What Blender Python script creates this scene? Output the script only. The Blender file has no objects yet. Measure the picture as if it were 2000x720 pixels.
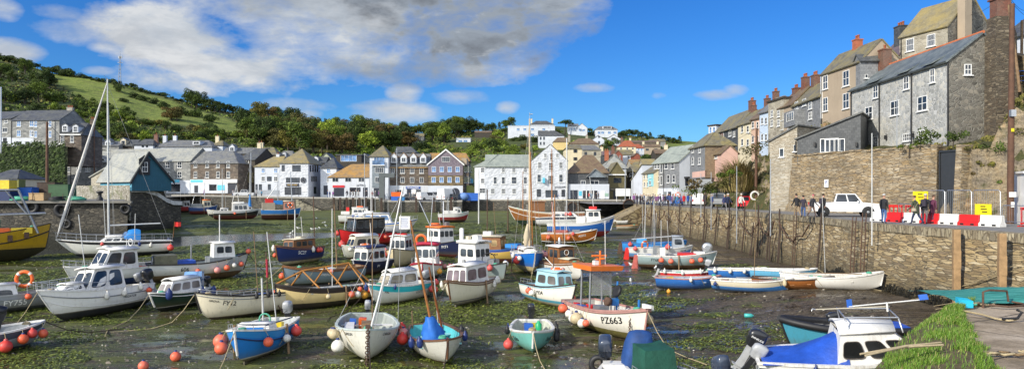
import bpy,bmesh,math,random
from mathutils import Vector,Matrix,noise as NZ
random.seed(7)
sc=bpy.context.scene
col=sc.collection
F=1350.0;HZ=378.0;EYE=1.8
R=math.radians
def clamp(x,a=0.0,b=1.0):return a if x<a else b if x>b else x
def smooth(x,a,b):
 t=clamp((x-a)/(b-a));return t*t*(3-2*t)
def lerp(a,b,t):return a+(b-a)*t
def interp(x,pts):
 if x<=pts[0][0]:return pts[0][1]
 for(a,u),(b,v)in zip(pts,pts[1:]):
  if x<=b:return u+(v-u)*(x-a)/(b-a)
 return pts[-1][1]
def P(px,py,Y):return Vector(((px-1000)/F*Y,Y,EYE-(py-HZ)/F*Y))
def depth_quay(py,z=0.0):return(EYE-z)*F/(py-HZ)
def fbm(x,y,z=0.0,o=4):
 return NZ.fractal(Vector((x,y,z)),1.0,2.0,o)
class MB:
 def __init__(s):s.v=[];s.f=[];s.m=[];s.sm=[]
 def add(s,vs,fs,mi=0,smooth=False):
  b=len(s.v);s.v+=[tuple(v)for v in vs]
  for f in fs:
   s.f.append([i+b for i in f]);s.m.append(mi);s.sm.append(smooth)
 def quad(s,a,b,c,d,mi=0):s.add([a,b,c,d],[(0,1,2,3)],mi)
 def poly(s,pts,mi=0):s.add(pts,[tuple(range(len(pts)))],mi)
 def box(s,c,size,mi=0,M=None):
  cx,cy,cz=c;a,b,h=size[0]/2,size[1]/2,size[2]/2
  vs=[Vector((cx+i*a,cy+j*b,cz+k*h))for k in(-1,1)for j in(-1,1)for i in(-1,1)]
  if M is not None:vs=[M@v for v in vs]
  s.add(vs,[(0,2,3,1),(4,5,7,6),(0,1,5,4),(2,6,7,3),(0,4,6,2),(1,3,7,5)],mi)
 def hexa(s,b4,t4,mi=0):
  s.add(list(b4)+list(t4),[(3,2,1,0),(4,5,6,7),(0,1,5,4),(1,2,6,5),(2,3,7,6),(3,0,4,7)],mi)
 def prism(s,pts,z0,z1,mi=0):
  n=len(pts)
  a=sum(pts[i][0]*pts[(i+1)%n][1]-pts[(i+1)%n][0]*pts[i][1]for i in range(n))
  if a<0:pts=pts[::-1]
  vs=[(p[0],p[1],z0)for p in pts]+[(p[0],p[1],z1)for p in pts]
  fs=[tuple(range(n-1,-1,-1)),tuple(range(n,2*n))]+[(i,(i+1)%n,n+(i+1)%n,n+i)for i in range(n)]
  s.add(vs,fs,mi)
 def tube(s,p0,p1,r0,r1=None,n=8,mi=0):s.path([p0,p1],[r0,r0 if r1 is None else r1],n,mi)
 def path(s,pts,r,n=6,mi=0,closed=False,caps=True):
  pts=[Vector(p)for p in pts];k=len(pts)
  if not isinstance(r,(list,tuple)):r=[r]*k
  vs=[];up0=None
  for i,p in enumerate(pts):
   if closed:d=pts[(i+1)%k]-pts[i-1]
   else:d=pts[min(i+1,k-1)]-pts[max(i-1,0)]
   if d.length<1e-9:d=Vector((0,0,1))
   d.normalize()
   if up0 is None:
    up0=Vector((0,0,1))if abs(d.z)<.9 else Vector((1,0,0))
   a=up0-d*up0.dot(d)
   if a.length<1e-4:a=d.orthogonal()
   a.normalize();up0=a;b=d.cross(a)
   for j in range(n):
    t=2*math.pi*j/n
    vs.append(p+a*(math.cos(t)*r[i])+b*(math.sin(t)*r[i]))
  fs=[]
  for i in range(k if closed else k-1):
   for j in range(n):
    q=(i+1)%k
    fs.append((i*n+j,i*n+(j+1)%n,q*n+(j+1)%n,q*n+j))
  s.add(vs,fs,mi,True)
  if caps and not closed:
   s.add(vs[:n],[tuple(range(n-1,-1,-1))],mi);s.add(vs[-n:],[tuple(range(n))],mi)
 def sphere(s,c,r,mi=0,n=12,m=8,sc=(1,1,1)):
  c=Vector(c);vs=[c+Vector((0,0,-r*sc[2]))]
  for i in range(1,m):
   a=math.pi*i/m-math.pi/2
   for j in range(n):
    t=2*math.pi*j/n
    vs.append(c+Vector((math.cos(a)*math.cos(t)*r*sc[0],math.cos(a)*math.sin(t)*r*sc[1],math.sin(a)*r*sc[2])))
  vs.append(c+Vector((0,0,r*sc[2])));fs=[]
  for j in range(n):fs.append((0,1+(j+1)%n,1+j))
  for i in range(m-2):
   for j in range(n):
    a=1+i*n;fs.append((a+j,a+(j+1)%n,a+n+(j+1)%n,a+n+j))
  L=1+(m-2)*n
  for j in range(n):fs.append((L+j,L+(j+1)%n,len(vs)-1))
  s.add(vs,fs,mi,True)
 def lathe(s,prof,n=12,mi=0,M=None):
  vs=[];k=len(prof)
  for r,z in prof:
   for j in range(n):
    t=2*math.pi*j/n;v=Vector((r*math.cos(t),r*math.sin(t),z));vs.append(M@v if M is not None else v)
  fs=[(i*n+j,i*n+(j+1)%n,(i+1)*n+(j+1)%n,(i+1)*n+j)for i in range(k-1)for j in range(n)]
  s.add(vs,fs,mi,True)
  s.add(vs[:n],[tuple(range(n-1,-1,-1))],mi);s.add(vs[-n:],[tuple(range(n))],mi)
 def torus(s,c,Rr,r,ax='z',n=20,m=8,mi=0,rot=None):
  pts=[]
  for i in range(n):
   t=2*math.pi*i/n;a,b=Rr*math.cos(t),Rr*math.sin(t)
   v=Vector((a,b,0)if ax=='z' else(a,0,b)if ax=='y' else(0,a,b))
   if rot is not None:v=rot@v
   pts.append(Vector(c)+v)
  s.path(pts,r,m,mi,closed=True)
 def build(s,name,mats,parent=None,attr=None,bevel=0):
  me=bpy.data.meshes.new(name);me.from_pydata(s.v,[],s.f)
  if not isinstance(mats,(list,tuple)):mats=[mats]
  for m in mats:me.materials.append(m)
  if len(mats)>1:me.polygons.foreach_set('material_index',s.m)
  me.polygons.foreach_set('use_smooth',s.sm)
  if attr is not None:
   for an,vals in attr.items():
    A=me.attributes.new(an,'FLOAT','POINT');A.data.foreach_set('value',vals)
  me.update()
  return link(name,me,parent)
def link(name,data,parent=None):
 o=bpy.data.objects.new(name,data);col.objects.link(o)
 if parent is not None:o.parent=parent
 return o
def empty(name,loc,rz=0.0,parent=None,rot=None):
 o=bpy.data.objects.new(name,None);col.objects.link(o);o.location=loc
 o.rotation_euler=rot if rot is not None else(0,0,rz);o.empty_display_size=.2
 if parent is not None:o.parent=parent
 return o
def tag(o,label=None,cat=None,group=None,kind=None):
 if label:o['label']=label
 if cat:o['category']=cat
 if group:o['group']=group
 if kind:o['kind']=kind
 return o
def copy_tree(o,parent=None):
 c=o.copy();col.objects.link(c)
 if parent is not None:c.parent=parent
 for ch in list(o.children):copy_tree(ch,c)
 return c
_tc={}
def text_mesh(txt,size):
 cu=bpy.data.curves.new('t','FONT');cu.body=txt;cu.size=size;cu.align_x='CENTER';cu.align_y='CENTER';cu.resolution_u=3;cu.offset=size*.012
 ob=bpy.data.objects.new('t',cu);col.objects.link(ob)
 dg=bpy.context.evaluated_depsgraph_get()
 me=bpy.data.meshes.new_from_object(ob.evaluated_get(dg))
 V=[tuple(v.co)for v in me.vertices];Fs=[tuple(p.vertices)for p in me.polygons]
 bpy.data.objects.remove(ob);bpy.data.curves.remove(cu);bpy.data.meshes.remove(me)
 return V,Fs
class NT:
 def __init__(s,name):
  s.mat=bpy.data.materials.new(name);s.mat.use_nodes=True;s.t=s.mat.node_tree
  s.b=s.t.nodes['Principled BSDF'];s.tc=s.n('TexCoord')
 def n(s,typ,**kw):
  x=s.t.nodes.new('ShaderNode'+typ)
  for k,v in kw.items():setattr(x,k,v)
  return x
 def l(s,a,b):s.t.links.new(a,b)
 def val(s,sock,v):
  if hasattr(v,'is_output'):s.l(v,sock)
  elif v is not None:sock.default_value=v
 def math(s,op,a,b=None,c=None,cl=False):
  x=s.n('Math',operation=op,use_clamp=cl)
  for i,v in enumerate((a,b,c)):
   if v is not None:s.val(x.inputs[i],v)
  return x.outputs[0]
 def mix(s,f,a,b,bt='MIX'):
  x=s.n('Mix',data_type='RGBA',blend_type=bt)
  s.val(x.inputs[0],f)
  for i,v in((6,a),(7,b)):
   if isinstance(v,(tuple,list))and len(v)==3:v=(*v,1)
   s.val(x.inputs[i],v)
  return x.outputs[2]
 def ramp(s,fac,stops,interp='LINEAR'):
  x=s.n('ValToRGB');x.color_ramp.interpolation=interp;e=x.color_ramp.elements
  while len(e)<len(stops):e.new(.5)
  for i,(p,c)in enumerate(stops):
   e[i].position=p;e[i].color=(*c,1)if isinstance(c,(tuple,list))else(c,c,c,1)
  s.val(x.inputs[0],fac);return x.outputs[0]
 def map(s,vec,scale=(1,1,1),loc=(0,0,0),rot=(0,0,0)):
  x=s.n('Mapping');s.l(vec,x.inputs[0]);x.inputs[1].default_value=loc;x.inputs[2].default_value=rot;x.inputs[3].default_value=scale
  return x.outputs[0]
 def noise(s,vec,scale=5,det=3,rough=.5,dist=0):
  x=s.n('TexNoise');s.l(vec,x.inputs['Vector']);x.inputs['Scale'].default_value=scale;x.inputs['Detail'].default_value=det
  x.inputs['Roughness'].default_value=rough;x.inputs['Distortion'].default_value=dist
  return x.outputs[0]
 def vor(s,vec,scale=5,feature='F1',out=0,rnd=1):
  x=s.n('TexVoronoi',feature=feature);s.l(vec,x.inputs['Vector']);x.inputs['Scale'].default_value=scale
  x.inputs['Randomness'].default_value=rnd
  return x.outputs[out]
 def sep(s,vec):
  x=s.n('SeparateXYZ');s.l(vec,x.inputs[0]);return x.outputs
 def comb(s,x_,y_,z_):
  x=s.n('CombineXYZ')
  for i,v in enumerate((x_,y_,z_)):s.val(x.inputs[i],v)
  return x.outputs[0]
 def obj(s):return s.tc.outputs['Object']
 def wpos(s):return s.n('NewGeometry').outputs['Position']
 def wall(s):
  o=s.sep(s.obj());nn=s.sep(s.tc.outputs['Normal'])
  c=s.math('GREATER_THAN',s.math('ABSOLUTE',nn[0]),s.math('ABSOLUTE',nn[1]))
  u=s.math('ADD',s.math('MULTIPLY',c,o[1]),s.math('MULTIPLY',s.math('SUBTRACT',1.0,c),o[0]))
  return s.comb(u,o[2],0.0)
 def bump(s,h,strength=.3,dist=.02):
  x=s.n('Bump');s.val(x.inputs['Height'],h);x.inputs['Strength'].default_value=strength;x.inputs['Distance'].default_value=dist
  s.l(x.outputs[0],s.b.inputs['Normal'])
 def color(s,c):s.val(s.b.inputs['Base Color'],c if hasattr(c,'is_output')else(*c,1))
 def set(s,**kw):
  for k,v in kw.items():s.val(s.b.inputs[k.replace('_',' ')],v)
  return s.mat
_mc={}
def pm(name,c,rough=.6,var=.18,scale=3.0,bump=0.0,metallic=0.0,coat=0.0,dirt=None,spec=None,rnd=0.0):
 if name in _mc:return _mc[name]
 N=NT(name);v=N.obj()
 n1=N.noise(v,scale,4,.6)
 f=N.ramp(n1,[(.3,1-var),(.7,1+var*.6)])
 cc=N.mix(1.0,c,f,'MULTIPLY')
 if dirt:
  d=N.noise(N.map(v,(1.3,1.3,.35)),scale*1.7,5,.7)
  cc=N.mix(N.ramp(d,[(.48,0.0),(.72,.75)]),cc,dirt)
 if rnd:
  oi=N.n('ObjectInfo').outputs['Random']
  cc=N.mix(1.0,cc,N.ramp(oi,[(0,1-rnd),(1,1+rnd)]),'MULTIPLY')
 N.color(cc);N.set(Roughness=rough,Metallic=metallic)
 if spec is not None:N.set(Specular_IOR_Level=spec)
 if coat:N.set(Coat_Weight=coat)
 if bump:N.bump(N.noise(v,scale*6,4,.6),bump,.02)
 _mc[name]=N.mat;return N.mat
def stone(name,cols,sx=2.2,sz=5.5,mortar=(.3,.28,.24),mw=.05,bump=.5,tint=None,tide=None,painted=None):
 """coursed rubble: stretched cells with mortar joints"""
 if name in _mc:return _mc[name]
 N=NT(name);w=N.wall()
 wob=N.mix(.06,w,N.n('TexNoise').outputs['Color'])
 jn=N.n('TexNoise');N.l(w,jn.inputs['Vector']);jn.inputs['Scale'].default_value=1.7
 wv=N.mix(.12,w,jn.outputs['Color'])
 vec=N.map(wv,(sx,sz,1))
 cellc=N.vor(vec,1.0,'F1',1,.9);edge=N.vor(vec,1.0,'DISTANCE_TO_EDGE',0,.9)
 r=N.sep(cellc)[0];k=len(cols)
 cc=N.ramp(r,[((i+.5)/k,c)for i,c in enumerate(cols)])
 big=N.noise(N.obj(),.35,4,.6)
 cc=N.mix(1.0,cc,N.ramp(big,[(.3,.72),(.7,1.2)]),'MULTIPLY')
 fine=N.noise(N.obj(),14,3,.6)
 cc=N.mix(1.0,cc,N.ramp(fine,[(.25,.8),(.75,1.15)]),'MULTIPLY')
 e=N.ramp(edge,[(mw*.5,0.0),(mw*1.6,1.0)])
 cc=N.mix(e,mortar,cc)
 if tint:cc=N.mix(N.ramp(N.noise(N.obj(),.8,4,.6),[(.52,0.0),(.66,.6)]),cc,tint)
 if tide:
  z=N.sep(N.wpos())[2]
  zz=N.math('ADD',z,N.math('MULTIPLY',N.noise(N.wpos(),.5,4,.7),1.6))
  for z0,z1,c2,am in tide:
   mr=N.n('MapRange');N.l(zz,mr.inputs[0]);mr.inputs[1].default_value=z0;mr.inputs[2].default_value=z1;mr.inputs[3].default_value=am;mr.inputs[4].default_value=0
   cc=N.mix(mr.outputs[0],cc,c2)
 N.color(cc);N.set(Roughness=.85)
 h=N.math('ADD',e,N.math('MULTIPLY',fine,.5));N.bump(h,bump,.05)
 _mc[name]=N.mat;return N.mat
def slate(name,cols,lichen=None,la=.6,sx=2.5,sz=4.0,rough=.55,lscale=.7):
 if name in _mc:return _mc[name]
 N=NT(name);w=N.wall()
 br=N.n('TexBrick');N.l(N.map(w,(sx,sz,1)),br.inputs['Vector'])
 br.inputs['Color1'].default_value=(.2,.2,.2,1);br.inputs['Color2'].default_value=(1,1,1,1);br.inputs['Mortar'].default_value=(.0,.0,.0,1)
 br.inputs['Scale'].default_value=1;br.inputs['Mortar Size'].default_value=.035;br.inputs['Brick Width'].default_value=1;br.inputs['Row Height'].default_value=1
 bw=N.sep(br.outputs['Color'])[0]
 cc=N.ramp(N.math('ADD',N.math('MULTIPLY',bw,.6),N.math('MULTIPLY',N.noise(N.obj(),.6,4,.65),.4)),[(.05,tuple(x*.45 for x in cols[0])),(.25,cols[0]),(.85,cols[1])])
 if lichen:
  ln=N.noise(N.obj(),lscale,5,.7)
  cc=N.mix(N.ramp(ln,[(.40,0.0),(.62,la)]),cc,lichen)
 fine=N.noise(N.obj(),9,3,.6)
 cc=N.mix(1.0,cc,N.ramp(fine,[(.25,.75),(.75,1.2)]),'MULTIPLY')
 N.color(cc);N.set(Roughness=rough);N.bump(N.math('ADD',bw,fine),.25,.03)
 _mc[name]=N.mat;return N.mat
def render_mat(name,c,dirt=(.25,.22,.18),da=.35,bump=.15,rough=.8,rubble=0):
 if name in _mc:return _mc[name]
 N=NT(name);o=N.obj()
 d=N.noise(N.map(o,(1.2,1.2,.3)),1.3,5,.7)
 cc=N.mix(N.ramp(d,[(.5,0.0),(.78,da)]),c,dirt)
 cc=N.mix(1.0,cc,N.ramp(N.noise(o,.5,3,.5),[(.3,.9),(.7,1.05)]),'MULTIPLY')
 N.color(cc);N.set(Roughness=rough)
 if rubble:N.bump(N.vor(N.map(N.wall(),(1.6,2.4,1)),1.0,'F1',0),rubble,.12)
 else:N.bump(N.noise(o,6,4,.6),bump,.02)
 _mc[name]=N.mat;return N.mat
def glass(name='window_glass',c=(.012,.016,.022),rough=.05):
 if name in _mc:return _mc[name]
 N=NT(name);oi=N.n('ObjectInfo').outputs['Random']
 n=N.noise(N.obj(),.8,2,.5)
 N.color(N.mix(N.ramp(n,[(.35,0.0),(.65,1.0)]),c,tuple(x*3.2+.012 for x in c)));N.set(Roughness=rough,Specular_IOR_Level=.6)
 N.bump(N.noise(N.obj(),.9,2),.06,.05)
 _mc[name]=N.mat;return N.mat
M_white=pm('white_paint',(.78,.77,.74),.45,.06,2,dirt=(.55,.52,.46))
M_frame=pm('white_window_paint',(.8,.8,.78),.45,.05)
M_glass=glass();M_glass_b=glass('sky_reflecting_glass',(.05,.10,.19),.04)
M_black=pm('black_rubber',(.018,.018,.02),.55,.3,6)
M_iron=pm('rusty_iron',(.10,.055,.035),.8,.4,6,bump=.3)
M_grey=pm('grey_metal',(.32,.33,.34),.4,.15,4,metallic=.6)
M_steel=pm('galvanised_steel',(.55,.56,.57),.35,.1,4,metallic=.8)
M_alu=pm('pale_aluminium',(.62,.62,.60),.4,.1,4,metallic=.3)
M_rope=pm('weathered_rope',(.42,.34,.20),.9,.3,20)
M_gropee=pm('green_rope',(.10,.42,.28),.8,.3,20)
M_wood=pm('varnished_wood',(.33,.13,.035),.35,.3,5,coat=.3)
M_oldwood=pm('weathered_timber',(.24,.155,.085),.85,.35,4,bump=.4)
M_darkwood=pm('dark_timber',(.055,.035,.025),.8,.35,4,bump=.4)
M_pole=pm('creosoted_pole',(.12,.06,.035),.8,.3,3,bump=.3)
M_red=pm('red_plastic',(.62,.025,.02),.4,.1);M_orange=pm('orange_plastic',(.80,.14,.02),.45,.12,5)
M_yellow=pm('yellow_plastic',(.72,.52,.03),.45,.15);M_blue=pm('blue_plastic',(.03,.13,.52),.45,.15)
cam=bpy.data.cameras.new('camera');camo=bpy.data.objects.new('camera',cam);col.objects.link(camo)
camo.location=(0,0,EYE);camo.rotation_euler=(R(90),0,0)
cam.sensor_width=36;cam.lens=36*F/2000;cam.shift_y=18/2000;cam.clip_end=6000;cam.clip_start=.1
sc.camera=camo
sc.view_settings.view_transform='Standard';sc.view_settings.look='None';sc.view_settings.exposure=0
SUN=Vector((-.70,-.55,.50)).normalized()
sl=bpy.data.lights.new('sun','SUN');sl.energy=5.0;sl.angle=R(.5);sl.color=(1.0,.93,.80)
so=bpy.data.objects.new('sun',sl);col.objects.link(so);so.rotation_euler=SUN.to_track_quat('Z','Y').to_euler();so.location=(-60,-30,60)
W=bpy.data.worlds.new('World');sc.world=W;W.use_nodes=True
def build_world():
 t=W.node_tree;t.nodes.clear()
 N=NT.__new__(NT);N.t=t;N.mat=None
 N.tc=N.n('TexCoord');g=N.tc.outputs['Generated']
 sky=N.n('TexSky',sky_type='NISHITA');sky.sun_disc=False
 sky.sun_elevation=math.asin(SUN.z);sky.sun_rotation=math.atan2(SUN.x,SUN.y);sky.altitude=10;sky.air_density=1.0;sky.dust_density=.4;sky.ozone_density=2.0
 xyz=N.sep(g)
 az=N.math('ARCTAN2',xyz[0],xyz[1]);el=N.math('ARCSINE',xyz[2])
 hs=N.n('HueSaturation');N.l(sky.outputs[0],hs.inputs['Color']);hs.inputs['Saturation'].default_value=1.35;hs.inputs['Value'].default_value=1.0
 skyc=N.mix(1.0,hs.outputs[0],(.31,.60,.98),'MULTIPLY')
 sky_s=N.n('Background');N.l(skyc,sky_s.inputs[0]);sky_s.inputs[1].default_value=.145
 v2=N.comb(az,N.math('MULTIPLY',el,1.9),0.0)
 warp=N.n('TexNoise');N.l(v2,warp.inputs['Vector']);warp.inputs['Scale'].default_value=5;warp.inputs['Detail'].default_value=3
 big=N.noise(v2,5.0,7,.58,.3);fine=N.noise(N.map(v2,(1,1,1),(3.1,1.7,.4)),16.0,6,.62,.2)
 dens=None;shade=None
 def ell(px,py,rx,ry,amp=1.0,pw=1.0):
  a=math.atan((px-1000)/F);e=math.atan((HZ-py)/F*math.cos(a))
  dx=N.math('DIVIDE',N.math('SUBTRACT',az,a),rx/F*math.cos(a)**2)
  dy=N.math('DIVIDE',N.math('SUBTRACT',el,e),ry/F*math.cos(a))
  d2=N.math('ADD',N.math('MULTIPLY',dx,dx),N.math('MULTIPLY',dy,dy))
  return N.math('MULTIPLY',N.math('SUBTRACT',1.0,d2),amp)
 def union(L):
  o=None
  for e in L:
   q=ell(*e);o=q if o is None else N.math('MAXIMUM',o,q)
  return o
 main=union([(640,20,420,120),(480,130,210,55,.9),(340,60,200,70),(700,120,260,60),(930,50,230,110),(1080,10,130,90),(840,130,240,45,.9),(320,160,130,28,.7),(650,-150,800,140)])
 small=union([(775,218,95,28),(790,180,42,30),(900,190,75,16,.6),(990,210,26,14,.8),(735,210,60,18,.7),(20,98,70,26),(0,15,50,26,.7),(150,60,90,26,.45),(120,25,60,18,.4),(300,165,80,22,.55),(560,205,90,14,.4),(212,92,42,14,.65),(1160,172,46,11,.65),(1290,186,24,11,.6),(1400,186,62,13,.7),(1435,178,30,14,.7),(200,140,40,9,.4),(600,222,30,12,.5),(-300,60,200,50),(2600,100,300,60)])
 nz=N.math('ADD',N.math('MULTIPLY',N.math('SUBTRACT',big,.5),3.2),N.math('MULTIPLY',N.math('SUBTRACT',fine,.5),1.5))
 dm=N.math('ADD',N.math('SUBTRACT',main,.12),nz)
 dsm=N.math('ADD',N.math('MULTIPLY',small,.9),N.math('MULTIPLY',nz,.7))
 a_m=N.ramp(dm,[(-.05,0.0),(.15,.2),(.8,1.0)]);a_s=N.ramp(dsm,[(.0,0.0),(.2,.2),(.85,.92)])
 alpha=N.math('MAXIMUM',N.sep(a_m)[0],N.sep(a_s)[0])
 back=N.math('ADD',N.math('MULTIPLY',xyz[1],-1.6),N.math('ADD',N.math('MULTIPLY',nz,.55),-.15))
 alpha=N.math('MAXIMUM',alpha,N.sep(N.ramp(back,[(0,0.0),(.6,.9)]))[0])  # unseen cloud cover behind the camera, added as fill light
 grey=union([(980,60,330,110),(720,-10,330,70,.8),(560,40,160,40,.35),(820,140,200,36,.55)])
 gz=N.math('ADD',N.math('ADD',grey,N.math('MULTIPLY',N.math('SUBTRACT',N.noise(N.map(v2,(1,1.5,1),(.9,.3,0)),7.0,6,.6),.5),2.4)),N.math('MULTIPLY',N.math('SUBTRACT',fine,.5),.6))
 gm=N.sep(N.ramp(gz,[(-.25,0.0),(.75,1.0)]))[0]
 cc=N.mix(gm,(.80,.82,.845),(.21,.235,.275))
 mid=N.noise(N.map(v2,(1,1.3,1),(7,2,0)),11.0,7,.62,.4)
 cc=N.mix(N.ramp(mid,[(.44,.0),(.64,.75)]),cc,N.mix(gm,(.50,.54,.60),(.19,.21,.245)))
 cc=N.mix(N.ramp(mid,[(.28,.6),(.42,0.0)]),cc,(.88,.88,.88))
 cc=N.mix(N.ramp(nz,[(.0,.5),(.5,0.0)]),cc,(.50,.58,.68))
 cb=N.n('Background');N.l(cc,cb.inputs[0]);N.l(N.math('ADD',.92,N.math('MULTIPLY',N.math('SUBTRACT',.05,xyz[1],cl=True),1.7)),cb.inputs[1])  # clouds glow stronger towards the back, for the added fill
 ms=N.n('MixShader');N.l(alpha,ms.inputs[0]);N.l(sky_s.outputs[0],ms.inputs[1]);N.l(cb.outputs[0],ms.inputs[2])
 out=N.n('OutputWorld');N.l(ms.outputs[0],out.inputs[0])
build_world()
def chan(X,Y):
 pts=[(-75,62),(-52,74),(-36,88),(-24,93),(-10,92),(2,96)]
 best=1e9;bt=0
 for i,((a,b),(c,d))in enumerate(zip(pts,pts[1:])):
  t=clamp(((X-a)*(c-a)+(Y-b)*(d-b))/((c-a)**2+(d-b)**2))
  q=math.hypot(X-a-t*(c-a),Y-b-t*(d-b))
  if q<best:best=q;bt=i+t
 w=interp(bt,[(0,11),(1,9),(2,8),(3,6),(4,3),(5,.5)])
 return clamp(1-best/w)if best<w else 0.0
def mud0(X,Y):
 D=7-.0235*(Y-25)
 D-=.9*smooth(X,8,20)*(1-smooth(Y,40,68))*smooth(Y,25,34)
 return EYE-max(D,3.0)
def mud(X,Y):
 z=mud0(X,Y)-.5*math.sqrt(chan(X,Y))
 return z+.05*NZ.noise(Vector((X*.45,Y*.45,0)))*(1-smooth(Y,60,120))+.035*NZ.noise(Vector((X*1.4,Y*1.6,2)))*(1-smooth(Y,40,80))+.10*NZ.noise(Vector((X*.12,Y*.12,5)))
def G(px,py):
 Y=40.0
 for _ in range(60):
  X=(px-1000)/F*Y
  Y=.5*Y+.5*(EYE-mud(X,Y))*F/(py-HZ)
 return Vector(((px-1000)/F*Y,Y,mud((px-1000)/F*Y,Y)))
def build_mud():
 nt,ny=190,210
 t0,t1,Ya,Yb=-1.0,1.05,11.0,176.0
 vs=[];fs=[]
 for j in range(ny+1):
  Y=Ya*(Yb/Ya)**(j/ny)
  for i in range(nt+1):
   X=lerp(t0,t1,i/nt)*Y
   vs.append((X,Y,mud(X,Y)))
 for j in range(ny):
  for i in range(nt):
   a=j*(nt+1)+i
   if vs[a][0]>32:continue
   fs.append((a,a+1,a+nt+2,a+nt+1))
 N=NT('harbour_mud');w=N.wpos();xyz=N.sep(w)
 vec=N.comb(xyz[0],N.math('MULTIPLY',xyz[1],1.0),0.0)
 big=N.noise(N.map(vec,(.09,.15,1)),1.0,5,.6,.4)
 med=N.noise(N.map(vec,(.45,.8,1)),1.0,5,.65,.6)
 fine=N.noise(vec,5.0,5,.7)
 cc=N.ramp(fine,[(.30,(.022,.017,.011)),(.48,(.075,.057,.036)),(.68,(.20,.155,.10))])
 cc=N.mix(N.ramp(big,[(.40,0.0),(.65,.6)]),cc,(.07,.052,.03))
 right=N.math('MULTIPLY',N.math('SUBTRACT',xyz[0],0.0),.05,cl=True)
 gsel=N.math('SUBTRACT',N.math('ADD',N.math('MULTIPLY',med,.7),N.math('MULTIPLY',fine,.35)),N.math('MULTIPLY',right,.16))
 far=N.ramp(N.math('DIVIDE',xyz[1],150.0,cl=True),[(.25,0.0),(.7,.09)])
 cc=N.mix(N.ramp(N.math('ADD',gsel,far),[(.45,0.0),(.53,.9)]),cc,N.mix(N.noise(vec,11.0,3,.7),(.02,.025,.006),(.13,.155,.03)))
 cc=N.mix(N.ramp(N.math('ADD',gsel,far),[(.57,0.0),(.66,.75)]),cc,N.mix(N.noise(vec,9.0,3,.7),(.06,.07,.015),(.22,.26,.05)))
 specks=N.vor(vec,3.2,'F1',0);cc=N.mix(N.ramp(specks,[(.05,.55),(.10,0.0)]),cc,(.40,.34,.25))
 lng=N.noise(N.map(vec,(.5,3.2,1),rot=(0,0,.25)),1.0,4,.7,.8)
 cc=N.mix(N.ramp(lng,[(.56,0.0),(.62,.85)]),cc,(.012,.010,.006))
 N.color(cc)
 wet=N.noise(N.map(vec,(.16,.42,1),(3,9,0)),1.0,5,.6,.5)
 wr=N.ramp(N.math('ADD',N.math('MULTIPLY',wet,.8),N.math('MULTIPLY',fine,.2)),[(.44,.85),(.505,.30),(.56,.10)])
 dry=N.ramp(N.math('DIVIDE',xyz[1],150.0,cl=True),[(.5,0.0),(.8,.5)])
 N.set(Roughness=N.math('ADD',N.sep(wr)[0],N.sep(dry)[0],cl=True),Specular_IOR_Level=.5)
 bh=N.math('ADD',N.math('MULTIPLY',fine,.7),N.math('ADD',N.math('MULTIPLY',lng,.6),N.math('MULTIPLY',med,.8)))
 wetm=N.math('SUBTRACT',1.0,N.sep(N.ramp(N.math('ADD',N.math('MULTIPLY',wet,.8),N.math('MULTIPLY',fine,.2)),[(.48,0.0),(.55,.96)]))[0])
 N.bump(N.math('ADD',N.math('MULTIPLY',bh,wetm),N.math('MULTIPLY',N.noise(vec,14.0,4,.75),.05)),.9,.09)
 me=bpy.data.meshes.new('mud');me.from_pydata(vs,[],fs);me.materials.append(N.mat)
 me.polygons.foreach_set('use_smooth',[True]*len(fs))
 tag(link('mud_ground',me),kind='structure')
 B=MB();vs=[];fs=[]
 nx,nyy=60,30
 for j in range(nyy+1):
  for i in range(nx+1):
   X=lerp(-90,8,i/nx);Y=lerp(50,104,j/nyy);vs.append((X,Y,mud0(X,Y)-.17))
 for j in range(nyy):
  for i in range(nx):
   a=j*(nx+1)+i;fs.append((a,a+1,a+nx+2,a+nx+1))
 B.add(vs,fs,0,True)
 N=NT('stream_water');N.color((.045,.05,.05));N.set(Roughness=.07,Specular_IOR_Level=.6)
 N.bump(N.noise(N.map(N.wpos(),(.5,1.6,1)),1.2,4,.6),.35,.12)
 tag(B.build('water',N.mat),kind='structure')
build_mud()
def weed_mask(X,Y):
 a=NZ.fractal(Vector((X*.10,Y*.16,1.3)),1,2,3)+.55*NZ.fractal(Vector((X*.4,Y*.75,4.1)),1,2,3)
 return a-.6*smooth(X,5,16)+.20
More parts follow.
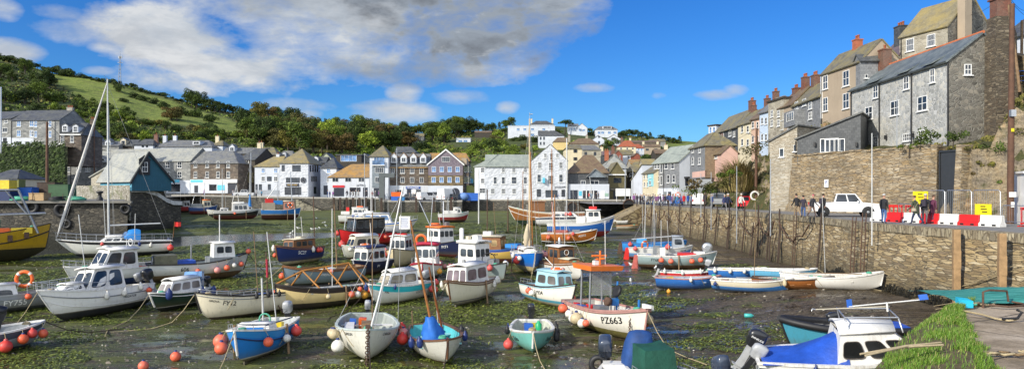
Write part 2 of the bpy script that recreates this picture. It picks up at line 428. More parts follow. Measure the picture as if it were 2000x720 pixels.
def build_weed():
 rnd=random.Random(3);B=MB();n=0;tries=0
 while n<70000 and tries<900000:
  tries+=1
  Y=24*(115/24)**(rnd.random()**1.05);X=rnd.uniform(-.8,.55)*Y
  if X>20.5 or chan(X,Y)>.05:continue
  if weed_mask(X,Y)<rnd.uniform(-.05,.35):continue
  n+=1;z=mud(X,Y);s=rnd.uniform(.022,.075)*(Y/36)**.95
  a=rnd.uniform(0,6.28);ca,sa=math.cos(a),math.sin(a);l=s*rnd.uniform(2,5.5)
  t=rnd.uniform(.01,.06)*(Y/36)**.4
  p=Vector((X,Y,z+.01));u=Vector((ca,sa,0))*l;w=Vector((-sa,ca,0))*s*.6
  B.add([p-u-w,p+u*.2-w*1.2+Vector((0,0,t)),p+u+Vector((0,0,-.01)),p+u*.1+w*1.2+Vector((0,0,t*.8))],[(0,1,3),(1,2,3)],0)
 N=NT('green_seaweed');r=N.n('NewGeometry').outputs['Random Per Island']
 N.color(N.ramp(r,[(0,(.035,.045,.009)),(.35,(.085,.11,.016)),(.7,(.15,.19,.026)),(1,(.26,.29,.055))]));N.set(Roughness=.5)
 tag(B.build('seaweed',N.mat),'green seaweed lying in patches over the harbour mud','seaweed',kind='stuff')
 B=MB()
 for k in range(7000):
  Y=24*(70/24)**rnd.random();X=rnd.uniform(-.75,.55)*Y
  if X>20 or chan(X,Y)>0:continue
  s=rnd.uniform(.015,.06)*(2 if rnd.random()<.06 else 1);z=mud(X,Y);a=rnd.uniform(0,6.3);u=Vector((math.cos(a),math.sin(a),0))*s*rnd.uniform(1,1.8);w=Vector((-u.y,u.x,0))*.7;p=Vector((X,Y,z-.01));h=Vector((0,0,s*.8))
  B.add([p-u,p-w,p+u,p+w,p+h-u*.3,p+h*.9+u*.4+w*.2],[(0,1,4),(1,5,4),(1,2,5),(2,3,5),(3,4,5),(3,0,4)])
 N=NT('pebble');r=N.n('NewGeometry').outputs['Random Per Island'];N.color(N.ramp(r,[(0,(.03,.025,.018)),(.6,(.12,.10,.075)),(.9,(.30,.26,.2)),(1,(.55,.52,.45))]));N.set(Roughness=.45)
 tag(B.build('pebbles',N.mat),'stones and shells scattered over the harbour mud','stones',kind='stuff')
 B=MB()
 for k in range(5000):
  Y=rnd.uniform(25,60);X=rnd.uniform(.02,.56)*Y
  if X>20 or NZ.fractal(Vector((X*.35,Y*.9,9)),1,2,3)<.02+rnd.uniform(0,.3):continue
  z=mud(X,Y);a=rnd.gauss(.15,.5);l=rnd.uniform(.08,.45);w=rnd.uniform(.015,.06)
  ca,sa=math.cos(a),math.sin(a);p=Vector((X,Y,z+.01));u=Vector((ca,sa,0))*l;q=Vector((-sa,ca,0))*w
  h=Vector((0,0,rnd.uniform(.02,.08)))
  B.add([p-u,p-q+h,p+u,p+q+h*.7],[(0,1,3),(1,2,3)],0)
 N=NT('dark_wrack');r=N.n('NewGeometry').outputs['Random Per Island']
 N.color(N.ramp(r,[(0,(.012,.010,.006)),(.6,(.04,.032,.014)),(.9,(.10,.075,.03)),(1,(.30,.22,.10))]));N.set(Roughness=.6)
 tag(B.build('wrack',N.mat),'dark strands of wrack and twigs scattered on the brown mud','seaweed',kind='stuff')
build_weed()
OCHRE=[(.28,.205,.11),(.44,.33,.17),(.50,.39,.22),(.20,.15,.095),(.40,.285,.135),(.56,.47,.31)]
TIDE=[(-3.0,-1.0,(.085,.072,.04),.8),(-4.6,-3.2,(.02,.021,.010),.92)]
M_quay=stone('quay_rubble',OCHRE,1.7,11.0,(.17,.135,.085),.045,.9,tint=(.13,.11,.07),tide=TIDE)
M_quayf=stone('far_quay_rubble',[(.10,.095,.085),(.16,.15,.12),(.07,.065,.05),(.20,.18,.14)],2.2,7,(.05,.045,.04),.06,.8,tide=[(-2.0,-.6,(.022,.024,.012),.9)])
M_cope=stone('upright_coping',[(.33,.28,.18),(.24,.19,.12),(.42,.36,.24),(.19,.16,.11)],5.5,1.2,(.17,.135,.085),.05,.7)
M_old=stone('dark_wet_wall',[(.06,.055,.045),(.09,.08,.062),(.045,.042,.035),(.12,.105,.08)],2.2,5,(.03,.027,.022),.05,.7,tide=[(-2.6,-.8,(.012,.014,.008),.9)])
N=NT('asphalt');n1=N.noise(N.wpos(),.6,5,.6);n2=N.noise(N.wpos(),9,3,.6)
cc=N.ramp(n1,[(.3,(.17,.165,.155)),(.7,(.25,.24,.225))]);cc=N.mix(1,cc,N.ramp(n2,[(.3,.85),(.7,1.1)]),'MULTIPLY')
N.color(cc);N.set(Roughness=.85);N.bump(n2,.2,.01);M_asph=N.mat
EDGE=[(21.5,122),(22.2,100),(23.3,80),(24.0,68),(23.3,53),(22.1,42),(22.3,37),(23.1,31),(24.2,16)]
def offs(pts,d):
 out=[]
 for i,p in enumerate(pts):
  a=Vector(pts[max(i-1,0)]);b=Vector(pts[min(i+1,len(pts)-1)]);t=(b-a).normalized()
  out.append((p[0]-t.y*d,p[1]+t.x*d))
 return out
def wall_strip(name,pts,thick,zb,zt,mat,parent=None,batter=0.0):
 """one wall per straight run so each run carries its own texture frame"""
 out=[]
 for(a,b)in zip(pts,pts[1:]):
  A=Vector((*a,0));Bv=Vector((*b,0));d=Bv-A;L=d.length;rz=math.atan2(d.y,d.x)
  M=MB();n=max(1,int(L/2))
  M.hexa([(-.02,-thick-batter,zb),(L+.02,-thick-batter,zb),(L+.02,thick,zb),(-.02,thick,zb)],[(-.02,-thick,zt),(L+.02,-thick,zt),(L+.02,thick,zt),(-.02,thick,zt)])
  o=M.build(name,mat,parent);o.location=A;o.rotation_euler=(0,0,rz);out.append(o)
 return out
def quay_right():
 rt=empty('quay_wall',(22.5,60,0));tag(rt,'long rubble stone quay wall along the right of the harbour','quay wall')
 E=EDGE
 for(a,b)in zip(E,E[1:]):
  A=Vector((*a,0));Bv=Vector((*b,0));d=Bv-A;L=d.length;rz=math.atan2(d.y,d.x)
  M=MB();nx=max(2,int(L/.7));nz=10;vs=[]
  for k in range(nz+1):
   z=lerp(-6.2,-.42,k/nz)
   for i in range(nx+1):
    x=L*i/nx
    wx,wy=A.x+d.x*i/nx,A.y+d.y*i/nx
    j=.10*NZ.noise(Vector((wx*.8,wy*.8,z*1.6)))+.05*NZ.noise(Vector((wx*2.5,wy*2.5,z*4)))
    vs.append((x,-.12*(1-k/nz)*3+j*(0 if i in(0,nx)else 1),z))
  fs=[(k*(nx+1)+i,k*(nx+1)+i+1,(k+1)*(nx+1)+i+1,(k+1)*(nx+1)+i)for k in range(nz)for i in range(nx)]
  M.add(vs,fs,0,True);M.quad((0,0,-.42),(L,0,-.42),(L,1.5,-.42),(0,1.5,-.42))
  o=M.build('rubble_face',M_quay,rt);o.location=A-rt.location;o.rotation_euler=(0,0,rz)
  M=MB();n=max(2,int(L/1.1))
  for i in range(n):
   x0,x1=L*i/n,L*(i+1)/n
   M.hexa([(x0+.01,-.07+random.uniform(-.02,.03),-.43),(x1-.01,-.07,-.43),(x1-.01,.55,-.43),(x0+.01,.55,-.43)],[(x0+.01,-.06,random.uniform(-.03,.015)),(x1-.01,-.06,random.uniform(-.03,.015)),(x1-.01,.55,.01),(x0+.01,.55,.01)])
  o=M.build('coping',M_cope,rt);o.location=A-rt.location;o.rotation_euler=(0,0,rz)
 M=MB();In=offs(E,.5)
 inner=[(34,122),(33.5,100),(32,80),(33,68),(40,56),(48,45),(50,37),(50,31),(50,16)]
 for(a,b,c,d)in zip(In,In[1:],inner[1:],inner):M.quad((*a,0.0),(*b,0.0),(*c,0.0),(*d,0.0))
 M.poly([(14,200,-.02),(14,124,-.02),(21.5,121.9,-.02),(34,121.9,-.02),(40,200,-.02)][::-1])
 tag(M.build('quay_road',M_asph),kind='structure')
quay_right()
FQ=[(P(335,380,161)),P(480,382.5,161),P(600,385,160),P(744,386.5,159),P(747,391.5,150),P(902,391.5,150),P(905,389,158),P(1216,389.5,150),P(1224,391,136),P(1240,395,124)]
def quay_far():
 rt=empty('quay_wall',(-30,160,0));tag(rt,'dark stone quay wall across the far end of the harbour','quay wall')
 for a,b in zip(FQ,FQ[1:]):
  d=b-a;L=math.hypot(d.x,d.y);rz=math.atan2(d.y,d.x);M=MB()
  dz=b.z-a.z
  M.hexa([(0,0,-4),(L,0,-4),(L,1,-4),(0,1,-4)],[(0,0,-.3),(L,0,-.3+dz),(L,1,-.3+dz),(0,1,-.3)])
  o=M.build('rubble_face',M_quayf,rt);o.location=a-rt.location;o.rotation_euler=(0,0,rz)
  M=MB();M.hexa([(0,-.08,-.3),(L,-.08,-.3+dz),(L,1,-.3+dz),(0,1,-.3)],[(0,-.08,0.02),(L,-.08,.02+dz),(L,1,.02+dz),(0,1,.02)])
  o=M.build('coping',pm('far_coping',(.36,.34,.30),.8,.2,1),rt);o.location=a-rt.location;o.rotation_euler=(0,0,rz)
 M=MB();back=[(-96,205,1.5),(-70,205,1.4),(-52,205,1.2),(-32,205,1.0),(-31,205,.9),(-12,205,.6),(-11,205,.6),(26,205,.1),(28,170,0),(30,122,-.03)]
 for i in range(len(FQ)-1):M.quad(FQ[i],FQ[i+1],back[i+1],back[i])
 tag(M.build('quayside_pavement',pm('quay_concrete',(.27,.265,.25),.85,.2,.4)),kind='structure')
quay_far()
def slipway():
 M=MB();a=P(1236,398,123);b=P(1180,436,118);zb=-4.2
 M.hexa([(b.x,112,zb),(a.x+.5,115,zb),(a.x+.5,124,zb),(b.x,124,zb)],[(b.x,112,b.z),(a.x+.5,115,-.05),(a.x+.5,124,-.05),(b.x,124,b.z)])
 o=M.build('stone_slipway',stone('slip_stone',[(.36,.29,.16),(.30,.23,.12),(.42,.34,.2)],1,1.6,(.14,.1,.06),.05,.6));tag(o,'yellow stone slipway sloping down at the end of the right quay','slipway')
 M=MB()
 x0=P(596,390,165).x;x1=P(648,408,165).x;n=10
 for i in range(n):
  xa,xb=lerp(x0,x1,i/n),lerp(x0,x1,(i+1)/n);z=lerp(.7,-2.2,(i+1)/n)
  M.box(((xa+xb)/2,159.2,(z-4)/2),(xb-xa-.002,2.4,z+4))
 tag(M.build('stone_steps',stone('step_stone',[(.26,.24,.18),(.2,.18,.13),(.33,.3,.22)],1,2,(.1,.09,.07),.05,.6)),'flight of stone steps going down the far quay wall','steps')
 for(A,B,nm)in((P(1020,391,149),P(1020,391,149),''),):pass
slipway()
def quay_left():
 rt=empty('quay_wall',(-55,75,0));tag(rt,'dark seaweed stained quay wall at the left with tyre fenders','quay wall')
 a,b=(-95.0,69.5),(-41.8,75.2)
 for nm,pts,th in(('rubble_face',[a,b],0),('end_face',[b,(-54.0,96)],0)):
  A=Vector((*pts[0],0));Bv=Vector((*pts[1],0));d=Bv-A;L=d.length;M=MB();nx=max(3,int(L));nz=8;vs=[]
  for k in range(nz+1):
   for i in range(nx+1):
    x=L*i/nx;z=lerp(-5.5,1.0,k/nz)
    vs.append((x,-.25*(1-k/nz)+(.12*NZ.noise(Vector((x,z*1.3,3)))if 0<i<nx else 0),z))
  M.add(vs,[(k*(nx+1)+i,k*(nx+1)+i+1,(k+1)*(nx+1)+i+1,(k+1)*(nx+1)+i)for k in range(nz)for i in range(nx)],0,True)
  o=M.build(nm,M_old,rt);o.location=A-rt.location;o.rotation_euler=(0,0,math.atan2(d.y,d.x))
 M=MB();M.quad((-95,69.3,1.02),(-41.7,75,1.02),(-54,96,1.02),(-95,96,1.02));M.box((-68,72.0,.9),(54,.4,.22),M=Matrix.Translation((-68,72,0))@Matrix.Rotation(math.atan2(5.7,53.2),4,'Z')@Matrix.Translation((68,-72,0)))
 M.quad((-95,96,1.02),(-57,96,1.02),(-75,172,1.3),(-140,172,1.3))
 tag(M.build('quay_pavement',pm('old_concrete',(.20,.19,.165),.9,.3,.5)),kind='structure')
quay_left()
def hut_base():
 A=P(256,372,97);B_=P(356,372,104)
 rt=empty('stone_podium',(A.x,A.y,0));tag(rt,'tall stone podium carrying the blue timber hut','podium')
 d=Vector((B_.x-A.x,B_.y-A.y,0));L=d.length;rz=math.atan2(d.y,d.x);rt.rotation_euler=(0,0,rz)
 M=MB();M.hexa([(0,0,-5),(L,0,-5),(L,9,-5),(0,9,-5)],[(0,.0,2.2),(L*.62,.0,2.2),(L*.62,9,2.2),(0,9,2.2)])
 M.hexa([(L*.5,.3,-5),(L,.3,-5),(L,8,-5),(L*.5,8,-5)],[(L*.5,.3,1.6),(L,.3,.9),(L,8,.9),(L*.5,8,1.6)])
 M.build('wall_face',stone('podium_shaded',[(.07,.065,.05),(.11,.10,.08),(.055,.05,.04),(.15,.135,.1)],2.6,6,(.03,.028,.024),.05,.8,tide=[(-2.4,-1.0,(.014,.015,.009),.9)]),rt)  # right face of the podium: its shade is put into the stone colours
 M=MB();M.hexa([(-.03,0,-2),(-.03,16,-2),(-.2,16,-2),(-.2,0,-2)],[(-.03,0,3.0),(-.03,16,3.0),(-.2,16,3.0),(-.2,0,3.0)])
 M.build('flank_wall',stone('podium_sunlit',[(.42,.40,.34),(.33,.30,.24),(.5,.48,.42),(.25,.23,.18)],3.2,6,(.2,.18,.14),.06,.8,tint=(.12,.14,.04)),rt)  # left side of the podium: sunlight is put into the paler stone colours
 M=MB();pts=[(0.05,2.6),(2.2,2.55),(4.0,2.0),(5.3,1.2),(6.4,.75),(L,.65)]
 for(x0,z0),(x1,z1)in zip(pts,pts[1:]):M.hexa([(x0,-.06,z0-.6),(x1,-.06,z1-.55),(x1,.2,z1-.55),(x0,.2,z0-.6)],[(x0,-.06,z0),(x1,-.06,z1),(x1,.2,z1),(x0,.2,z0)])
 M.build('painted_kerb',pm('peeling_white',(.62,.62,.6),.7,.2,1,dirt=(.2,.19,.17)),rt)
hut_base()
ZS=EYE-3.4
def jetty():
 M=MB();e=[(14.4,21.5),(12.6,19.8),(10.6,16.9),(8.4,13.2),(6.0,9.5)]
 rg=[(24,23.5),(22,19.8),(22,16.9),(22,13.2),(22,9.5)]
 nu=26
 vs=[]
 for(a,b)in zip(e,rg):
  pass
 rows=40
 for j in range(rows+1):
  f=j/rows*(len(e)-1);k=min(int(f),len(e)-2);t=f-k
  A=Vector(e[k]).lerp(Vector(e[k+1]),t);Bq=Vector(rg[k]).lerp(Vector(rg[k+1]),t)
  for i in range(nu+1):
   p=A.lerp(Bq,i/nu);vs.append((p.x,p.y,ZS+.03*NZ.noise(Vector((p.x*.8,p.y*.8,0)))))
 M.add(vs,[(j*(nu+1)+i+1,j*(nu+1)+i,(j+1)*(nu+1)+i,(j+1)*(nu+1)+i+1)for j in range(rows)for i in range(nu)],0,True)
 N=NT('worn_concrete');w=N.wpos()
 n1=N.noise(w,.9,5,.65);n2=N.noise(w,12,4,.7)
 cc=N.ramp(n1,[(.3,(.19,.145,.09)),(.5,(.36,.285,.20)),(.75,(.52,.43,.32))]);cc=N.mix(1,cc,N.ramp(n2,[(.25,.7),(.75,1.2)]),'MULTIPLY')
 sl=N.sep(N.map(w,(1,1,1),rot=(0,0,R(-28))))
 br=N.n('TexBrick');N.l(N.map(w,(1,1,1),rot=(0,0,R(-32))),br.inputs['Vector']);br.inputs['Scale'].default_value=.42;br.inputs['Mortar Size'].default_value=.012;br.inputs['Brick Width'].default_value=1.6;br.inputs['Row Height'].default_value=.95
 cc=N.mix(br.outputs['Fac'],cc,(.06,.05,.035));N.color(cc);N.set(Roughness=.9);N.bump(N.math('SUBTRACT',n2,br.outputs['Fac']),.5,.03)
 tag(M.build('jetty_paving',N.mat),kind='structure')
 M=MB()
 for(a,b)in zip(e,e[1:]):M.quad((*a,-6),(*b,-6),(*b,ZS+.02),(*a,ZS+.02))
 M.quad((*e[0],ZS),(*rg[0],ZS),(*rg[0],-6),(*e[0],-6))
 tag(M.build('jetty_wall',M_quay),'stone side of the paved jetty at lower right','wall')
 M=MB();n=30;m=10;vs=[];pts=[]
 for j in range(n+1):
  f=j/n*3.999;k=int(f);t=f-k
  A=Vector(e[k]).lerp(Vector(e[k+1]),t);wR=interp(A.y,[(9,1.1),(14,1.05),(17,.75),(20,.3),(21.5,.1)]);wL=interp(A.y,[(9,2.6),(13.5,1.6),(17,1.0),(20,.35),(21.5,.15)])
  for i in range(m+1):
   u=i/m;x=A.x-wL+(wL+wR)*u;y=A.y+(wL*.25)*(1-u)
   z=ZS-.55*(1-u)**1.5*(wL/2)+.16*math.sin(u*math.pi)+.06*NZ.noise(Vector((x*1.5,y*1.5,2)))
   vs.append((x,y,z+(.0 if i<m else-.08)));pts.append((x,y,z,u))
 M.add(vs,[(j*(m+1)+i+1,j*(m+1)+i,(j+1)*(m+1)+i,(j+1)*(m+1)+i+1)for j in range(n)for i in range(m)],0,True)
 for j in range(n):
  a=vs[j*(m+1)];b=vs[(j+1)*(m+1)];M.quad(a,(a[0]-.5,a[1],-6),(b[0]-.5,b[1],-6),b)
 N=NT('bank_earth');N.color(N.ramp(N.noise(N.wpos(),3,5,.7),[(.3,(.06,.045,.02)),(.6,(.14,.11,.05)),(.8,(.10,.12,.03))]));N.set(Roughness=.95)
 tag(M.build('bank_ground',N.mat),kind='structure')
 rnd=random.Random(11);B=MB()
 for k in range(42000):
  j=rnd.randrange(n);i=rnd.randrange(m);a=Vector(vs[j*(m+1)+i]);b=Vector(vs[j*(m+1)+i+1]);c=Vector(vs[(j+1)*(m+1)+i]);d=Vector(vs[(j+1)*(m+1)+i+1])
  u,v=rnd.random(),rnd.random();p=a.lerp(b,u).lerp(c.lerp(d,u),v)
  dens=NZ.noise(Vector((p.x*.9,p.y*.9,7)))
  uu=(i+u)/m
  if dens<.02 and uu<.8 and rnd.random()<.9:continue
  if uu>.88 and NZ.noise(Vector((p.x*2.2,p.y*2.2,1)))<.1:continue
  h=rnd.uniform(.04,.15)*(1.15 if uu>.6 else.9);w=rnd.uniform(.004,.009)
  an=rnd.uniform(0,6.28);lean=rnd.uniform(.1,.8)*h;q=Vector((math.cos(an)*w,math.sin(an)*w,0));ln=Vector((rnd.gauss(.25,.6),rnd.gauss(-.2,.6),0))*lean
  B.add([p-q,p+q,p+q*.7+ln*.4+Vector((0,0,h*.65)),p-q*.7+ln*.4+Vector((0,0,h*.65)),p+ln+Vector((0,0,h))],[(0,1,2,3),(3,2,4)],0)
 N=NT('grass_blades');r=N.n('NewGeometry').outputs['Random Per Island']
 N.color(N.ramp(r,[(0,(.06,.13,.012)),(.5,(.12,.24,.02)),(.85,(.19,.31,.035)),(.95,(.32,.30,.10)),(1,(.42,.36,.16))]));N.set(Roughness=.55)
 tag(B.build('grass',N.mat),'bright green grass growing along the edge of the jetty','grass',kind='stuff')
 a,b=Vector((15.2,40.2,0)),Vector((24.5,36.6,0));d=b-a;rz=math.atan2(d.y,d.x);L=d.length;rt=empty('stone_spur',a,rz);tag(rt,'low flat topped stone spur running out from the quay wall','spur')
 M=MB();M.hexa([(-.5,-.25,-6.5),(L,-.25,-6.5),(L,1.6,-6.5),(-.5,1.6,-6.5)],[(0,0,-4.72),(L,0,-3.95),(L,1.3,-3.95),(0,1.3,-4.72)]);M.build('side_wall',stone('spur_stone',OCHRE,1.3,3.2,(.1,.08,.05),.06,.9),rt)
 M=MB();M.hexa([(-.1,-.1,-4.72),(L,-.1,-3.95),(L,1.4,-3.95),(-.1,1.4,-4.72)],[(-.1,-.1,-4.52),(L,-.1,-3.75),(L,1.4,-3.75),(-.1,1.4,-4.52)]);M.build('cap_slab',stone('spur_cap',[(.40,.33,.22),(.33,.27,.17),(.47,.4,.28)],1.0,1.2,(.12,.09,.05),.04,.5),rt)
jetty()
FOOT=[(35,210),(33,140),(31.6,124),(30.6,110),(27.6,78),(28.9,71.6),(35.4,52.0),(37.0,50.4),(41.5,46.5),(46,40),(51,18)]
ZTOP=[1.0,2.2,3.2,6.6,9.2,5.3,5.3,9.0,11,12,12]
WID=[6,6,5,7.5,7.5,.35,.35,3.4,4.6,5,5]
def right_h(X,Y):
 best=1e9;res=None
 for i,((a,b),(c,d))in enumerate(zip(FOOT,FOOT[1:])):
  ux,uy=c-a,d-b;t=clamp(((X-a)*ux+(Y-b)*uy)/(ux*ux+uy*uy))
  qx,qy=X-a-t*ux,Y-b-t*uy;q=math.hypot(qx,qy)
  if q<best:best=q;sgn=1 if(ux*qy-uy*qx)>0 else-1;res=(i,t,q*sgn)
 i,t,s=res
 zt,w=lerp(ZTOP[i],ZTOP[i+1],t),lerp(WID[i],WID[i+1],t)
 if s<-.5:return-.6
 u=clamp((s+.2)/w)
 z=zt*(u**.8)-.1
 terr=i==5 or(i==4 and t>.8)or(i==6 and t<.15)
 s2=s-w
 if i==5:
  if s>7.5:z+=clamp((s-7.5)/4)*5.0
 if s2>0:z+=min(s2*.22,9+s2*.02)
 rough=smooth(u,.02,.3)*(1-.8*smooth(s2,0,3))*(0 if i==5 and s<8 else 1)
 v=Vector((X*.45,Y*.45,z*.5))
 z+=rough*(2.0*NZ.noise(v)+1.0*NZ.noise(v*2.7)+.5*NZ.noise(v*6))
 return z
def build_cliff():
 vs=[];fs=[];xs=[24+.5*i for i in range(64)]+[56+4*i for i in range(1,30)];ys=[18+1.0*j for j in range(20)]+[38+.5*j for j in range(160)]+[118+6*j for j in range(16)]
 for y in ys:
  for x in xs:
   h=right_h(x,y);jx=.5*NZ.noise(Vector((x*.5,y*.5,h)))if h>.5 else 0
   vs.append((x+jx,y,h))
 n=len(xs)
 for j in range(len(ys)-1):
  for i in range(n-1):
   a=j*n+i
   if max(vs[a][2],vs[a+1][2],vs[a+n][2],vs[a+n+1][2])<-.4:continue
   fs.append((a,a+1,a+n+1,a+n))
 N=NT('cliff_rock');w=N.wpos();nn=N.sep(N.n('NewGeometry').outputs['Normal'])
 st=N.map(w,(.9,.9,2.2),rot=(.5,.35,.2))
 c1=N.vor(st,1.3,'F1',1);ed=N.vor(N.mix(.25,st,N.n('TexNoise').outputs['Color']),.9,'DISTANCE_TO_EDGE',0)
 n1=N.noise(w,.6,6,.7);n2=N.noise(w,5,5,.7)
 cc=N.ramp(n1,[(.25,(.17,.135,.10)),(.42,(.34,.28,.20)),(.56,(.46,.36,.22)),(.70,(.40,.21,.08)),(.8,(.22,.19,.16))])
 cc=N.mix(1,cc,N.ramp(N.noise(N.map(w,(.35,.35,2.6),rot=(.5,.35,.2)),1.0,5,.7),[(.3,.6),(.7,1.2)]),'MULTIPLY');cc=N.mix(1,cc,N.ramp(n2,[(.25,.6),(.7,1.15)]),'MULTIPLY')
 cc=N.mix(N.ramp(ed,[(.0,.3),(.04,0.0)]),cc,(.08,.06,.04))
 veg=N.math('ADD',N.math('MULTIPLY',nn[2],.38),N.math('MULTIPLY',N.noise(w,.45,5,.7),.75))
 gcol=N.ramp(N.noise(w,2.2,4,.7),[(.3,(.045,.06,.014)),(.55,(.09,.09,.028)),(.75,(.16,.10,.04))])
 cc=N.mix(N.ramp(veg,[(.50,0.0),(.57,1.0)]),cc,gcol)
 N.color(cc);N.set(Roughness=.9);N.bump(N.math('ADD',n2,N.math('MULTIPLY',n1,1.5)),1.0,.3)
 me=bpy.data.meshes.new('cliff');me.from_pydata(vs,[],fs);me.materials.append(N.mat);tag(link('rock_cliff',me),kind='structure')
build_cliff()
SKY=[(-700,60),(-200,80),(0,112),(60,128),(100,140),(180,155),(240,165),(300,185),(350,196),(420,212),(480,226),(540,240),(620,250),(700,262),(780,268),(860,262),(920,258),(1000,252),(1060,250),(1110,250),(1180,258),(1260,268),(1300,276),(1400,278),(1600,300),(2100,310),(2900,320)]
Y0,Y1=182.0,430.0
def hill_z(X,Y):
 px=1000+F*X/Y
 e=HZ-interp(px,SKY)
 u=(Y-Y0)/(Y1-Y0)
 if u<=0:return.3
 g=u**.8 if u<1 else 1-(u-1)*.25
 return EYE+e/F*Y*max(g,.2)-1.5*(1-clamp(u*8))
def hill_pt(px,py):
 a,b=Y0,Y1
 for _ in range(40):
  m=(a+b)/2;X=(px-1000)/F*m
  q=HZ-(hill_z(X,m)-EYE)*F/m
  if q>py:a=m
  else:b=m
 return Vector(((px-1000)/F*m,m,hill_z((px-1000)/F*m,m)))
def field_mask(px,py):
 up=interp(px,[(60,118),(130,140),(200,158),(260,176),(330,196),(400,219),(470,240),(520,258)])
 lo=interp(px,[(60,128),(100,156),(160,190),(220,216),(300,236),(380,248),(440,256),(520,264)])
 if not 70<px<505:return 0
 return smooth(py,up-1,up+3)*(1-smooth(py,lo-3,lo+5))
def hill_px(X,Y):
 return 1000+F*X/Y,HZ-(hill_z(X,Y)-EYE)*F/Y
def build_hill():
 nt,ny=260,110;vs=[];fs=[];fa=[]
 for j in range(ny+1):
  Y=Y0-4+(640-Y0+4)*(j/ny)**1.25
  for i in range(nt+1):
   X=lerp(-1.25,1.15,i/nt)*Y;z=hill_z(X,Y)
   px,py=hill_px(X,Y)
   f=field_mask(px,py)if Y<440 else 0
   g=0
   if 1240<px<1360 and py<290 and Y<440:f=.8*smooth(px,1290,1310)
   fa.append(f)
   z+=.012*Y*.3*NZ.noise(Vector((X*.05,Y*.05,1)))
   vs.append((X,Y,z))
 for j in range(ny):
  for i in range(nt):
   a=j*(nt+1)+i;fs.append((a,a+1,a+nt+2,a+nt+1))
 N=NT('hill_turf');w=N.wpos();at=N.n('Attribute',attribute_name='field').outputs['Fac']
 n1=N.noise(w,.03,6,.7);n2=N.noise(w,.25,5,.7)
 st=N.noise(N.map(w,(.03,.25,.45),rot=(0,0,.5)),1.0,4,.6)
 g=N.ramp(n2,[(.3,(.12,.165,.022)),(.55,(.18,.225,.036)),(.75,(.25,.26,.065))]);g=N.mix(N.ramp(st,[(.5,0.0),(.6,.55)]),g,(.10,.11,.03))
 s=N.ramp(n2,[(.3,(.026,.042,.010)),(.5,(.055,.076,.016)),(.65,(.09,.088,.028)),(.8,(.11,.085,.036))])
 N.color(N.mix(at,s,g));N.set(Roughness=.95);N.bump(n2,.6,1.5)
 B=MB();B.v=vs;B.f=fs;B.m=[0]*len(fs);B.sm=[True]*len(fs)
 o=B.build('hills',N.mat,attr={'field':fa});tag(o,kind='structure')
 M=MB();M.quad((-3000,-400,-8),(3000,-400,-8),(3000,5000,-8),(-3000,5000,-8));tag(M.build('ground',pm('far_ground',(.06,.07,.03),.95,.3,.05)),kind='structure')
build_hill()
W_grey=stone('grey_stone',[(.20,.205,.20),(.28,.28,.265),(.15,.155,.155),(.33,.33,.31)],1.3,2.6,(.24,.24,.23),.05,.5)
W_brown=stone('brown_stone',[(.11,.085,.065),(.17,.13,.10),(.08,.065,.055),(.21,.17,.13)],1.3,3.0,(.10,.085,.07),.05,.5)
W_ochre=stone('ochre_stone',[(.24,.17,.08),(.17,.125,.07),(.11,.09,.06),(.30,.23,.13)],1.3,3.6,(.12,.1,.07),.05,.5)
W_white=render_mat('white_render',(.58,.61,.66),(.38,.39,.41),.45)
W_rubble=render_mat('white_painted_rubble',(.58,.60,.64),(.40,.41,.42),.4,rubble=1.0)
W_cream=render_mat('cream_render',(.66,.58,.40),(.4,.34,.25),.4)
W_peach=render_mat('peach_render',(.60,.40,.29),(.36,.26,.2),.4)
W_pblue=render_mat('pale_blue_render',(.50,.60,.72),(.36,.4,.45),.4)
W_pink=render_mat('pink_render',(.66,.42,.34),(.4,.3,.25),.3)
W_tan=render_mat('tan_pebbledash',(.40,.32,.23),(.26,.2,.15),.4,.35)
W_yell=render_mat('yellow_render',(.66,.50,.22),(.4,.32,.2),.3)
W_lstone=stone('pale_stone',[(.44,.40,.31),(.35,.31,.23),(.50,.46,.37),(.28,.25,.19)],1.4,3.0,(.36,.33,.26),.05,.5)
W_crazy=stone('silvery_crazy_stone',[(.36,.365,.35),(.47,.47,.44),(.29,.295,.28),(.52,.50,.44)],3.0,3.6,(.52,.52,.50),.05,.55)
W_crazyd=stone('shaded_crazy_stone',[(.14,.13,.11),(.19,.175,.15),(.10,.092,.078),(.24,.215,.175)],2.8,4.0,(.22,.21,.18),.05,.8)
W_stack=stone('shaded_brown_stack_stone',[(.10,.075,.05),(.165,.13,.085),(.07,.055,.04),(.22,.18,.125)],2.2,8,(.09,.075,.055),.06,.8)  # brown stone, with the shade on the stack darkened into its colours
W_garden=stone('garden_wall_stone',[(.31,.23,.13),(.44,.34,.21),(.21,.165,.11),(.52,.44,.31),(.37,.26,.13)],1.6,13.0,(.16,.125,.085),.04,.9,tint=(.16,.13,.08))
W_low=stone('low_house_stone',[(.42,.37,.28),(.50,.45,.36),(.33,.28,.20),(.46,.43,.36)],2.0,11,(.30,.25,.18),.05,.7)
W_shung=slate('slate_hung_wall',[(.16,.165,.17),(.27,.275,.28)],None,sx=3,sz=4)
W_dhung=slate('dark_slate_hung_wall',[(.045,.05,.055),(.10,.105,.11)],None,sx=3,sz=4)
W_purple=slate('purple_slate_wall',[(.13,.105,.13),(.22,.18,.21)],None,sx=3,sz=4)
W_bluesl=slate('blue_slate_wall',[(.15,.18,.21),(.25,.29,.32)],None,sx=3,sz=4)
W_brick=slate('red_brick_wall',[(.20,.055,.035),(.32,.09,.05)],None,sx=4,sz=12)
W_dark=pm('dark_cladding',(.05,.042,.032),.8,.3,1.5,bump=.3);W_olive=pm('olive_cladding',(.13,.11,.05),.8,.3,1.5,bump=.3)
W_bhut=pm('blue_boarding',(.022,.105,.16),.6,.12,1.5)
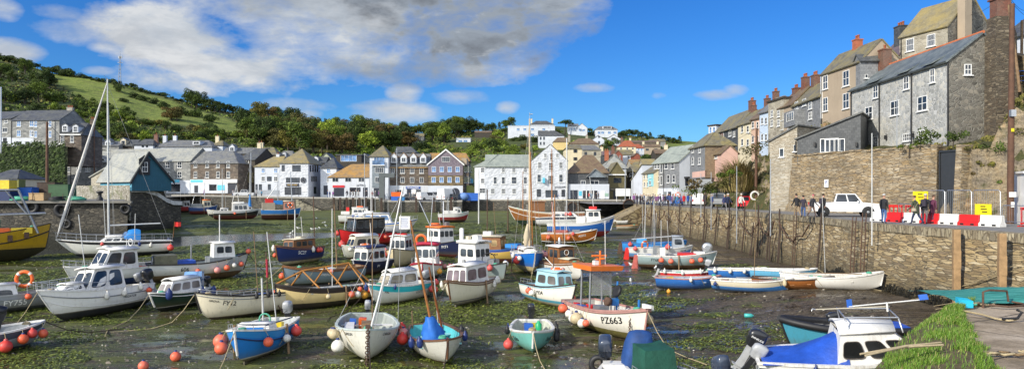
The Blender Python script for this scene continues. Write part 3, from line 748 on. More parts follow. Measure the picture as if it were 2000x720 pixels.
R_grey=slate('grey_slate_roof',[(.11,.115,.125),(.21,.215,.22)],(.27,.26,.20),.5)
R_dark=slate('dark_slate_roof',[(.05,.054,.062),(.11,.115,.125)],(.17,.17,.13),.45)
R_pale=slate('pale_lichen_roof',[(.24,.25,.235),(.36,.365,.34)],(.42,.41,.33),.7)
R_moss=slate('mossy_slate_roof',[(.12,.11,.085),(.20,.185,.14)],(.27,.225,.09),.85)
R_yell=slate('yellow_moss_roof',[(.19,.165,.10),(.30,.26,.16)],(.36,.28,.10),.8)
R_orange=slate('orange_lichen_roof',[(.22,.15,.085),(.34,.23,.12)],(.46,.25,.055),.85)
R_green=slate('green_grey_roof',[(.22,.25,.22),(.33,.36,.31)],(.40,.43,.36),.7)
R_red=slate('red_tile_roof',[(.30,.07,.035),(.42,.11,.05)],(.30,.15,.08),.5,sx=3.5,sz=4)
R_brown=slate('brown_tile_roof',[(.13,.085,.06),(.20,.135,.09)],(.24,.19,.10),.6)
R_purple=slate('purple_slate_roof',[(.12,.085,.095),(.20,.15,.16)],(.2,.18,.16),.4)
M_ridge=pm('terracotta_ridge',(.55,.16,.06),.8,.25,3);M_gutter=pm('dark_gutter',(.02,.02,.022),.5,.1);M_bark=pm('barge_board',(.74,.74,.72),.5,.08)
M_brickc=slate('chimney_brick',[(.13,.05,.03),(.25,.095,.055)],(.16,.12,.09),.6,sx=5,sz=13)
M_terra=pm('terracotta_pot',(.38,.12,.06),.8,.2);M_cement=pm('cement_render',(.34,.32,.28),.9,.25,2)
_win={}
def win_mesh(w,h,style):
 k=(round(w,1),round(h,1),style)
 if k in _win:return _win[k]
 w,h=max(k[0],.2),max(k[1],.2)
 M=MB();f=min(.07,w*.11);d=.05
 dark=style.startswith('d')
 fr=lambda cx,cz,sx,sz:M.box((cx,-d/2,cz),(sx,d,sz),0)
 fr(-w/2+f/2,0,f,h);fr(w/2-f/2,0,f,h);fr(0,h/2-f/2,w-2*f-.002,f);fr(0,-h/2+f/2,w-2*f-.002,f)
 nx,nz={'s':(2,2),'g':(3,3),'o':(1,1),'c':(2,1),'h':(1,2),'w':(4,1),'q':(4,2)}[style[-1]]
 b=f*.55
 for i in range(1,nx):fr(-w/2+w*i/nx,0,b,h-2*f-.002)
 for i in range(1,nz):M.box((0,-d/2+.004,-h/2+h*i/nz),(w-2*f-.004,d-.01,b*(1.5 if style[-1]=='s' else 1)),0)
 if style[0]=='L':M.box((0,-.07,-h/2-.06),(w+.24,.16,.08),0)
 M.quad((-w/2+f*.5,-.012,-h/2+f*.5),(w/2-f*.5,-.012,-h/2+f*.5),(w/2-f*.5,-.012,h/2-f*.5),(-w/2+f*.5,-.012,h/2-f*.5),1)
 me=bpy.data.meshes.new('window');me.from_pydata(M.v,[],M.f)
 me.materials.append(M_gutter if dark else M_frame);me.materials.append(M_glass_b if 'b' in style else M_glass);me.polygons.foreach_set('material_index',M.m);me.update()
 _win[k]=me;return me
class House:
 """A: (px, Y) left end of the front, B: (px, Y) right end; depth runs away from the viewer"""
 def __init__(s,name,label,A,B,eaves,depth,wall,roof,rise=2.0,kind='x',base=None,group=None,over=.22,cat='house',hipL=0,hipR=0,ground=None,asym=0.5,roofname='roof',sidewall=None):
  s.A=Vector(((A[0]-1000)/F*A[1],A[1]));s.B=Vector(((B[0]-1000)/F*B[1],B[1]))
  d=s.B-s.A;s.L=d.length;s.u=d.normalized();s.n=Vector((-s.u.y,s.u.x));s.rz=math.atan2(d.y,d.x);s.depth=depth
  s.ze=EYE-(eaves[1]-HZ)/F*(A[1]if eaves[0]<=A[0]else B[1])if isinstance(eaves,tuple)else EYE-(eaves-HZ)/F*(A[1]+B[1])/2
  if ground is None:
   c=s.A+s.u*s.L/2+s.n*depth/2
   zs=[hill_z(q.x,q.y)if q.y>Y0-5 else.2 for q in(s.A,s.B,s.A+s.n*depth,s.B+s.n*depth)]
   ground=min(zs)-.6
   if base is not None:ground=min(ground,base)
  s.g=ground;s.top=s.ze-ground
  s.rt=empty(name,(s.A.x,s.A.y,ground),s.rz);tag(s.rt,label,cat,group)
  s.wallm,s.roofm=wall,roof
  L,D,H=s.L,depth,s.top;M=MB()
  M.quad((0,0,0),(L,0,0),(L,0,H),(0,0,H));M.quad((L,D,0),(0,D,0),(0,D,H),(L,D,H))
  M.quad((0,D,0),(0,0,0),(0,0,H),(0,D,H),1);M.quad((L,0,0),(L,D,0),(L,D,H),(L,0,H),1)
  o,t=over,.16
  if kind=='x':
   if not hipL:M.poly([(0,D,H),(0,0,H),(0,D*asym,H+rise)],1)
   if not hipR:M.poly([(L,0,H),(L,D,H),(L,D*asym,H+rise)],1)
  elif kind=='y':
   M.poly([(0,0,H),(L,0,H),(L*asym,0,H+rise)]);M.poly([(L,D,H),(0,D,H),(L*asym,D,H+rise)])
  elif kind=='mono':
   M.poly([(0,0,H),(L,0,H),(L,0,H+rise)]);M.quad((L,0,H),(L,D,H),(L,D,H+rise),(L,0,H+rise),1)
  elif kind=='flat':
   M.quad((0,0,H),(L,0,H),(L,D,H),(0,D,H))
  M.build('wall',[wall,sidewall or wall],s.rt)
  Rm=MB()
  def slab(a,b,c,d_):
   n=(Vector(b)-Vector(a)).cross(Vector(d_)-Vector(a)).normalized()*t
   if n.z<0:n=-n
   q=[Vector(p)for p in(a,b,c,d_)]
   Rm.hexa([p+n*.06 for p in q],[p+n for p in q])
  if kind=='x':
   sl1=rise/(D*asym);sl2=rise/(D*(1-asym));yr=D*asym
   xl,xr=(hipL or-o*.6),(L-hipR if hipR else L+o*.6)
   zr=H+rise
   slab((-o*.6 if not hipL else-o,-o,H-o*sl1),(L+(o if hipR else o*.6),-o,H-o*sl1),(xr,yr,zr),(xl,yr,zr))
   slab((L+(o if hipR else o*.6),D+o,H-o*sl2),(-o*.6 if not hipL else-o,D+o,H-o*sl2),(xl,yr,zr),(xr,yr,zr))
   if hipL:slab((-o,D+o,H-o*sl1),(-o,-o,H-o*sl1),(xl,yr,zr),(xl,yr+.01,zr))
   if hipR:slab((L+o,-o,H-o*sl1),(L+o,D+o,H-o*sl1),(xr,yr+.01,zr),(xr,yr,zr))
   s.ridge=(xl,xr,yr,zr)
  elif kind=='y':
   xr=L*asym;s1,s2=rise/xr,rise/(L-xr)
   slab((-o,D+o,H-o*s1),(-o,-o*.8,H-o*s1),(xr,-o*.8,H+rise),(xr,D+o,H+rise))
   slab((L+o,-o*.8,H-o*s2),(L+o,D+o,H-o*s2),(xr,D+o,H+rise),(xr,-o*.8,H+rise))
   s.ridge=(xr,xr,0,H+rise)
  elif kind=='mono':
   slab((-o,-o,H-o*rise/L),(L+o,-o,H+rise+o*rise/L),(L+o,D+o,H+rise+o*rise/L),(-o,D+o,H-o*rise/L));s.ridge=(L,L,0,H+rise)
  else:
   Rm.box((L/2,D/2,H+.12),(L+.4,D+.4,.24));s.ridge=(0,L,D/2,H+.2)
  s.roofo=Rm.build(roofname,roof,s.rt)
 def u_of(s,px,face='F'):
  k=(px-1000)/F
  if face=='F':o,d=s.A,s.u
  elif face=='R':o,d=s.B,s.n
  else:o,d=s.A+s.n*s.depth,-s.n
  den=d.x-k*d.y
  t=(k*o.y-o.x)/den
  return t,o.y+d.y*t
 def place(s,px,py,face):
  t,Y=s.u_of(px,face);z=EYE-(py-HZ)/F*Y-s.g
  if face=='F':return Vector((t,0,z)),0.0,Y
  if face=='R':return Vector((s.L,t,z)),math.pi/2,Y
  return Vector((0,s.depth-t,z)),-math.pi/2,Y
 def size(s,px,w,face):
  a,_=s.u_of(px-w/2,face);b,_=s.u_of(px+w/2,face);return abs(b-a)
 def win(s,cols,rows,w,h,style='Ls',face='F',out=.012):
  for py in rows:
   for px in cols:
    p,rz,Y=s.place(px,py,face);ww=s.size(px,w,face);hh=h/F*Y
    o=link('window',win_mesh(ww,hh,style),s.rt);q=Vector((math.sin(rz),-math.cos(rz),0))*out
    o.location=p+q;o.rotation_euler=(0,0,rz)
  return s
 def panel(s,name,px0,py0,px1,py1,mat,face='F',t=.06,label=None):
  a,rz,_=s.place(px0,py1,face);b,_,_=s.place(px1,py0,face);M=MB()
  w=(Vector((b.x,b.y))-Vector((a.x,a.y))).length;h=b.z-a.z
  M.box((w/2,-t/2,h/2),(w,t-.004,h));o=M.build(name,mat,s.rt);o.location=a;o.rotation_euler=(0,0,rz)
  if label:o['label']=label
  return o
 def text(s,txt,px,py,hpx,mat,face='F',wpx=None,out=.08,name='sign_lettering',arc=0):
  p,rz,Y=s.place(px,py,face);size=hpx/F*Y*1.35
  V,Fs=text_mesh(txt,size);x0=min(v[0]for v in V);x1=max(v[0]for v in V);sx=1
  if wpx:sx=s.size(px,wpx,face)/max(x1-x0,.01)
  M=MB();M.add([(v[0]*sx,-out,v[1]-arc*(v[0]*sx)**2)for v in V],Fs);o=M.build(name,mat,s.rt);o.location=p;o.rotation_euler=(0,0,rz);return o
 def chimney(s,fx,fy,w=.8,d=.6,h=1.2,mat=None,pots=2,base=None):
  xl,xr,yr,zr=s.ridge;x=fx*s.L;y=fy*s.depth;M=MB();z1=zr+h
  zb=base if base is not None else zr-1.6
  M.box((x,y,(zb+z1)/2),(w,d,z1-zb));M.box((x,y,z1+.05),(w+.12,d+.12,.14))
  c=M.build('chimney',mat or M_brickc,s.rt)
  if pots:
   M=MB()
   for i in range(pots):M.lathe([(.13,0),(.12,.4),(.15,.42),(.15,.5)],8,M=Matrix.Translation((x+(i-(pots-1)/2)*w/pots,y,z1+.1)))
   M.build('chimney_pot',M_terra,c)
  return s
 def dormer(s,px,py,w,h,style='c',rise=.7,wall=None,roof=None,back=3.0,kind='y',wm=.8):
  p,rz,Y=s.place(px,py,'F');ww=s.size(px,w,'F');hh=h/F*Y;M=MB();a,b=p.x-ww/2-.18,p.x+ww/2+.18;y0=.12 if back>0 else 0;z0,z1=p.z-hh/2-.15,p.z+hh/2+.15
  M.box(((a+b)/2,y0+abs(back)/2,(z0+z1)/2),(b-a,abs(back),z1-z0))
  if kind=='y':M.poly([(a,y0,z1),(b,y0,z1),((a+b)/2,y0,z1+rise)])
  d=M.build('dormer',wall or W_white,s.rt);Q=MB()
  if kind=='y':
   m=((a+b)/2,z1+rise)
   for sg,e in((-1,a),(1,b)):
    q=[(e+sg*.15,y0-.12,z1-.1),(m[0],y0-.12,m[1]+.03),(m[0],y0+abs(back),m[1]+.03),(e+sg*.15,y0+abs(back),z1-.1)]
    Q.hexa([Vector(v)for v in q],[Vector(v)+Vector((0,0,.12))for v in q])
  else:Q.hexa([(a-.1,y0-.1,z1),(b+.1,y0-.1,z1),(b+.1,y0+abs(back),z1+rise),(a-.1,y0+abs(back),z1+rise)],[(a-.1,y0-.1,z1+.12),(b+.1,y0-.1,z1+.12),(b+.1,y0+abs(back),z1+rise+.12),(a-.1,y0+abs(back),z1+rise+.12)])
  Q.build('dormer_roof',roof or s.roofm,d)
  o=link('window',win_mesh(ww*.95,hh,style),d);o.location=(p.x,y0-.012,p.z)
  return s
 def gutter(s,r=.07):
  M=MB();M.tube((-.1,-.28,s.top-.1),(s.L+.1,-.28,s.top-.1),r,n=6);M.build('gutter',M_gutter,s.rt);return s
 def pipe(s,px,face='F',r=.06,z0=0):
  p,rz,_=s.place(px,300,face);M=MB();q=Vector((math.sin(rz),-math.cos(rz),0))*.1
  M.tube((p.x+q.x,p.y+q.y,z0),(p.x+q.x,p.y+q.y,s.top-.1),r,n=6);M.build('drainpipe',M_gutter,s.rt);return s
TXW=pm('sign_white',(.85,.85,.82),.5,.03);TXD=pm('sign_dark',(.02,.025,.04),.5,.05);TXBL=pm('sign_blue',(.02,.07,.32),.5,.05);TXR=pm('sign_red',(.55,.03,.04),.5,.05);TXC=pm('sign_cyan',(.10,.50,.68),.5,.05);TXBR=pm('sign_brown',(.16,.09,.04),.5,.05)
SHOPG=glass('shop_glass',(.012,.013,.016),.08)
def front_row():
 B=.3
 h=House('warehouse','long grey stone warehouse with pale lichen roof behind the blue hut',(121,178),(372,170),316,9,W_grey,R_pale,3.4,base=B,cat='building')
 h.win([133,154,172],[313,331],9,9,'Ls');h.win([328,351],[322,341],8,12,'Ls').dormer(199,314,9,9,'s',.5,wall=W_white,back=2)
 h.panel('shop_front',326,352,372,377,W_white,t=.25);h.panel('shop_window',330,359,353,374,SHOPG,t=.32);h.panel('fascia',328,351,352,356,TXC,t=.4)
 h.pipe(138);h.chimney(.02,.5,1.2,.7,1.0)
 h=House('warehouse','dark brown stone warehouse with hipped slate roof above a pale shop',(372.5,169.8),(465,167),319,9.5,W_brown,R_grey,3.2,base=B,cat='building',hipR=4.6)
 for px in(382,405,426,446):h.win([px],[321,341],6.5,12,'Ls')
 h.panel('shop_front',373,350,446,377,W_white,t=.25);h.panel('fascia',373,350,464,357,TXW,t=.33);h.panel('fascia_board',374,351,398,356,TXC,t=.36)
 h.panel('door',381,362,388,376,TXD,t=.3);h.panel('shop_window',410,360,424,372,SHOPG,t=.3);h.panel('passage',447,358,463,377,TXD,t=.08);h.panel('notice_board',426,361,440,371,TXC,t=.32);h.pipe(440)
 for z in():pass
 h=House('timber_house','narrow black boarded house squeezed beside the brown warehouse',(465.5,172),(498,171),(466,312),10,W_dark,R_dark,3.0,base=B,hipL=1.5)
 h.win([483,484],[318],5,8,'h').win([484],[332],5,6,'o');h.panel('shop_front',464.5,337,496,357,W_olive,t=.5);h.win([471],[342],11,8,'c',out=.52);h.panel('garage_opening',468,358,490,378,TXD,t=.1)
 h=House('cottage','white harbour cottage with yellow mossed roof left of the ship wheel inn',(497.5,169),(546,169),325,8,W_white,R_yell,2.6,kind='x',base=B,hipL=3.5)
 h.win([514,538.5],[333],7,9,'Lbs').win([514,538.5],[349],7,9,'Ls').win([526],[349],9,9,'do');h.win([508.5,526],[365],5.5,11,'do').win([501],[365],4,11,'do');h.panel('plinth',498,371,546,380,pm('grey_plinth',(.33,.36,.4),.8));h.chimney(.72,.5,.8,.7,.5,W_white,1)
 h=House('inn','white painted inn with big dark windows and a ship wheel on its front',(546.5,167),(602,167),318.5,13,W_rubble,R_yell,3.8,kind='x',base=B,hipL=3.4,hipR=3.45,sidewall=W_white)
 h.win([553],[328],6,12,'do').win([579],[328.5],16,12,'do').win([572],[351.5],27,10,'dw');h.panel('sign_board',559,358.5,584,363.5,TXD,t=.12);h.text('SHIP WHEEL',571.5,361,2.4,pm('gilt',(.6,.4,.12),.5),wpx=20,out=.14)
 h.panel('bar_front',556,365,588,380,SHOPG,t=.1);h.panel('door',569,366,576,380,TXD,t=.16);h.panel('menu_board',590,366,599,374,TXW,t=.1)
 h.win([606,611,615.5,620],[329],2.6,13,'do','R').win([609,613,617],[349],2.4,10,'do','R').win([615],[371],5,13,'do','R')
 p,rz,Y=h.place(592.5,351.5,'F');M=MB();r=4.6/F*Y;M.torus((p.x,-.15,p.z),r,.08,'y',20,6);M.torus((p.x,-.15,p.z),r*.3,.1,'y',12,6)
 for i in range(8):
  a=i*math.pi/4;M.tube((p.x,-.15,p.z),(p.x+math.cos(a)*r*1.22,-.15,p.z+math.sin(a)*r*1.22),.05,n=5)
 M.build('ship_wheel',TXD,h.rt)
 h=House('townhouse','narrow white house with small hipped slate roof behind the brown roofed shop',(626,170),(657,170),328,9,W_white,R_dark,2.6,base=B,hipL=1.9,hipR=1.9)
 h.win([641.5],[333.5],7,9,'Lbs').win([641],[350],5,9,'Ls');h.panel('door',632,362,640,380,TXD)
 h=House('shop','low white shop with long orange lichen roof and open garage',(642,164),(721,164),345.5,8,W_white,R_orange,3.1,base=B,hipL=4.5,cat='shop')
 h.win([655,680,706],[351],12,8.5,'c');h.panel('sign_board',650,361.5,673,366,TXR,t=.14);h.panel('garage_opening',652,367,672,383,TXD,t=.05);h.text('FATFACE',705.5,361.5,4,TXD,wpx=17,arc=.16);h.panel('shop_window',683,366,704,374,SHOPG);h.panel('door',709,366,718,383,TXD)
 h=House('townhouse','tall white and blue slate townhouse with a glass balcony under its roof',(722,161),(758.5,161),306,10,W_white,R_moss,2.9,base=B,hipL=2.2,hipR=2.2)
 h.panel('slate_front',727,322,751,366,W_bluesl,t=.1);h.win([741],[314],22,15,'bw').win([741,],[332],17,11,'w',out=.12).win([741],[351],17,11,'w',out=.12);h.panel('balcony_floor',727,322,752,323.5,M_frame,t=.6);h.panel('shop_opening',730,367,750,383,TXD,t=.08)
 M=MB();a,_,Y=h.place(728,322,'F');b,_,_=h.place(751,322,'F');M.box(((a.x+b.x)/2,-.5,a.z+.5),(b.x-a.x,.03,1.0));M.build('balcony_glass',M_glass_b,h.rt)
 h=House('terrace','stone fronted terrace with four white dormers and orange lichen eaves',(759,163),(836,163),325.5,10,W_brown,R_grey,3.2,base=B)
 for px in(769,788,807,826):h.dormer(px,312,9,9.5,'c',.9,roof=R_orange)
 h.win([767,786,805,823.5],[333],8,11,'Lc').win([786,805,823.5],[351.5],8,11,'c');h.panel('shop_front',759,362,836,383,W_white,t=.2);h.panel('sign_board',793,364,821,368.5,TXBL,t=.3);h.text('MEVAGISSEY',807,366.3,2.6,TXW,wpx=24,out=.33);h.win([780],[374],16,8,'c',out=.22);h.panel('door',795,369,803,383,TXD,t=.24);h.panel('door',806,369,812,381,TXW,t=.26);h.panel('shop_window',813,370,822,382,SHOPG,t=.25)
 M=MB();M.hexa([(0,-.35,h.top-.3),(h.L,-.35,h.top-.3),(h.L,1.0,h.top+.35),(0,1.0,h.top+.35)],[(0,-.35,h.top-.15),(h.L,-.35,h.top-.15),(h.L,1.0,h.top+.5),(0,1.0,h.top+.5)]);M.build('eaves_slates',R_orange,h.rt)
 h=House('gabled_house','tall gabled house with purple slate above ochre stone, arched door below',(836.5,160),(904,160),320,13,W_ochre,R_dark,3.3,kind='y',base=B,asym=.51)
 M=MB();p,_,Y=h.place(836.5,342,'F');L=h.L;M.poly([(0,-.06,p.z),(L,-.06,p.z),(L,-.06,h.top),(L*.51,-.06,h.top+3.3),(0,-.06,h.top)]);M.quad((0,-.06,p.z),(0,0,p.z),(L,0,p.z),(L,-.06,p.z));M.build('slate_front',W_purple,h.rt)
 for sg,x0,x1 in((-1,0,L*.51),(1,L,L*.51)):
  M=MB();e=-.35 if sg<0 else L+.35;M.hexa([(e,-.3,h.top-.45),(x1,-.3,h.top+3.12),(x1,-.2,h.top+3.12),(e,-.2,h.top-.45)],[(e,-.3,h.top-.1),(x1,-.3,h.top+3.5),(x1,-.2,h.top+3.5),(e,-.2,h.top-.1)]);M.build('barge_board',M_bark,h.rt)
 h.win([871],[311],16,10,'w',out=.08).win([847.5,863,878.5,894],[330.5],8.5,11,'bc',out=.08).win([847,862.5,878,893.5],[351],8.5,11,'bc');h.panel('white_ground_floor',836,362.5,904,384,W_white,t=.12)
 p,_,Y=h.place(889,384,'F');M=MB();w=9/F*Y;M.poly([(p.x-w,-.13,p.z),(p.x+w,-.13,p.z)]+[(p.x+w*math.cos(a),-.13,p.z+1.1+.95*math.sin(a))for a in[i*math.pi/10 for i in range(11)]]);M.build('arched_door',TXD,h.rt)
 h.win([908,912,916,920],[330,351],3.2,12,'Lo','R');h.panel('awning_sign',918.5,349.5,924,356.5,TXC,'R')
 M=MB();M.box((L+.1,6,h.top+.7),(1.2,7,1.6));d=M.build('side_dormers',W_tan,h.rt)
 h=House('harbour_house','long white painted house with green grey roof beside the gabled wharf building',(927,161),(947,158),325,11,W_white,R_green,2.9,base=B,cat='building',hipL=2,hipR=2)
 h.win([943],[332,353],7,10,'Lq').win([943],[372],12,10,'q');h.rt['label']='white end bay with hipped green roof at the left of the long white house'
 h=House('harbour_house','long white rubble house with green grey roof beside the gabled wharf building',(947.5,157.8),(1037,157.8),325,11,W_rubble,R_green,2.9,base=B,cat='building',over=.3)
 h.win([983,1003.5,1026],[332],7,9,'Lq').win([967,983,1026],[352],6.5,14,'Lh').win([1004],[352],10,14,'Lh').win([962,983,1004,1025],[373],7.5,10,'Lq')
 h=House('wharf_building','tall white gabled wharf building with three rows of windows',(1038,156),(1109,156),314.5,15,W_rubble,R_dark,3.7,kind='y',base=B,cat='building',asym=.52,over=.05)
 h.win([1065,1088.5],[303.5],6,9,'Lq').win([1077],[306],6,14,'Lh').win([1054,1095.5],[322.5],7,13,'Lq').win([1076],[325],9,16,'Lg').win([1053,1095.5],[348],8,16,'Lh').win([1075.5],[351],10,17,'g')
 h.win([1052.5],[376.5],8,15,'dq').win([1100],[377],7,14,'dq').win([1077],[378],23,14,'dw');h.text('SHARKSFIN',1094,365.3,3.6,TXD,wpx=22);h.panel('hanging_sign',1059.5,347,1064,357,TXC,t=.8)
 h=House('restaurant','low restaurant with white front and dark slated upper storey',(1110,158),(1188,158),337,10,W_dhung,R_brown,4.2,base=B,cat='restaurant',hipL=4.2,hipR=3)
 h.panel('white_front',1109.5,359.5,1188,388,W_white,t=1.5);h.panel('entrance',1113,371,1128,388,TXD,t=1.54);h.panel('poster',1129.5,373,1135,382,TXC,t=1.56);h.panel('shop_window',1137,372,1165,387,SHOPG,t=1.54);h.panel('door',1172,373,1179,388,TXW,t=1.6);h.panel('poster',1180,377,1186.5,383,pm('poster_green',(.3,.45,.35),.5),t=1.56)
 for px in(1143,1150,1157):h.panel('mullion',px,372,px+1.6,387,M_frame,t=1.6)
 h.win([1139],[356],9,8,'c');h.win([1161],[359],17,14,'c',out=.06)
 M=MB();a,_,Y=h.place(1144,347,'F');b,_,_=h.place(1186,347,'F');w=b.x-a.x
 for e,sg in((a.x,1),(b.x,-1)):M.hexa([(e,-1.2,a.z),(a.x+w*.42,-1.2,a.z+1.9),(a.x+w*.42,4,a.z+1.9),(e,4,a.z)],[(e,-1.2,a.z+.15),(a.x+w*.42,-1.2,a.z+2.1),(a.x+w*.42,4,a.z+2.1),(e,4,a.z+.15)])
 M.build('bay_roof',R_grey,h.rt);M=MB();M.poly([(a.x+.3,-.9,a.z+.1),(b.x-.3,-.9,a.z+.1),(a.x+w*.42,-.9,a.z+1.9)]);M.build('bay_gable',W_bluesl,h.rt)
 h=House('public_house','dark stone pub with lantern gable and lettered fascia beside the restaurant',(1187,160),(1222,160),342,8,W_olive,R_moss,3.0,kind='y',base=B,cat='pub',over=.3)
 h.win([1206],[352],15,10,'dg').panel('fascia',1190,367,1222,372,TXD,t=.15);h.text('THE LEDGER INN',1206,369.6,2.6,pm('fascia_gold',(.55,.45,.25),.5),wpx=28,out=.18);h.panel('door',1198,373,1207,388,TXD,t=.06);h.panel('eaves_board',1188,340,1223,342,M_frame,t=.45)
 h=House('house','stone house with pale hipped slate roof rising behind the pub',(1178,170),(1224,170),328,11,W_olive,R_pale,3.6,base=B,hipL=4,hipR=2.8,over=.3)
 h.win([1184],[333],6,8,'Lbo').win([1213],[335],9,7,'bc');h.panel('white_bay',1215,329,1223,341,W_white);h.chimney(.25,.4,1.0,.7,.8,M_terra,2)
 h=House('cottage','grey rendered cottage with black roof edge tucked right of the pub',(1233,158),(1254,150),(1240,351),8,W_white,R_moss,3.2,kind='mono',base=B)
 h=House('cottage','small brown roofed cottage in the gap behind the pub',(1222,175),(1252,172),335,9,W_dark,R_moss,2.6,base=B);h.win([1234],[341],8,6,'Lc')
 h=House('cottage','cream and turquoise cottage beside the slate hung house',(1255,134),(1277,126),(1256,337),6,W_cream,R_moss,2.0,base=B);h.win([1259,1265],[344,360],2.6,9,'Lh').win([1270.5],[342],3.5,9,'Lh');h.panel('turquoise_front',1265.5,336,1276.5,364,pm('turquoise_paint',(.28,.62,.66),.6),t=.05);h.win([1270.5],[357],3.4,8,'Lh',out=.07)
 h=House('slate_house','slate hung house with white ground floor at the end of the quay',(1275.5,128),(1327,119),(1327,315),7.5,W_shung,R_green,3.0,base=B,over=.25,sidewall=W_white)
 for px in(1281,1286.5):h.win([px],[324,349],3.6,11,'Lh')
 h.win([1292],[328],3.6,18,'Lo').win([1292],[352],3.6,18,'Lo').win([1301.5,1314],[323],6,13,'Lh').win([1305.5,1316.5],[349],5,15,'Lh');h.panel('white_ground_floor',1275,367,1327,396,W_white,t=.1);h.panel('doorway',1279,374,1287,393,M_frame,t=.14);h.panel('door',1298,374,1303,392,pm('grey_door',(.2,.22,.22),.6),t=.14);h.panel('shop_window',1306,374,1312,384,SHOPG,t=.14);h.pipe(1297)
 h.panel('door_hood',1336,345,1345,348,M_gutter,'R',t=.8);h.panel('door',1338,349,1344,362,TXD,'R')
front_row()
def blue_hut():
 h=House('timber_hut','dark teal boarded hut with pale lichen roof on the stone podium',(258,96.5),(334,101),(258,348),9.5,W_bhut,R_pale,3.75,kind='y',base=2.2,ground=2.2,cat='hut',over=.35,asym=.40)
 p,_,Y=h.place(281.5,326,'F');M=MB();M.box((p.x,-.08,p.z),(1.5,.14,2.2));M.poly([(p.x-.95,-.16,p.z+1.0),(p.x+.95,-.16,p.z+1.0),(p.x,-.16,p.z+1.7)]);s_=M.build('window_surround',M_gutter,h.rt)
 o=link('window',win_mesh(.85,1.35,'s'),s_);o.location=(p.x,-.17,p.z)
 L,H=h.L,h.top
 for x0,x1 in((-.4,L*.40),(L+.4,L*.40)):
  sl=3.75/(L*.4)if x0<0 else 3.75/(L*.6);z0=H-.4*sl;M=MB();M.hexa([(x0,-.36,z0-.35),(x1,-.36,H+3.4),(x1,-.26,H+3.4),(x0,-.26,z0-.35)],[(x0,-.36,z0+.05),(x1,-.36,H+3.85),(x1,-.26,H+3.85),(x0,-.26,z0+.05)]);M.build('barge_board',M_gutter,h.rt)
 n=24;M=MB()
 for i in range(n+1):
  x=L*i/n;z=H+3.75*(x/(L*.4)if x<L*.4 else(L-x)/(L*.6));M.box((x,-.015,z/2),(.05,.03,max(z-.1,.1)))
 M.build('board_battens',W_bhut,h.rt)
 M=MB();M.quad((-.02,9.4,.5),(-.02,0.1,.5),(-.02,.1,H-.1),(-.02,9.4,H-.1));M.build('side_boarding',pm('sunlit_blue_boarding',(.12,.36,.48),.6,.12),h.rt)  # side boards paler than the gable: sunlight put into their colour
 h=House('lean_to','small shed with pale lichen roof at the left side of the blue hut',(178,108),(236,106),(178,346),5,W_lstone,R_pale,2.6,kind='mono',base=1.5,ground=1.5,cat='shed')
blue_hut()
def left_terrace():
 h=House('terrace_house','grey stone house at the far left edge with white ground floor',(-40,160),(22,158),233,9,W_grey,R_dark,2.2,ground=10)
 h.win([12,],[236],7,9,'Ls').win([10],[254],10,9,'Lc');h.panel('white_ground_floor',-40,268,22,284,W_white);h.panel('door',6,269,14,279,TXD)
 h=House('terrace_house','tall grey stone terrace house with pale blue sash windows',(22.5,157),(116,156),236,9,W_grey,R_dark,2.8,ground=9,over=.1)
 h.win([37,62],[241,260.5],8,12,'Lbs').win([70,98],[242,262],6,13,'Lbs').win([63],[262],6,12,'Lbs');h.panel('white_ground_floor',22,269,66,287,W_white);h.win([36,54],[279],9,7,'o',out=.08).win([75],[281],15,11,'q').win([98],[286],6,10,'Ls');h.chimney(.93,.5,1.4,.6,.6,M_cement,3);h.pipe(22.6)
 h=House('terrace_house','small dark stone house with slate mansard and two dormers',(117,156),(159,156),263,8,W_brown,R_dark,2.9,ground=8,hipL=.8,hipR=.8,over=.15)
 h.win([122,141],[271.5],7,13,'Ls').dormer(126,251,8,10,'s',.35,back=2.2).dormer(146.5,252,8,10,'s',.35,back=2.2);h.panel('eaves_board',117,262,159,264,M_frame,t=.3);h.chimney(.92,.6,.8,.8,1.0,W_brown,2)
 p,_,Y=h.place(121,292,'F');M=MB();M.poly([(p.x-.75,-.1,p.z-1),(p.x+.75,-.1,p.z-1)]+[(p.x+.75*math.cos(a),-.1,p.z+.9+.75*math.sin(a))for a in[i*math.pi/8 for i in range(9)]]);M.build('arched_porch',M_frame,h.rt);M=MB();M.box((p.x,-.12,p.z+.1),(.9,.05,2.2));M.build('door',W_brown,h.rt)
 h=House('bungalow','low dark roofed shed behind the quay crates at far left',(-30,125),(34,125),(0,349),8,W_cream,R_dark,1.7,ground=.9,hipR=2.4,hipL=2,cat='shed')
 M=MB();vs=[];nx,nz=40,12
 for j in range(nz+1):
  for i in range(nx+1):
   px=lerp(-120,132,i/nx);t=j/nz;Y=lerp(140,153,t);z=lerp(1.0,12.2,t)+1.0*NZ.noise(Vector((i*.5,j*.6,0)))*(1 if 0<j<nz else 0)
   vs.append(((px-1000)/F*Y,Y,z))
 M.add(vs,[(j*(nx+1)+i,j*(nx+1)+i+1,(j+1)*(nx+1)+i+1,(j+1)*(nx+1)+i)for j in range(nz)for i in range(nx)],0,True)
 M.quad(vs[nz*(nx+1)],vs[-1],Vector(vs[-1])+Vector((0,18,.2)),Vector(vs[nz*(nx+1)])+Vector((0,18,.2)))
 tag(M.build('bank_terrain',pm('bank_soil',(.03,.04,.014),.95,.4,.5,bump=.5)),kind='structure')
left_terrace()
_used=set()
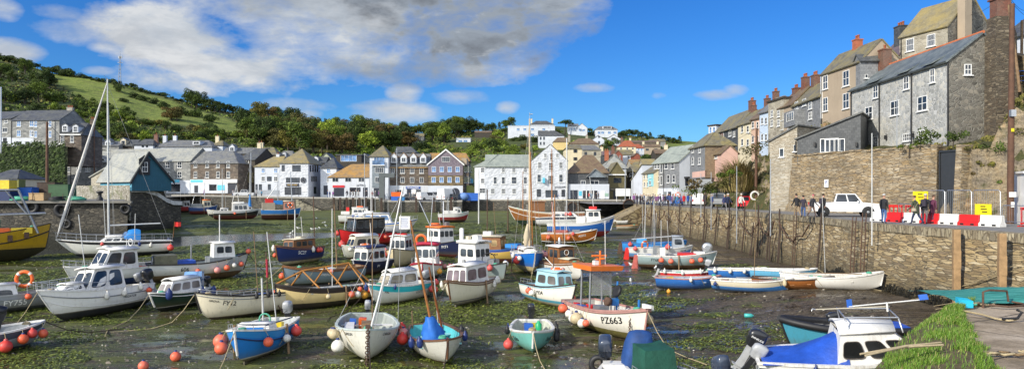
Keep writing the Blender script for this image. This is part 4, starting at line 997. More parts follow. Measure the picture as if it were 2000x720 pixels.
def hillhouse(px0,px1,eaves,base,label,wall,roof,rise_px,kind='x',wins=(),depth=None,name='house',skew=0,hipL=0,hipR=0,chim=None,asym=.5,Y=None,pots=1,cmat=None,side=(),**kw):
 if Y is None:Y=hill_pt((px0+px1)/2,base).y
 wm=(px1-px0)/F*Y;d=depth or max(6,wm*.65)
 h=House(name,label,(px0,Y),(px1,Y+skew),(px0,eaves),d,wall,roof,rise_px/F*Y,kind,asym=asym,hipL=hipL*wm,hipR=hipR*wm,**kw)
 for(cols,rows,w,hh,st)in wins:h.win(cols,rows,w,hh,st)
 for(cols,rows,w,hh,st)in side:h.win(cols,rows,w,hh,st,'R')
 if chim:
  for fx in chim:h.chimney(fx,.5,1.0,.7,1.3,cmat or W_cream,pots)
 return h
def town_behind():
 H=hillhouse
 h=H(158,232,285,300,'long grey roofed row with three small white gabled dormers',W_grey,R_grey,10,wins=(),name='row_house',depth=7,Y=190)
 for px in(174,193,210):h.dormer(px,280.5,9,6,'c',.9,back=2)
 h=H(232,262,285,300,'dark roofed cottage with a cream dormer beside the row',W_dark,R_dark,13,name='cottage',Y=192);h.dormer(240,278,8,8,'o',.5,wall=W_cream,back=2)
 h=H(262,299,283,300,'white house with dark hipped roof and brick chimney behind the warehouse',W_white,R_dark,12,hipL=.25,hipR=.25,name='house',Y=191,chim=(.88,),cmat=M_brickc);h.win([279,287],[285.5],4,4,'do')
 h=H(302,414,287,302,'long slate roofed white building with boxy roof dormer',W_white,R_grey,15,hipL=.12,hipR=.2,name='building',Y=192,chim=(.02,.2),cmat=W_white);h.dormer(383,279,12,5,'c',.2,kind='flat',back=3)
 H(414,435,284,300,'small white cottage with pyramid roof and chimney',W_white,R_moss,10,hipL=.4,hipR=.4,name='cottage',Y=196,chim=(.1,),wins=[([420],[290],5,6,'do')])
 h=H(434,500,300,322,'dark slate roofed house with white gabled dormer above the gap',W_brown,R_grey,12,name='house',Y=186,chim=(.98,));h.dormer(452.5,291,8,7,'c',.7,back=2)
 h=H(498,540,302,330,'brown stone house with low mossy roof and flat dormer',W_brown,R_moss,15,hipR=.3,name='house',Y=188,wins=[([514],[308.5],7,9,'Lbs')],chim=(.12,));h.dormer(502,295,12,5,'c',.1,kind='flat',wall=W_dark,back=2)
 h=H(538,572,310,330,'grey roofed cottage with one small dormer over the white cottages',W_grey,R_grey,16,hipL=.3,hipR=.2,name='cottage',Y=200);h.dormer(554,303,6,6,'s',.3,back=2)
 h=H(600,636,318,335,'grey slate roofed cottage with twin dormer behind the inn',W_brown,R_dark,12,name='cottage',Y=188);h.dormer(615.5,313,9,7,'c',.5,back=2)
 H(618,655,318,335,'pale green gabled house between inn and glass fronted studio',render_mat('pale_green_render',(.42,.45,.33)),R_dark,19,'y',name='gabled_house',Y=198)
 h=H(657,706,303,322,'flat roofed studio with full width blue tinted glazing',W_dark,R_dark,2,'flat',name='studio',Y=186,cat='studio',wins=[([681],[309],31,12,'bw')])
 h.panel('terrace_wall',655,317.5,722,330,W_dark,t=1.2)
 H(700,724,312,335,'grey gabled cottage beside the glass fronted studio',W_grey,R_dark,12,'y',name='cottage',Y=190)
 H(772,812,298,325,'gabled house with pale end wall behind the dormered terrace',W_grey,R_dark,12,'x',name='house',Y=200,hipR=.3)
 H(838,916,314,330,'long dark roof with orange lichen behind the purple gable',W_brown,R_orange,16,name='house',Y=184,hipR=.1)
 H(805,828,266,280,'lone grey stone cottage among the hillside trees',W_grey,R_moss,6,'x',name='cottage',wins=[([812,820],[273],3,4,'do')])
 H(891,919,270.5,279,'white flat roofed cabin with wide windows on the green slope',W_white,W_white,1,'flat',name='cabin',cat='cabin',wins=[([899,909],[275.5],8,5,'bc')])
 H(927,960,259,268,'low brown garden building on the wooded slope',W_dark,R_brown,4,name='garden_building',cat='shed')
 h=H(992,1084,246,268,'long flat roofed white house high on the hill',W_white,W_white,1.5,'flat',name='house',depth=9,wins=[([1012,1025,1040,1062],[252.5],6,5,'Lbc'),([1040,1068,1077],[263],7,5,'bc')])
 H(1036,1082,243,256,'grey hipped roof and chimneys behind the long white house',W_white,R_dark,8,hipL=.25,hipR=.3,name='house',chim=(.05,.95),Y=hill_pt(1060,262).y+12)
 H(1052,1102,265,287,'white cottage with tall white chimney on the hillside',W_white,R_dark,11,hipR=.35,name='cottage',wins=[([1056,1062.5],[270,280],3,6,'do')],chim=(.42,),cmat=W_white,Y=hill_pt(1075,288).y)
 H(1110,1130,246,262,'left of the pair of white gabled houses on the skyline',W_white,R_grey,5,'x',name='house',wins=[([1116,1122],[252],3,5,'bc')])
 H(1126,1147,250,264,'white house with grey gable beside the umbrella pine',W_white,R_grey,9,'y',name='house',wins=[([1133,1140],[254],5,4,'bc')])
 h=H(1163,1206,253,268,'modern white house with dark window bands on the skyline',W_white,R_grey,7,'x',hipL=.2,hipR=.2,name='house',wins=[([1170,1177,1190,1201],[259],6,5,'bc')]);h.dormer(1186,249,16,4,'c',.2,kind='flat',back=3)
 H(1157,1180,273,290,'narrow white gabled house below the modern white house',W_white,R_grey,9,'y',name='house',wins=[([1170],[267],3,4,'do'),([1170],[278],4,5,'do')])
 H(1180,1217,274,285,'white chalet gable with brown roof and verandah',W_white,R_brown,11,'y',name='chalet',wins=[([1198],[271],7,6,'c'),([1190,1206],[280],6,4,'c')])
 H(1228,1290,278,288,'brown roofed bungalow with white verge near the skyline',W_brown,R_brown,5,name='bungalow',chim=(.1,))
 H(1270,1300,276,286,'small stone bungalow right of the brown roofed bungalow',W_grey,R_moss,5,name='bungalow')
 H(1081,1110,277,300,'yellow gabled house above the wharf building',W_yell,R_brown,9,'x',name='house',hipL=.3,Y=hill_pt(1090,292).y)
 H(1112,1170,281,312,'dark hipped brown roof with chimneys behind the cream villa',W_lstone,R_brown,12,hipL=.35,hipR=.3,name='villa',chim=(.02,.62),cmat=W_lstone,Y=hill_pt(1140,305).y)
 h=H(1104,1137,291,330,'cream left half of the villa with small dark windows',W_cream,R_moss,9,name='villa',wins=[([1122.5,1125],[295,310,321],5,6,'dq')],hipL=.3,depth=9,Y=215)
 h=H(1137.5,1173,293,332,'pale stone villa with white glazed porch above the restaurant',W_lstone,R_grey,10,name='villa',wins=[([1144,1162],[300,312.5],5,7,'dq'),([1155],[322],20,8,'q')],hipR=.2,depth=9,Y=213)
 H(1176,1200,303,330,'dark slate house with purple roof beside the red brick gable',W_dhung,R_purple,9,name='house',chim=(.05,),wins=[([1188],[301],5,5,'o')],Y=228)
 H(1199,1216,303,325,'red brick gable with white lancet window',W_brick,R_brown,9,'y',name='gabled_house',wins=[([1211],[306],2.5,5,'o')],chim=(.05,),Y=225,cmat=M_brickc)
 H(1206,1236,302,318,'white cottage with grey green roof on the hillside',W_white,R_moss,10,'x',name='cottage',wins=[([1227.5],[307],4,5,'do')],Y=232)
 H(1208,1242,286,308,'cream villa with bright red hipped roof on the hill',W_cream,R_red,12,name='villa',hipL=.4,hipR=.25,wins=[([1213,1225,1236],[290],4,4,'o'),([1235],[298],4,5,'do')],chim=(.25,),cmat=M_brickc)
 H(1241,1258,289,306,'white annexe at the right end of the red roofed villa',W_white,R_red,8,name='annexe',cat='house',hipR=.5,wins=[([1247,1253],[292],3,5,'bc')])
 H(1257,1290,287,304,'brown pebble dashed house on the hill right of the red roof',W_tan,R_brown,6,name='house',wins=[([1264,1281],[292],6,4,'do')],chim=(.05,.9))
 H(1280,1330,300,312,'dark brown roofs rising behind the slate hung house',W_dark,R_brown,9,name='house',chim=(.5,),Y=200)
 H(1232,1262,320,335,'mossy orange roof with two rooflights above the lane',W_lstone,R_orange,9,name='cottage',Y=190)
 H(1256,1282,322,345,'long mossy roof sloping down behind the turquoise cottage',W_lstone,R_yell,12,name='cottage',Y=170)
 H(1238,1250,304,318,'small terracotta chimneyed cottage on the lane',W_brick,R_brown,5,'y',name='cottage',Y=215)
town_behind()
def right_row():
 def hh(name,label,A,B,ez,depth,wall,roof,rise,kind='x',g=0,**kw):return House(name,label,A,B,ez,depth,wall,roof,rise,kind,ground=g,**kw)
 h=hh('slate_house','brown and grey slate hung house perched on the cliff end',(1347.5,104),(1377,96),(1377,283),4.2,W_shung,R_moss,1.9,g=4.0,hipL=2.2,hipR=2.2,sidewall=slate('brown_slate_wall',[(.17,.125,.08),(.27,.20,.125)],None,sx=3,sz=4))
 h.win([1353.5,1367],[292],3.2,12,'Lh').win([1353.5,1366.5],[314],4,14,'Lh')
 h.panel('pink_base',1352,333,1377,347,W_pink,t=-.2)
 h=hh('cottage','pink cottage with brown roof tucked beside the brown slate house',(1388.5,98),(1409,93),(1409,299),2.2,W_pink,R_brown,1.0,g=3.5);h.win([1399],[305],4.5,9,'Lh')
 h=hh('house','white flat topped house peeping over the roofs at the cliff end',(1384,132),(1399,130),246,6,W_white,W_dark,.6,'flat',g=6);h.win([1388,1395],[254],5,12,'bh')
 h=hh('slate_house','dark slate hung house with long mossy roof and tall chimney',(1396,127),(1441,113.5),(1441,246),5.5,W_dhung,R_moss,2.9,g=4,over=.3);h.win([1426],[260,282],5,13,'Ls').win([1412,1434],[262],4,11,'Ls');h.chimney(.97,.45,1.1,.9,1.2,M_brickc,3)
 h.panel('chimney_breast',1408,252,1413,274,M_brickc)
 spec=[('cream rendered terrace house on the cliff row',(1441.5,113),(1467,107),(1467,238),W_cream,R_moss,[1450,1461],[252,278]),('peach rendered terrace house between cream and pale blue',(1467.5,106.8),(1483,104),(1483,230),W_peach,R_brown,[1471,1480],[244,272]),('pale blue terrace house with dark lamp bracket',(1483.5,103.8),(1500,101),(1500,217),W_pblue,R_grey,[1489,1496.5],[236,268])]
 for lab,A,B,ez,w,r,cols,rows in spec:
  h=hh('terrace_house',lab,A,B,ez,5,w,r,2.2,g=5,group=None);h.win(cols,rows,4.2,13,'Lh');h.chimney(.03,.5,.9,.7,1.0,M_brickc,2)
 h=hh('terrace_house','tall flat roofed cream house with dark fascia above the pale blue one',(1500.5,100),(1531,95),(1531,192),4,W_lstone,W_dark,.5,'flat',g=6);h.win([1508,1521],[240,222],5,13,'Ls').chimney(.9,.5,1.0,.8,1.2,M_brickc,2)
 h=hh('terrace_house','brown stone house with red edged roof in the cliff row',(1521,97),(1548,92),(1548,203),4.6,W_tan,R_brown,2.3,g=6);h.win([1528,1541],[228,246],5,14,'Ls').chimney(.7,.5,1.0,.8,1.4,M_brickc,3)
 h=hh('terrace_house','pale slate fronted house with glazed balcony and mossy roof',(1548.5,92),(1603,82),(1603,187),5,W_shung,R_moss,2.5,g=6);h.win([1556,1583],[206,226],6,15,'Ls').win([1571],[200],7,14,'Ls').chimney(.12,.5,1.2,.8,1.3,M_brickc,3)
 h.panel('balcony_box',1549,213,1571,250,W_shung,t=1.2);h.win([1562],[228],14,17,'w',out=1.22)
 h=hh('house','tall tan pebbledashed house with white sash windows and mossy roof',(1604,82),(1680,73.7),(1604,147),4.6,W_tan,R_moss,2.4,g=6,over=.15);h.win([1612.5],[161,204],9,27,'Ls').win([1653],[153,197],12,30,'Ls').chimney(.45,.5,.8,.8,.9,M_terra,2)
 h.panel('corner_strip',1604,147,1606.5,232,M_frame,t=.1);h.pipe(1606)
 h=hh('house','pale slate hung house end seen between the tan and stone houses',(1680,73.5),(1715,73.4),(1715,118),1.5,W_shung,R_dark,.7,g=8);h.win([1692],[149],5,8,'Lo')
 h=hh('house','house with purple slate roof and stone stack above the long stone house',(1712,84),(1758,79),(1758,106),4.6,W_dhung,R_purple,2.2,g=9);h.chimney(.4,.4,1.3,1.0,1.6,W_dhung,3)
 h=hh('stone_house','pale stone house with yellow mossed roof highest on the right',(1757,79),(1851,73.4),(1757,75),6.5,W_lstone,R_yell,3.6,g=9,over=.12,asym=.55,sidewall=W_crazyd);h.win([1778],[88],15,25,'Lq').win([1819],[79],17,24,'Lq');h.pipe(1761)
 M=MB();M.box((h.L+.6,1.7,h.top+.4),(.85,1.0,5.4));c=M.build('chimney',W_tan,h.rt);M=MB();M.lathe([(.22,0),(.2,.9),(.26,.95),(.26,1.1)],8,M=Matrix.Translation((h.L+.6,1.7,h.top+3.1)));M.build('chimney_pot',M_terra,c)
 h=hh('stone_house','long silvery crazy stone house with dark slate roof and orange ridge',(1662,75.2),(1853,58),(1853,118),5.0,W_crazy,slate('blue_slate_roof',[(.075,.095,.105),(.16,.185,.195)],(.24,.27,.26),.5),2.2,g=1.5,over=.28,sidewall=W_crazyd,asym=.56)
 h.win([1802],[202],19,28,'Ls').win([1748],[211],17,28,'Ls').win([1697.5],[221],14,25,'Ls')
 for px,py in((1709,179),(1769,162),(1820,148)):
  h.win([px+2],[py],10,26,'Ls',out=.03);p,_,Y=h.place(px,py,'F');w=h.size(px,22,'F')/2
  M=MB();M.hexa([(p.x-w,-.5,h.top+.02),(p.x+w,-.5,h.top+.02),(p.x+w,1.9,h.top+1.3),(p.x-w,1.9,h.top+1.3)],[(p.x-w,-.5,h.top+.16),(p.x+w,-.5,h.top+.16),(p.x+w,1.9,h.top+1.44),(p.x-w,1.9,h.top+1.44)]);M.build('dormer_roof',h.roofm,h.rt)
 h.win([1690,1710],[278],9,24,'Ls').win([1772],[268],16,14,'Lq').win([1803,],[261],16,15,'Lq');h.gutter(.08)
 for px in(1664,1719,1782,1855-1.5):h.pipe(px)
 h.win([1890],[136],13,22,'Ls','R')
 xl,xr,yr,zr=h.ridge;M=MB();M.tube((xl,yr,zr+.16),(xr,yr,zr+.16),.13,n=6);M.build('ridge_tiles',M_ridge,h.rt)
 for px,py in((1733,268),(1786,264)):
  p,_,_=h.place(px,py,'F');M=MB();M.box((p.x,-.18,p.z),(.16,.2,.4));M.box((p.x,-.1,p.z+.3),(.05,.2,.05));M.build('wall_lantern',M_gutter,h.rt)
 M=MB();M.hexa([(h.L-.02,2.9,0),(h.L+1.5,2.9,0),(h.L+1.5,4.9,0),(h.L-.02,4.9,0)],[(h.L-.02,3.0,h.top+1.9),(h.L+1.35,3.0,h.top+1.9),(h.L+1.35,4.7,h.top+1.9),(h.L-.02,4.7,h.top+1.9)]);M.hexa([(h.L-.02,3.0,h.top+1.9),(h.L+1.35,3.0,h.top+1.9),(h.L+1.35,4.7,h.top+1.9),(h.L-.02,4.7,h.top+1.9)],[(h.L,3.1,h.top+2.6),(h.L+1.2,3.1,h.top+2.6),(h.L+1.2,4.6,h.top+2.6),(h.L,4.6,h.top+2.6)])
 M.box((h.L+.6,3.85,h.top+3.0),(1.15,1.45,.8));st=M.build('chimney_stack',W_stack,h.rt);M=MB();M.box((h.L+.6,3.85,h.top+4.1),(.9,1.1,1.5));M.box((h.L+.6,3.85,h.top+4.9),(1.15,1.35,.14));b=M.build('brick_top',M_brickc,st)
 for i in(-1,1):
  M=MB();M.lathe([(.16,0),(.14,.45),(.18,.48),(.18,.6)],8,M=Matrix.Translation((h.L+.6,3.85+i*.32,h.top+5.35)));M.build('chimney_pot',M_terra,st)
 M=MB();M.hexa([(h.L+.02,5.3,0),(h.L+3.6,6,0),(h.L+3.6,6.6,0),(h.L+.02,6,0)],[(h.L+.02,5.3,h.top+.6),(h.L+3.6,6,h.top-1.4),(h.L+3.6,6.6,h.top-1.4),(h.L+.02,6,h.top+.6)]);M.build('flank_wall',W_ochre,h.rt)
 h.chimney(.13,.5,1.0,.9,1.7,M_brickc,1,base=h.top+.5)
 h=hh('low_house','low slate gabled extension with wide white window above the stone wall',(1557,70.5),(1681,67.2),(1557,272),7,W_dhung,R_dark,2.2,'mono',g=4.0,over=.22)
 h.win([1620],[284],37,27,'w',out=.03).win([1631],[284],38,26,'w',out=.02)
 for px in(1592,1673):
  p,_,_=h.place(px,282,'F');M=MB();M.box((p.x,-.2,p.z),(.18,.22,.4));M.build('wall_lantern',M_gutter,h.rt)
 h=hh('stone_cottage','lower pale stone cottage with small windows rising from the quay',(1503.5,73.5),(1557,71.2),(1503,277),5.5,W_low,R_dark,1.4,'mono',g=-.1,over=.18);h.win([1527],[298],9,17,'Lo').win([1565-12],[289],6,14,'Lo');h.pipe(1555)
 h=House('house','white house with slate roof at the top right edge behind the poles',(1948,66),(2060,60),(1948,83),6,W_white,R_dark,2.2,ground=8)
right_row()
def garden_wall():
 rt=empty('garden_wall',(28.9,71.3,0));tag(rt,'tall brown rubble garden wall standing along the quay road','garden wall')
 A,B_=Vector((28.75,71.4)),Vector((33.8,55.2));d=B_-A;L=d.length;rt.rotation_euler=(0,0,math.atan2(d.y,d.x))
 M=MB();M.hexa([(0,-.35,-.2),(L,-.35,-.2),(L,.4,-.2),(0,.4,-.2)],[(0,0,5.55),(L,0,5.7),(L,.5,5.7),(0,.5,5.55)]);M.build('wall_face',W_garden,rt)
 M=MB();n=22
 for i in range(n):M.box((L*(i+.5)/n,.22,5.68+random.uniform(-.05,.06)),(L/n-.04,.62,.16))
 M.build('capping',W_garden,rt)
 M=MB();M.box((L-.25,.9,2.75),(.5,2.0,5.6));M.build('end_return',W_garden,rt)
 M=MB();M.box((L+.85,.12,2.6),(1.3,.08,5.0));M.box((L+.12,.1,2.6),(.1,.2,5.0));M.box((L+.85,.08,5.15),(1.5,.2,.14));g=M.build('metal_door',pm('anthracite_steel',(.035,.038,.042),.45,.1),rt)
 M=MB();M.hexa([(L+1.6,-.4,-.2),(L+2.2,-.4,-.2),(L+2.3,1.4,-.2),(L+1.6,1.4,-.2)],[(L+1.6,.0,5.6),(L+2.1,.0,5.4),(L+2.2,1.4,5.6),(L+1.6,1.4,5.6)]);M.build('gate_pier',W_garden,rt)
 M=MB();p=P(1617,358,66.5);
 q=Vector((p.x,p.y))-A;u=q.dot(d.normalized());M.box((u,-.3,p.z),(.5,.05,.75));s=M.build('parking_sign',TXW,rt)
 V,Fs=text_mesh('P',.5);M=MB();M.add([(v[0]+u,-.335,v[1]+p.z+.06)for v in V],Fs);M.build('sign_lettering',TXBL,s)
garden_wall()
def foliage(name,dark,mid,light,rnd=.35):
 if name in _mc:return _mc[name]
 N=NT(name);r=N.n('NewGeometry').outputs['Random Per Island'];oi=N.n('ObjectInfo').outputs['Random']
 cc=N.ramp(r,[(0,dark),(.55,mid),(1,light)])
 cc=N.mix(1,cc,N.ramp(N.noise(N.obj(),.55,3,.6),[(.35,.45),(.65,1.25)]),'MULTIPLY')
 cc=N.mix(1,cc,N.ramp(oi,[(0,(1-rnd,1-rnd,1-rnd)),(.5,(1,1,1)),(1,(1+rnd,1+rnd*.8,1-rnd*.3))]),'MULTIPLY')
 N.color(cc);N.set(Roughness=.75,Specular_IOR_Level=.25);_mc[name]=N.mat;return N.mat
L_dark=foliage('dark_leaves',(.020,.036,.010),(.046,.076,.018),(.095,.14,.03))
L_mid=foliage('green_leaves',(.034,.060,.011),(.080,.126,.019),(.165,.22,.036))
L_bright=foliage('bright_leaves',(.08,.125,.015),(.17,.25,.026),(.28,.35,.05))
L_olive=foliage('olive_leaves',(.055,.057,.015),(.115,.112,.028),(.19,.17,.048))
L_brown=foliage('autumn_leaves',(.075,.055,.017),(.15,.105,.03),(.24,.165,.055))
def leaf_cloud(M,lobes,rnd,per=120,size=.42,mi=0,flat=.0):
 for(c,r,sq)in lobes:
  c=Vector(c);n=int(per*r*r)
  for _ in range(n):
   d=Vector((rnd.gauss(0,1),rnd.gauss(0,1),rnd.gauss(0,1))).normalized()
   if d.z<-.55 and rnd.random()<.7:continue
   rr=r*(rnd.uniform(.72,1.06))
   p=c+Vector((d.x*rr,d.y*rr,d.z*rr*sq))
   nn=(d+Vector((rnd.gauss(0,.5),rnd.gauss(0,.5),rnd.gauss(0,.5)))).normalized()
   a=nn.orthogonal().normalized();b=nn.cross(a);t=rnd.uniform(0,6.28)
   u=(a*math.cos(t)+b*math.sin(t));w=nn.cross(u);s=size*rnd.uniform(.6,1.35)
   M.add([p-u*s*.5,p+w*s*.32,p+u*s*.55,p-w*s*.3],[(0,1,2,3)],mi)
def make_tree(seed,kind,leaf):
 rnd=random.Random(seed);H=10.0
 T=MB();C=MB();lobes=[]
 if kind=='pine':
  T.path([(0,0,-.8),(.2,0,3),(.5,.1,6.5)],[.35,.28,.16],7)
  for k in range(9):
   a=k*2.4;r=rnd.uniform(.8,3.6);p=Vector((.5+r*math.cos(a),r*math.sin(a),7.6+rnd.uniform(-.4,.9)-r*.12));T.path([(.4,.1,5.5+rnd.random()),tuple(p)],[.13,.05],5);lobes.append((p,rnd.uniform(1.1,1.8),.5))
 elif kind=='tall':
  T.path([(0,0,-.8),(.1,0,4),(0,.1,8.5)],[.3,.22,.08],7)
  for k in range(14):
   z=2.2+7*k/14;r=2.2*(1-(k/15)**1.6)+.4;a=k*2.4+rnd.random();p=Vector((r*.6*math.cos(a),r*.6*math.sin(a),z));T.tube((0,0,z-.8),p,.08,.03,5);lobes.append((p,rnd.uniform(.9,1.5),.9))
 elif kind=='bush':
  T.path([(0,0,-.5),(0,.05,1.5)],[.18,.1],5)
  for k in range(9):
   a=k*2.4+rnd.random();r=rnd.uniform(.3,3.0);p=Vector((r*math.cos(a),r*math.sin(a),rnd.uniform(1.0,3.6)*(1.1-r/5)));T.tube((0,0,.3),p,.07,.03,4);lobes.append((p,rnd.uniform(1.0,1.9),.8))
 else:
  T.path([(0,0,-.8),(.1,0,2.2),(-.1,.1,5)],[.38,.3,.15],7)
  for k in range(15):
   a=k*2.4+rnd.uniform(-.4,.4);z=rnd.uniform(2.8,8.6);r=3.3*math.sqrt(max(.05,1-((z-5.2)/4.6)**2))*rnd.uniform(.55,1.0)
   p=Vector((r*math.cos(a),r*math.sin(a),z));T.path([(0,0,2.0+rnd.random()*2),tuple(p*.6+Vector((0,0,1.2))),tuple(p)],[.14,.08,.03],5);lobes.append((p,rnd.uniform(1.1,1.9),.85))
  lobes.append((Vector((0,0,5.5)),2.2,1.0))
 leaf_cloud(C,lobes,rnd,100,.46)
 rt=empty('tree' if kind!='bush' else 'shrub',(0,0,-500))
 C.v=[(x*(1+.18*NZ.noise(Vector((x*.35,y*.35,z*.35+seed)))),y,z+.7*NZ.noise(Vector((x*.4,y*.4,seed))))for x,y,z in C.v];T.build('trunk',M_bark2,rt);C.build('crown' if kind!='bush' else 'foliage',leaf,rt)
 return rt
M_bark2=pm('tree_bark',(.07,.055,.04),.9,.3,3)
PROTO={}
for nm,kind,leaf,n in(('dark','broad',L_dark,3),('mid','broad',L_mid,3),('olive','broad',L_olive,2),('brown','broad',L_brown,2),('tall','tall',L_dark,2),('pine','pine',L_dark,1),('bright','broad',L_bright,1),('bdark','bush',L_dark,2),('bmid','bush',L_mid,2),('bbright','bush',L_bright,2),('bolive','bush',L_olive,1)):
 PROTO[nm]=[make_tree(i*17+hash(kind)%1+len(nm),kind,leaf)for i in range(n)]
TL={'dark':'dark green broad crowned tree growing in the hillside wood','mid':'mid green broad crowned tree growing in the hillside wood','olive':'olive tinged autumn tree growing in the hillside wood','brown':'browning autumn tree growing in the hillside wood','tall':'tall narrow dark tree standing up out of the hillside wood','bright':'light yellow green tree growing on the hillside','bdark':'dark green shrub growing on the hill above the town','bmid':'mid green shrub growing on the hill above the town','bbright':'bright lime green shrub growing on the sunny slope','bolive':'olive brown shrub growing on the hill above the town'}
_first={}
rndT=random.Random(21)
def plant(px,py,hpx,kind,wide=1.0,label=None,group=None,at=None):
 p=at if at is not None else hill_pt(px,py)
 i=rndT.randrange(len(PROTO[kind]));pr=PROTO[kind][i]
 o=pr if(kind,i)not in _first else copy_tree(pr);_first[(kind,i)]=1
 h=hpx/F*p.y;s=h/(10.0 if not kind.startswith('b')or kind in('brown','bright')else 5.0)
 o.location=(p.x,p.y,p.z);o.scale=(s*wide*rndT.uniform(.75,1.35),s*wide,s*rndT.uniform(.8,1.2));o.rotation_euler=(0,0,rndT.uniform(0,6.28))
 tag(o,label or TL[kind],'shrub' if kind[0]=='b' and kind not in('brown','bright')else 'tree',group or(('shrubs' if kind[0]=='b' and kind not in('brown','bright')else 'trees')+' on the hill, '+kind.lstrip('b')))
 return o
def wood(x0,x1,top,bot,n,h0,h1,kinds,jit=.5,avoid=None):
 k=0
 for i in range(n*3):
  if k>=n:break
  px=rndT.uniform(x0,x1);sk=interp(px,SKY);a=max(sk+.5,interp(px,top)if isinstance(top,list)else top);b=interp(px,bot)if isinstance(bot,list)else bot
  if b<=a:continue
  py=a+(b-a)*rndT.random()**1.15
  if field_mask(px,py)>.3 or(avoid and avoid(px,py)):continue
  h=rndT.uniform(h0,h1)*(.8+.4*(py-a)/max(b-a,1));plant(px,py,h,rndT.choices([q for q,_ in kinds],[w for _,w in kinds])[0],rndT.uniform(.95,1.35));k+=1
clear=lambda px,py:any(a-4<px<b+4 and c<py<d for a,b,c,d in((803,830,262,290),(889,921,270,290),(925,962,258,275),(990,1104,240,300),(1108,1150,246,275),(1160,1208,252,285),(1157,1217,265,300)))
wood(480,740,236,[(480,285),(600,305),(740,300)],62,34,50,[('dark',4),('mid',5),('olive',3),('brown',1),('tall',1),('bright',1)])
wood(720,940,240,[(720,300),(830,285),(940,275)],44,26,40,[('dark',3),('mid',4),('olive',2),('brown',1),('tall',2),('bright',2)],avoid=clear)
for px in range(560,990,15):plant(px+rndT.uniform(-6,6),interp(px,SKY)+rndT.uniform(1,6),rndT.uniform(14,26)*(1.25 if 700<px<950 else 1),rndT.choice(['dark','mid','dark','olive','mid','tall']),1.2)
wood(700,1010,[(700,290),(850,275),(1010,255)],[(700,318),(930,318),(1010,300)],46,12,22,[('bbright',3),('bmid',4),('bdark',3),('bolive',1)],avoid=clear)
wood(-40,110,130,210,20,24,38,[('dark',4),('mid',2)])
wood(-60,260,[(0,180),(260,205)],[(0,235),(160,262),(260,262)],34,14,24,[('bdark',3),('bmid',4),('dark',1),('bbright',1)])
wood(150,500,[(150,195),(300,228),(500,262)],[(150,270),(500,295)],72,12,22,[('bdark',2),('bmid',4),('bbright',2),('bolive',2),('mid',1)])
for px in range(4,360,9):plant(px+rndT.uniform(-4,4),interp(px,SKY)+rndT.uniform(0,4),rndT.uniform(5,10)*(1.5 if px<140 else 1),rndT.choice(['bdark','dark','bdark','bolive']),1.4)
for i in range(13):px=366+i*9;plant(px,interp(px,SKY)+rndT.uniform(2,8),rndT.uniform(22,36)*(1-i*.035),'dark',1.15)
for i in range(16):px=470+i*7;plant(px,interp(px,SKY)+2,rndT.uniform(8,14),rndT.choice(['bdark','dark']),1.4)
for px,py,h,k in((205,212,18,'bdark'),(262,192,14,'bdark'),(276,197,14,'bdark'),(300,204,15,'bdark'),(318,212,16,'bdark'),(350,218,13,'bdark'),(362,225,14,'bdark'),(385,228,16,'bdark'),(335,236,36,'brown'),(345,238,26,'olive'),(410,238,14,'bdark'),(232,178,14,'bdark'),(240,200,12,'bdark')):plant(px,py,h,k,1.25)
plant(1104,262,31,'pine',1.25,'wide flat topped umbrella pine beside the white skyline houses','umbrella pine')
for i in range(17):px=1212+i*7.2;plant(px,interp(px,SKY)+rndT.uniform(1,5),rndT.uniform(9,17),rndT.choice(['dark','bdark','dark','tall']),1.3)
for px,py,h,k in((1188,286,20,'bmid'),(1178,292,14,'bdark'),(1172,262,10,'bdark'),(1205,285,18,'bmid'),(1255,324,16,'bdark'),(1266,318,14,'bdark'),(1278,312,12,'bmid'),(1290,285,14,'bdark'),(1150,262,14,'bmid'),(1090,262,12,'bmid'),(1007,276,12,'bdark'),(1020,276,13,'bdark'),(1045,278,14,'bdark'),(985,262,14,'mid'),(975,285,14,'bbright'),(1000,292,15,'bbright'),(1025,290,14,'bolive'),(1040,296,14,'bbright'),(1010,305,14,'bmid'),(1035,308,12,'bdark'),(996,252,22,'dark'),(988,250,18,'mid'),(1155,300,10,'bdark'),(1240,300,10,'bdark')):plant(px,py,h,k,1.3)
for i in range(12):plant(72+i*8,262+(i%3)*4,rndT.uniform(16,24),rndT.choice(['bbright','bmid','bbright']),1.2)
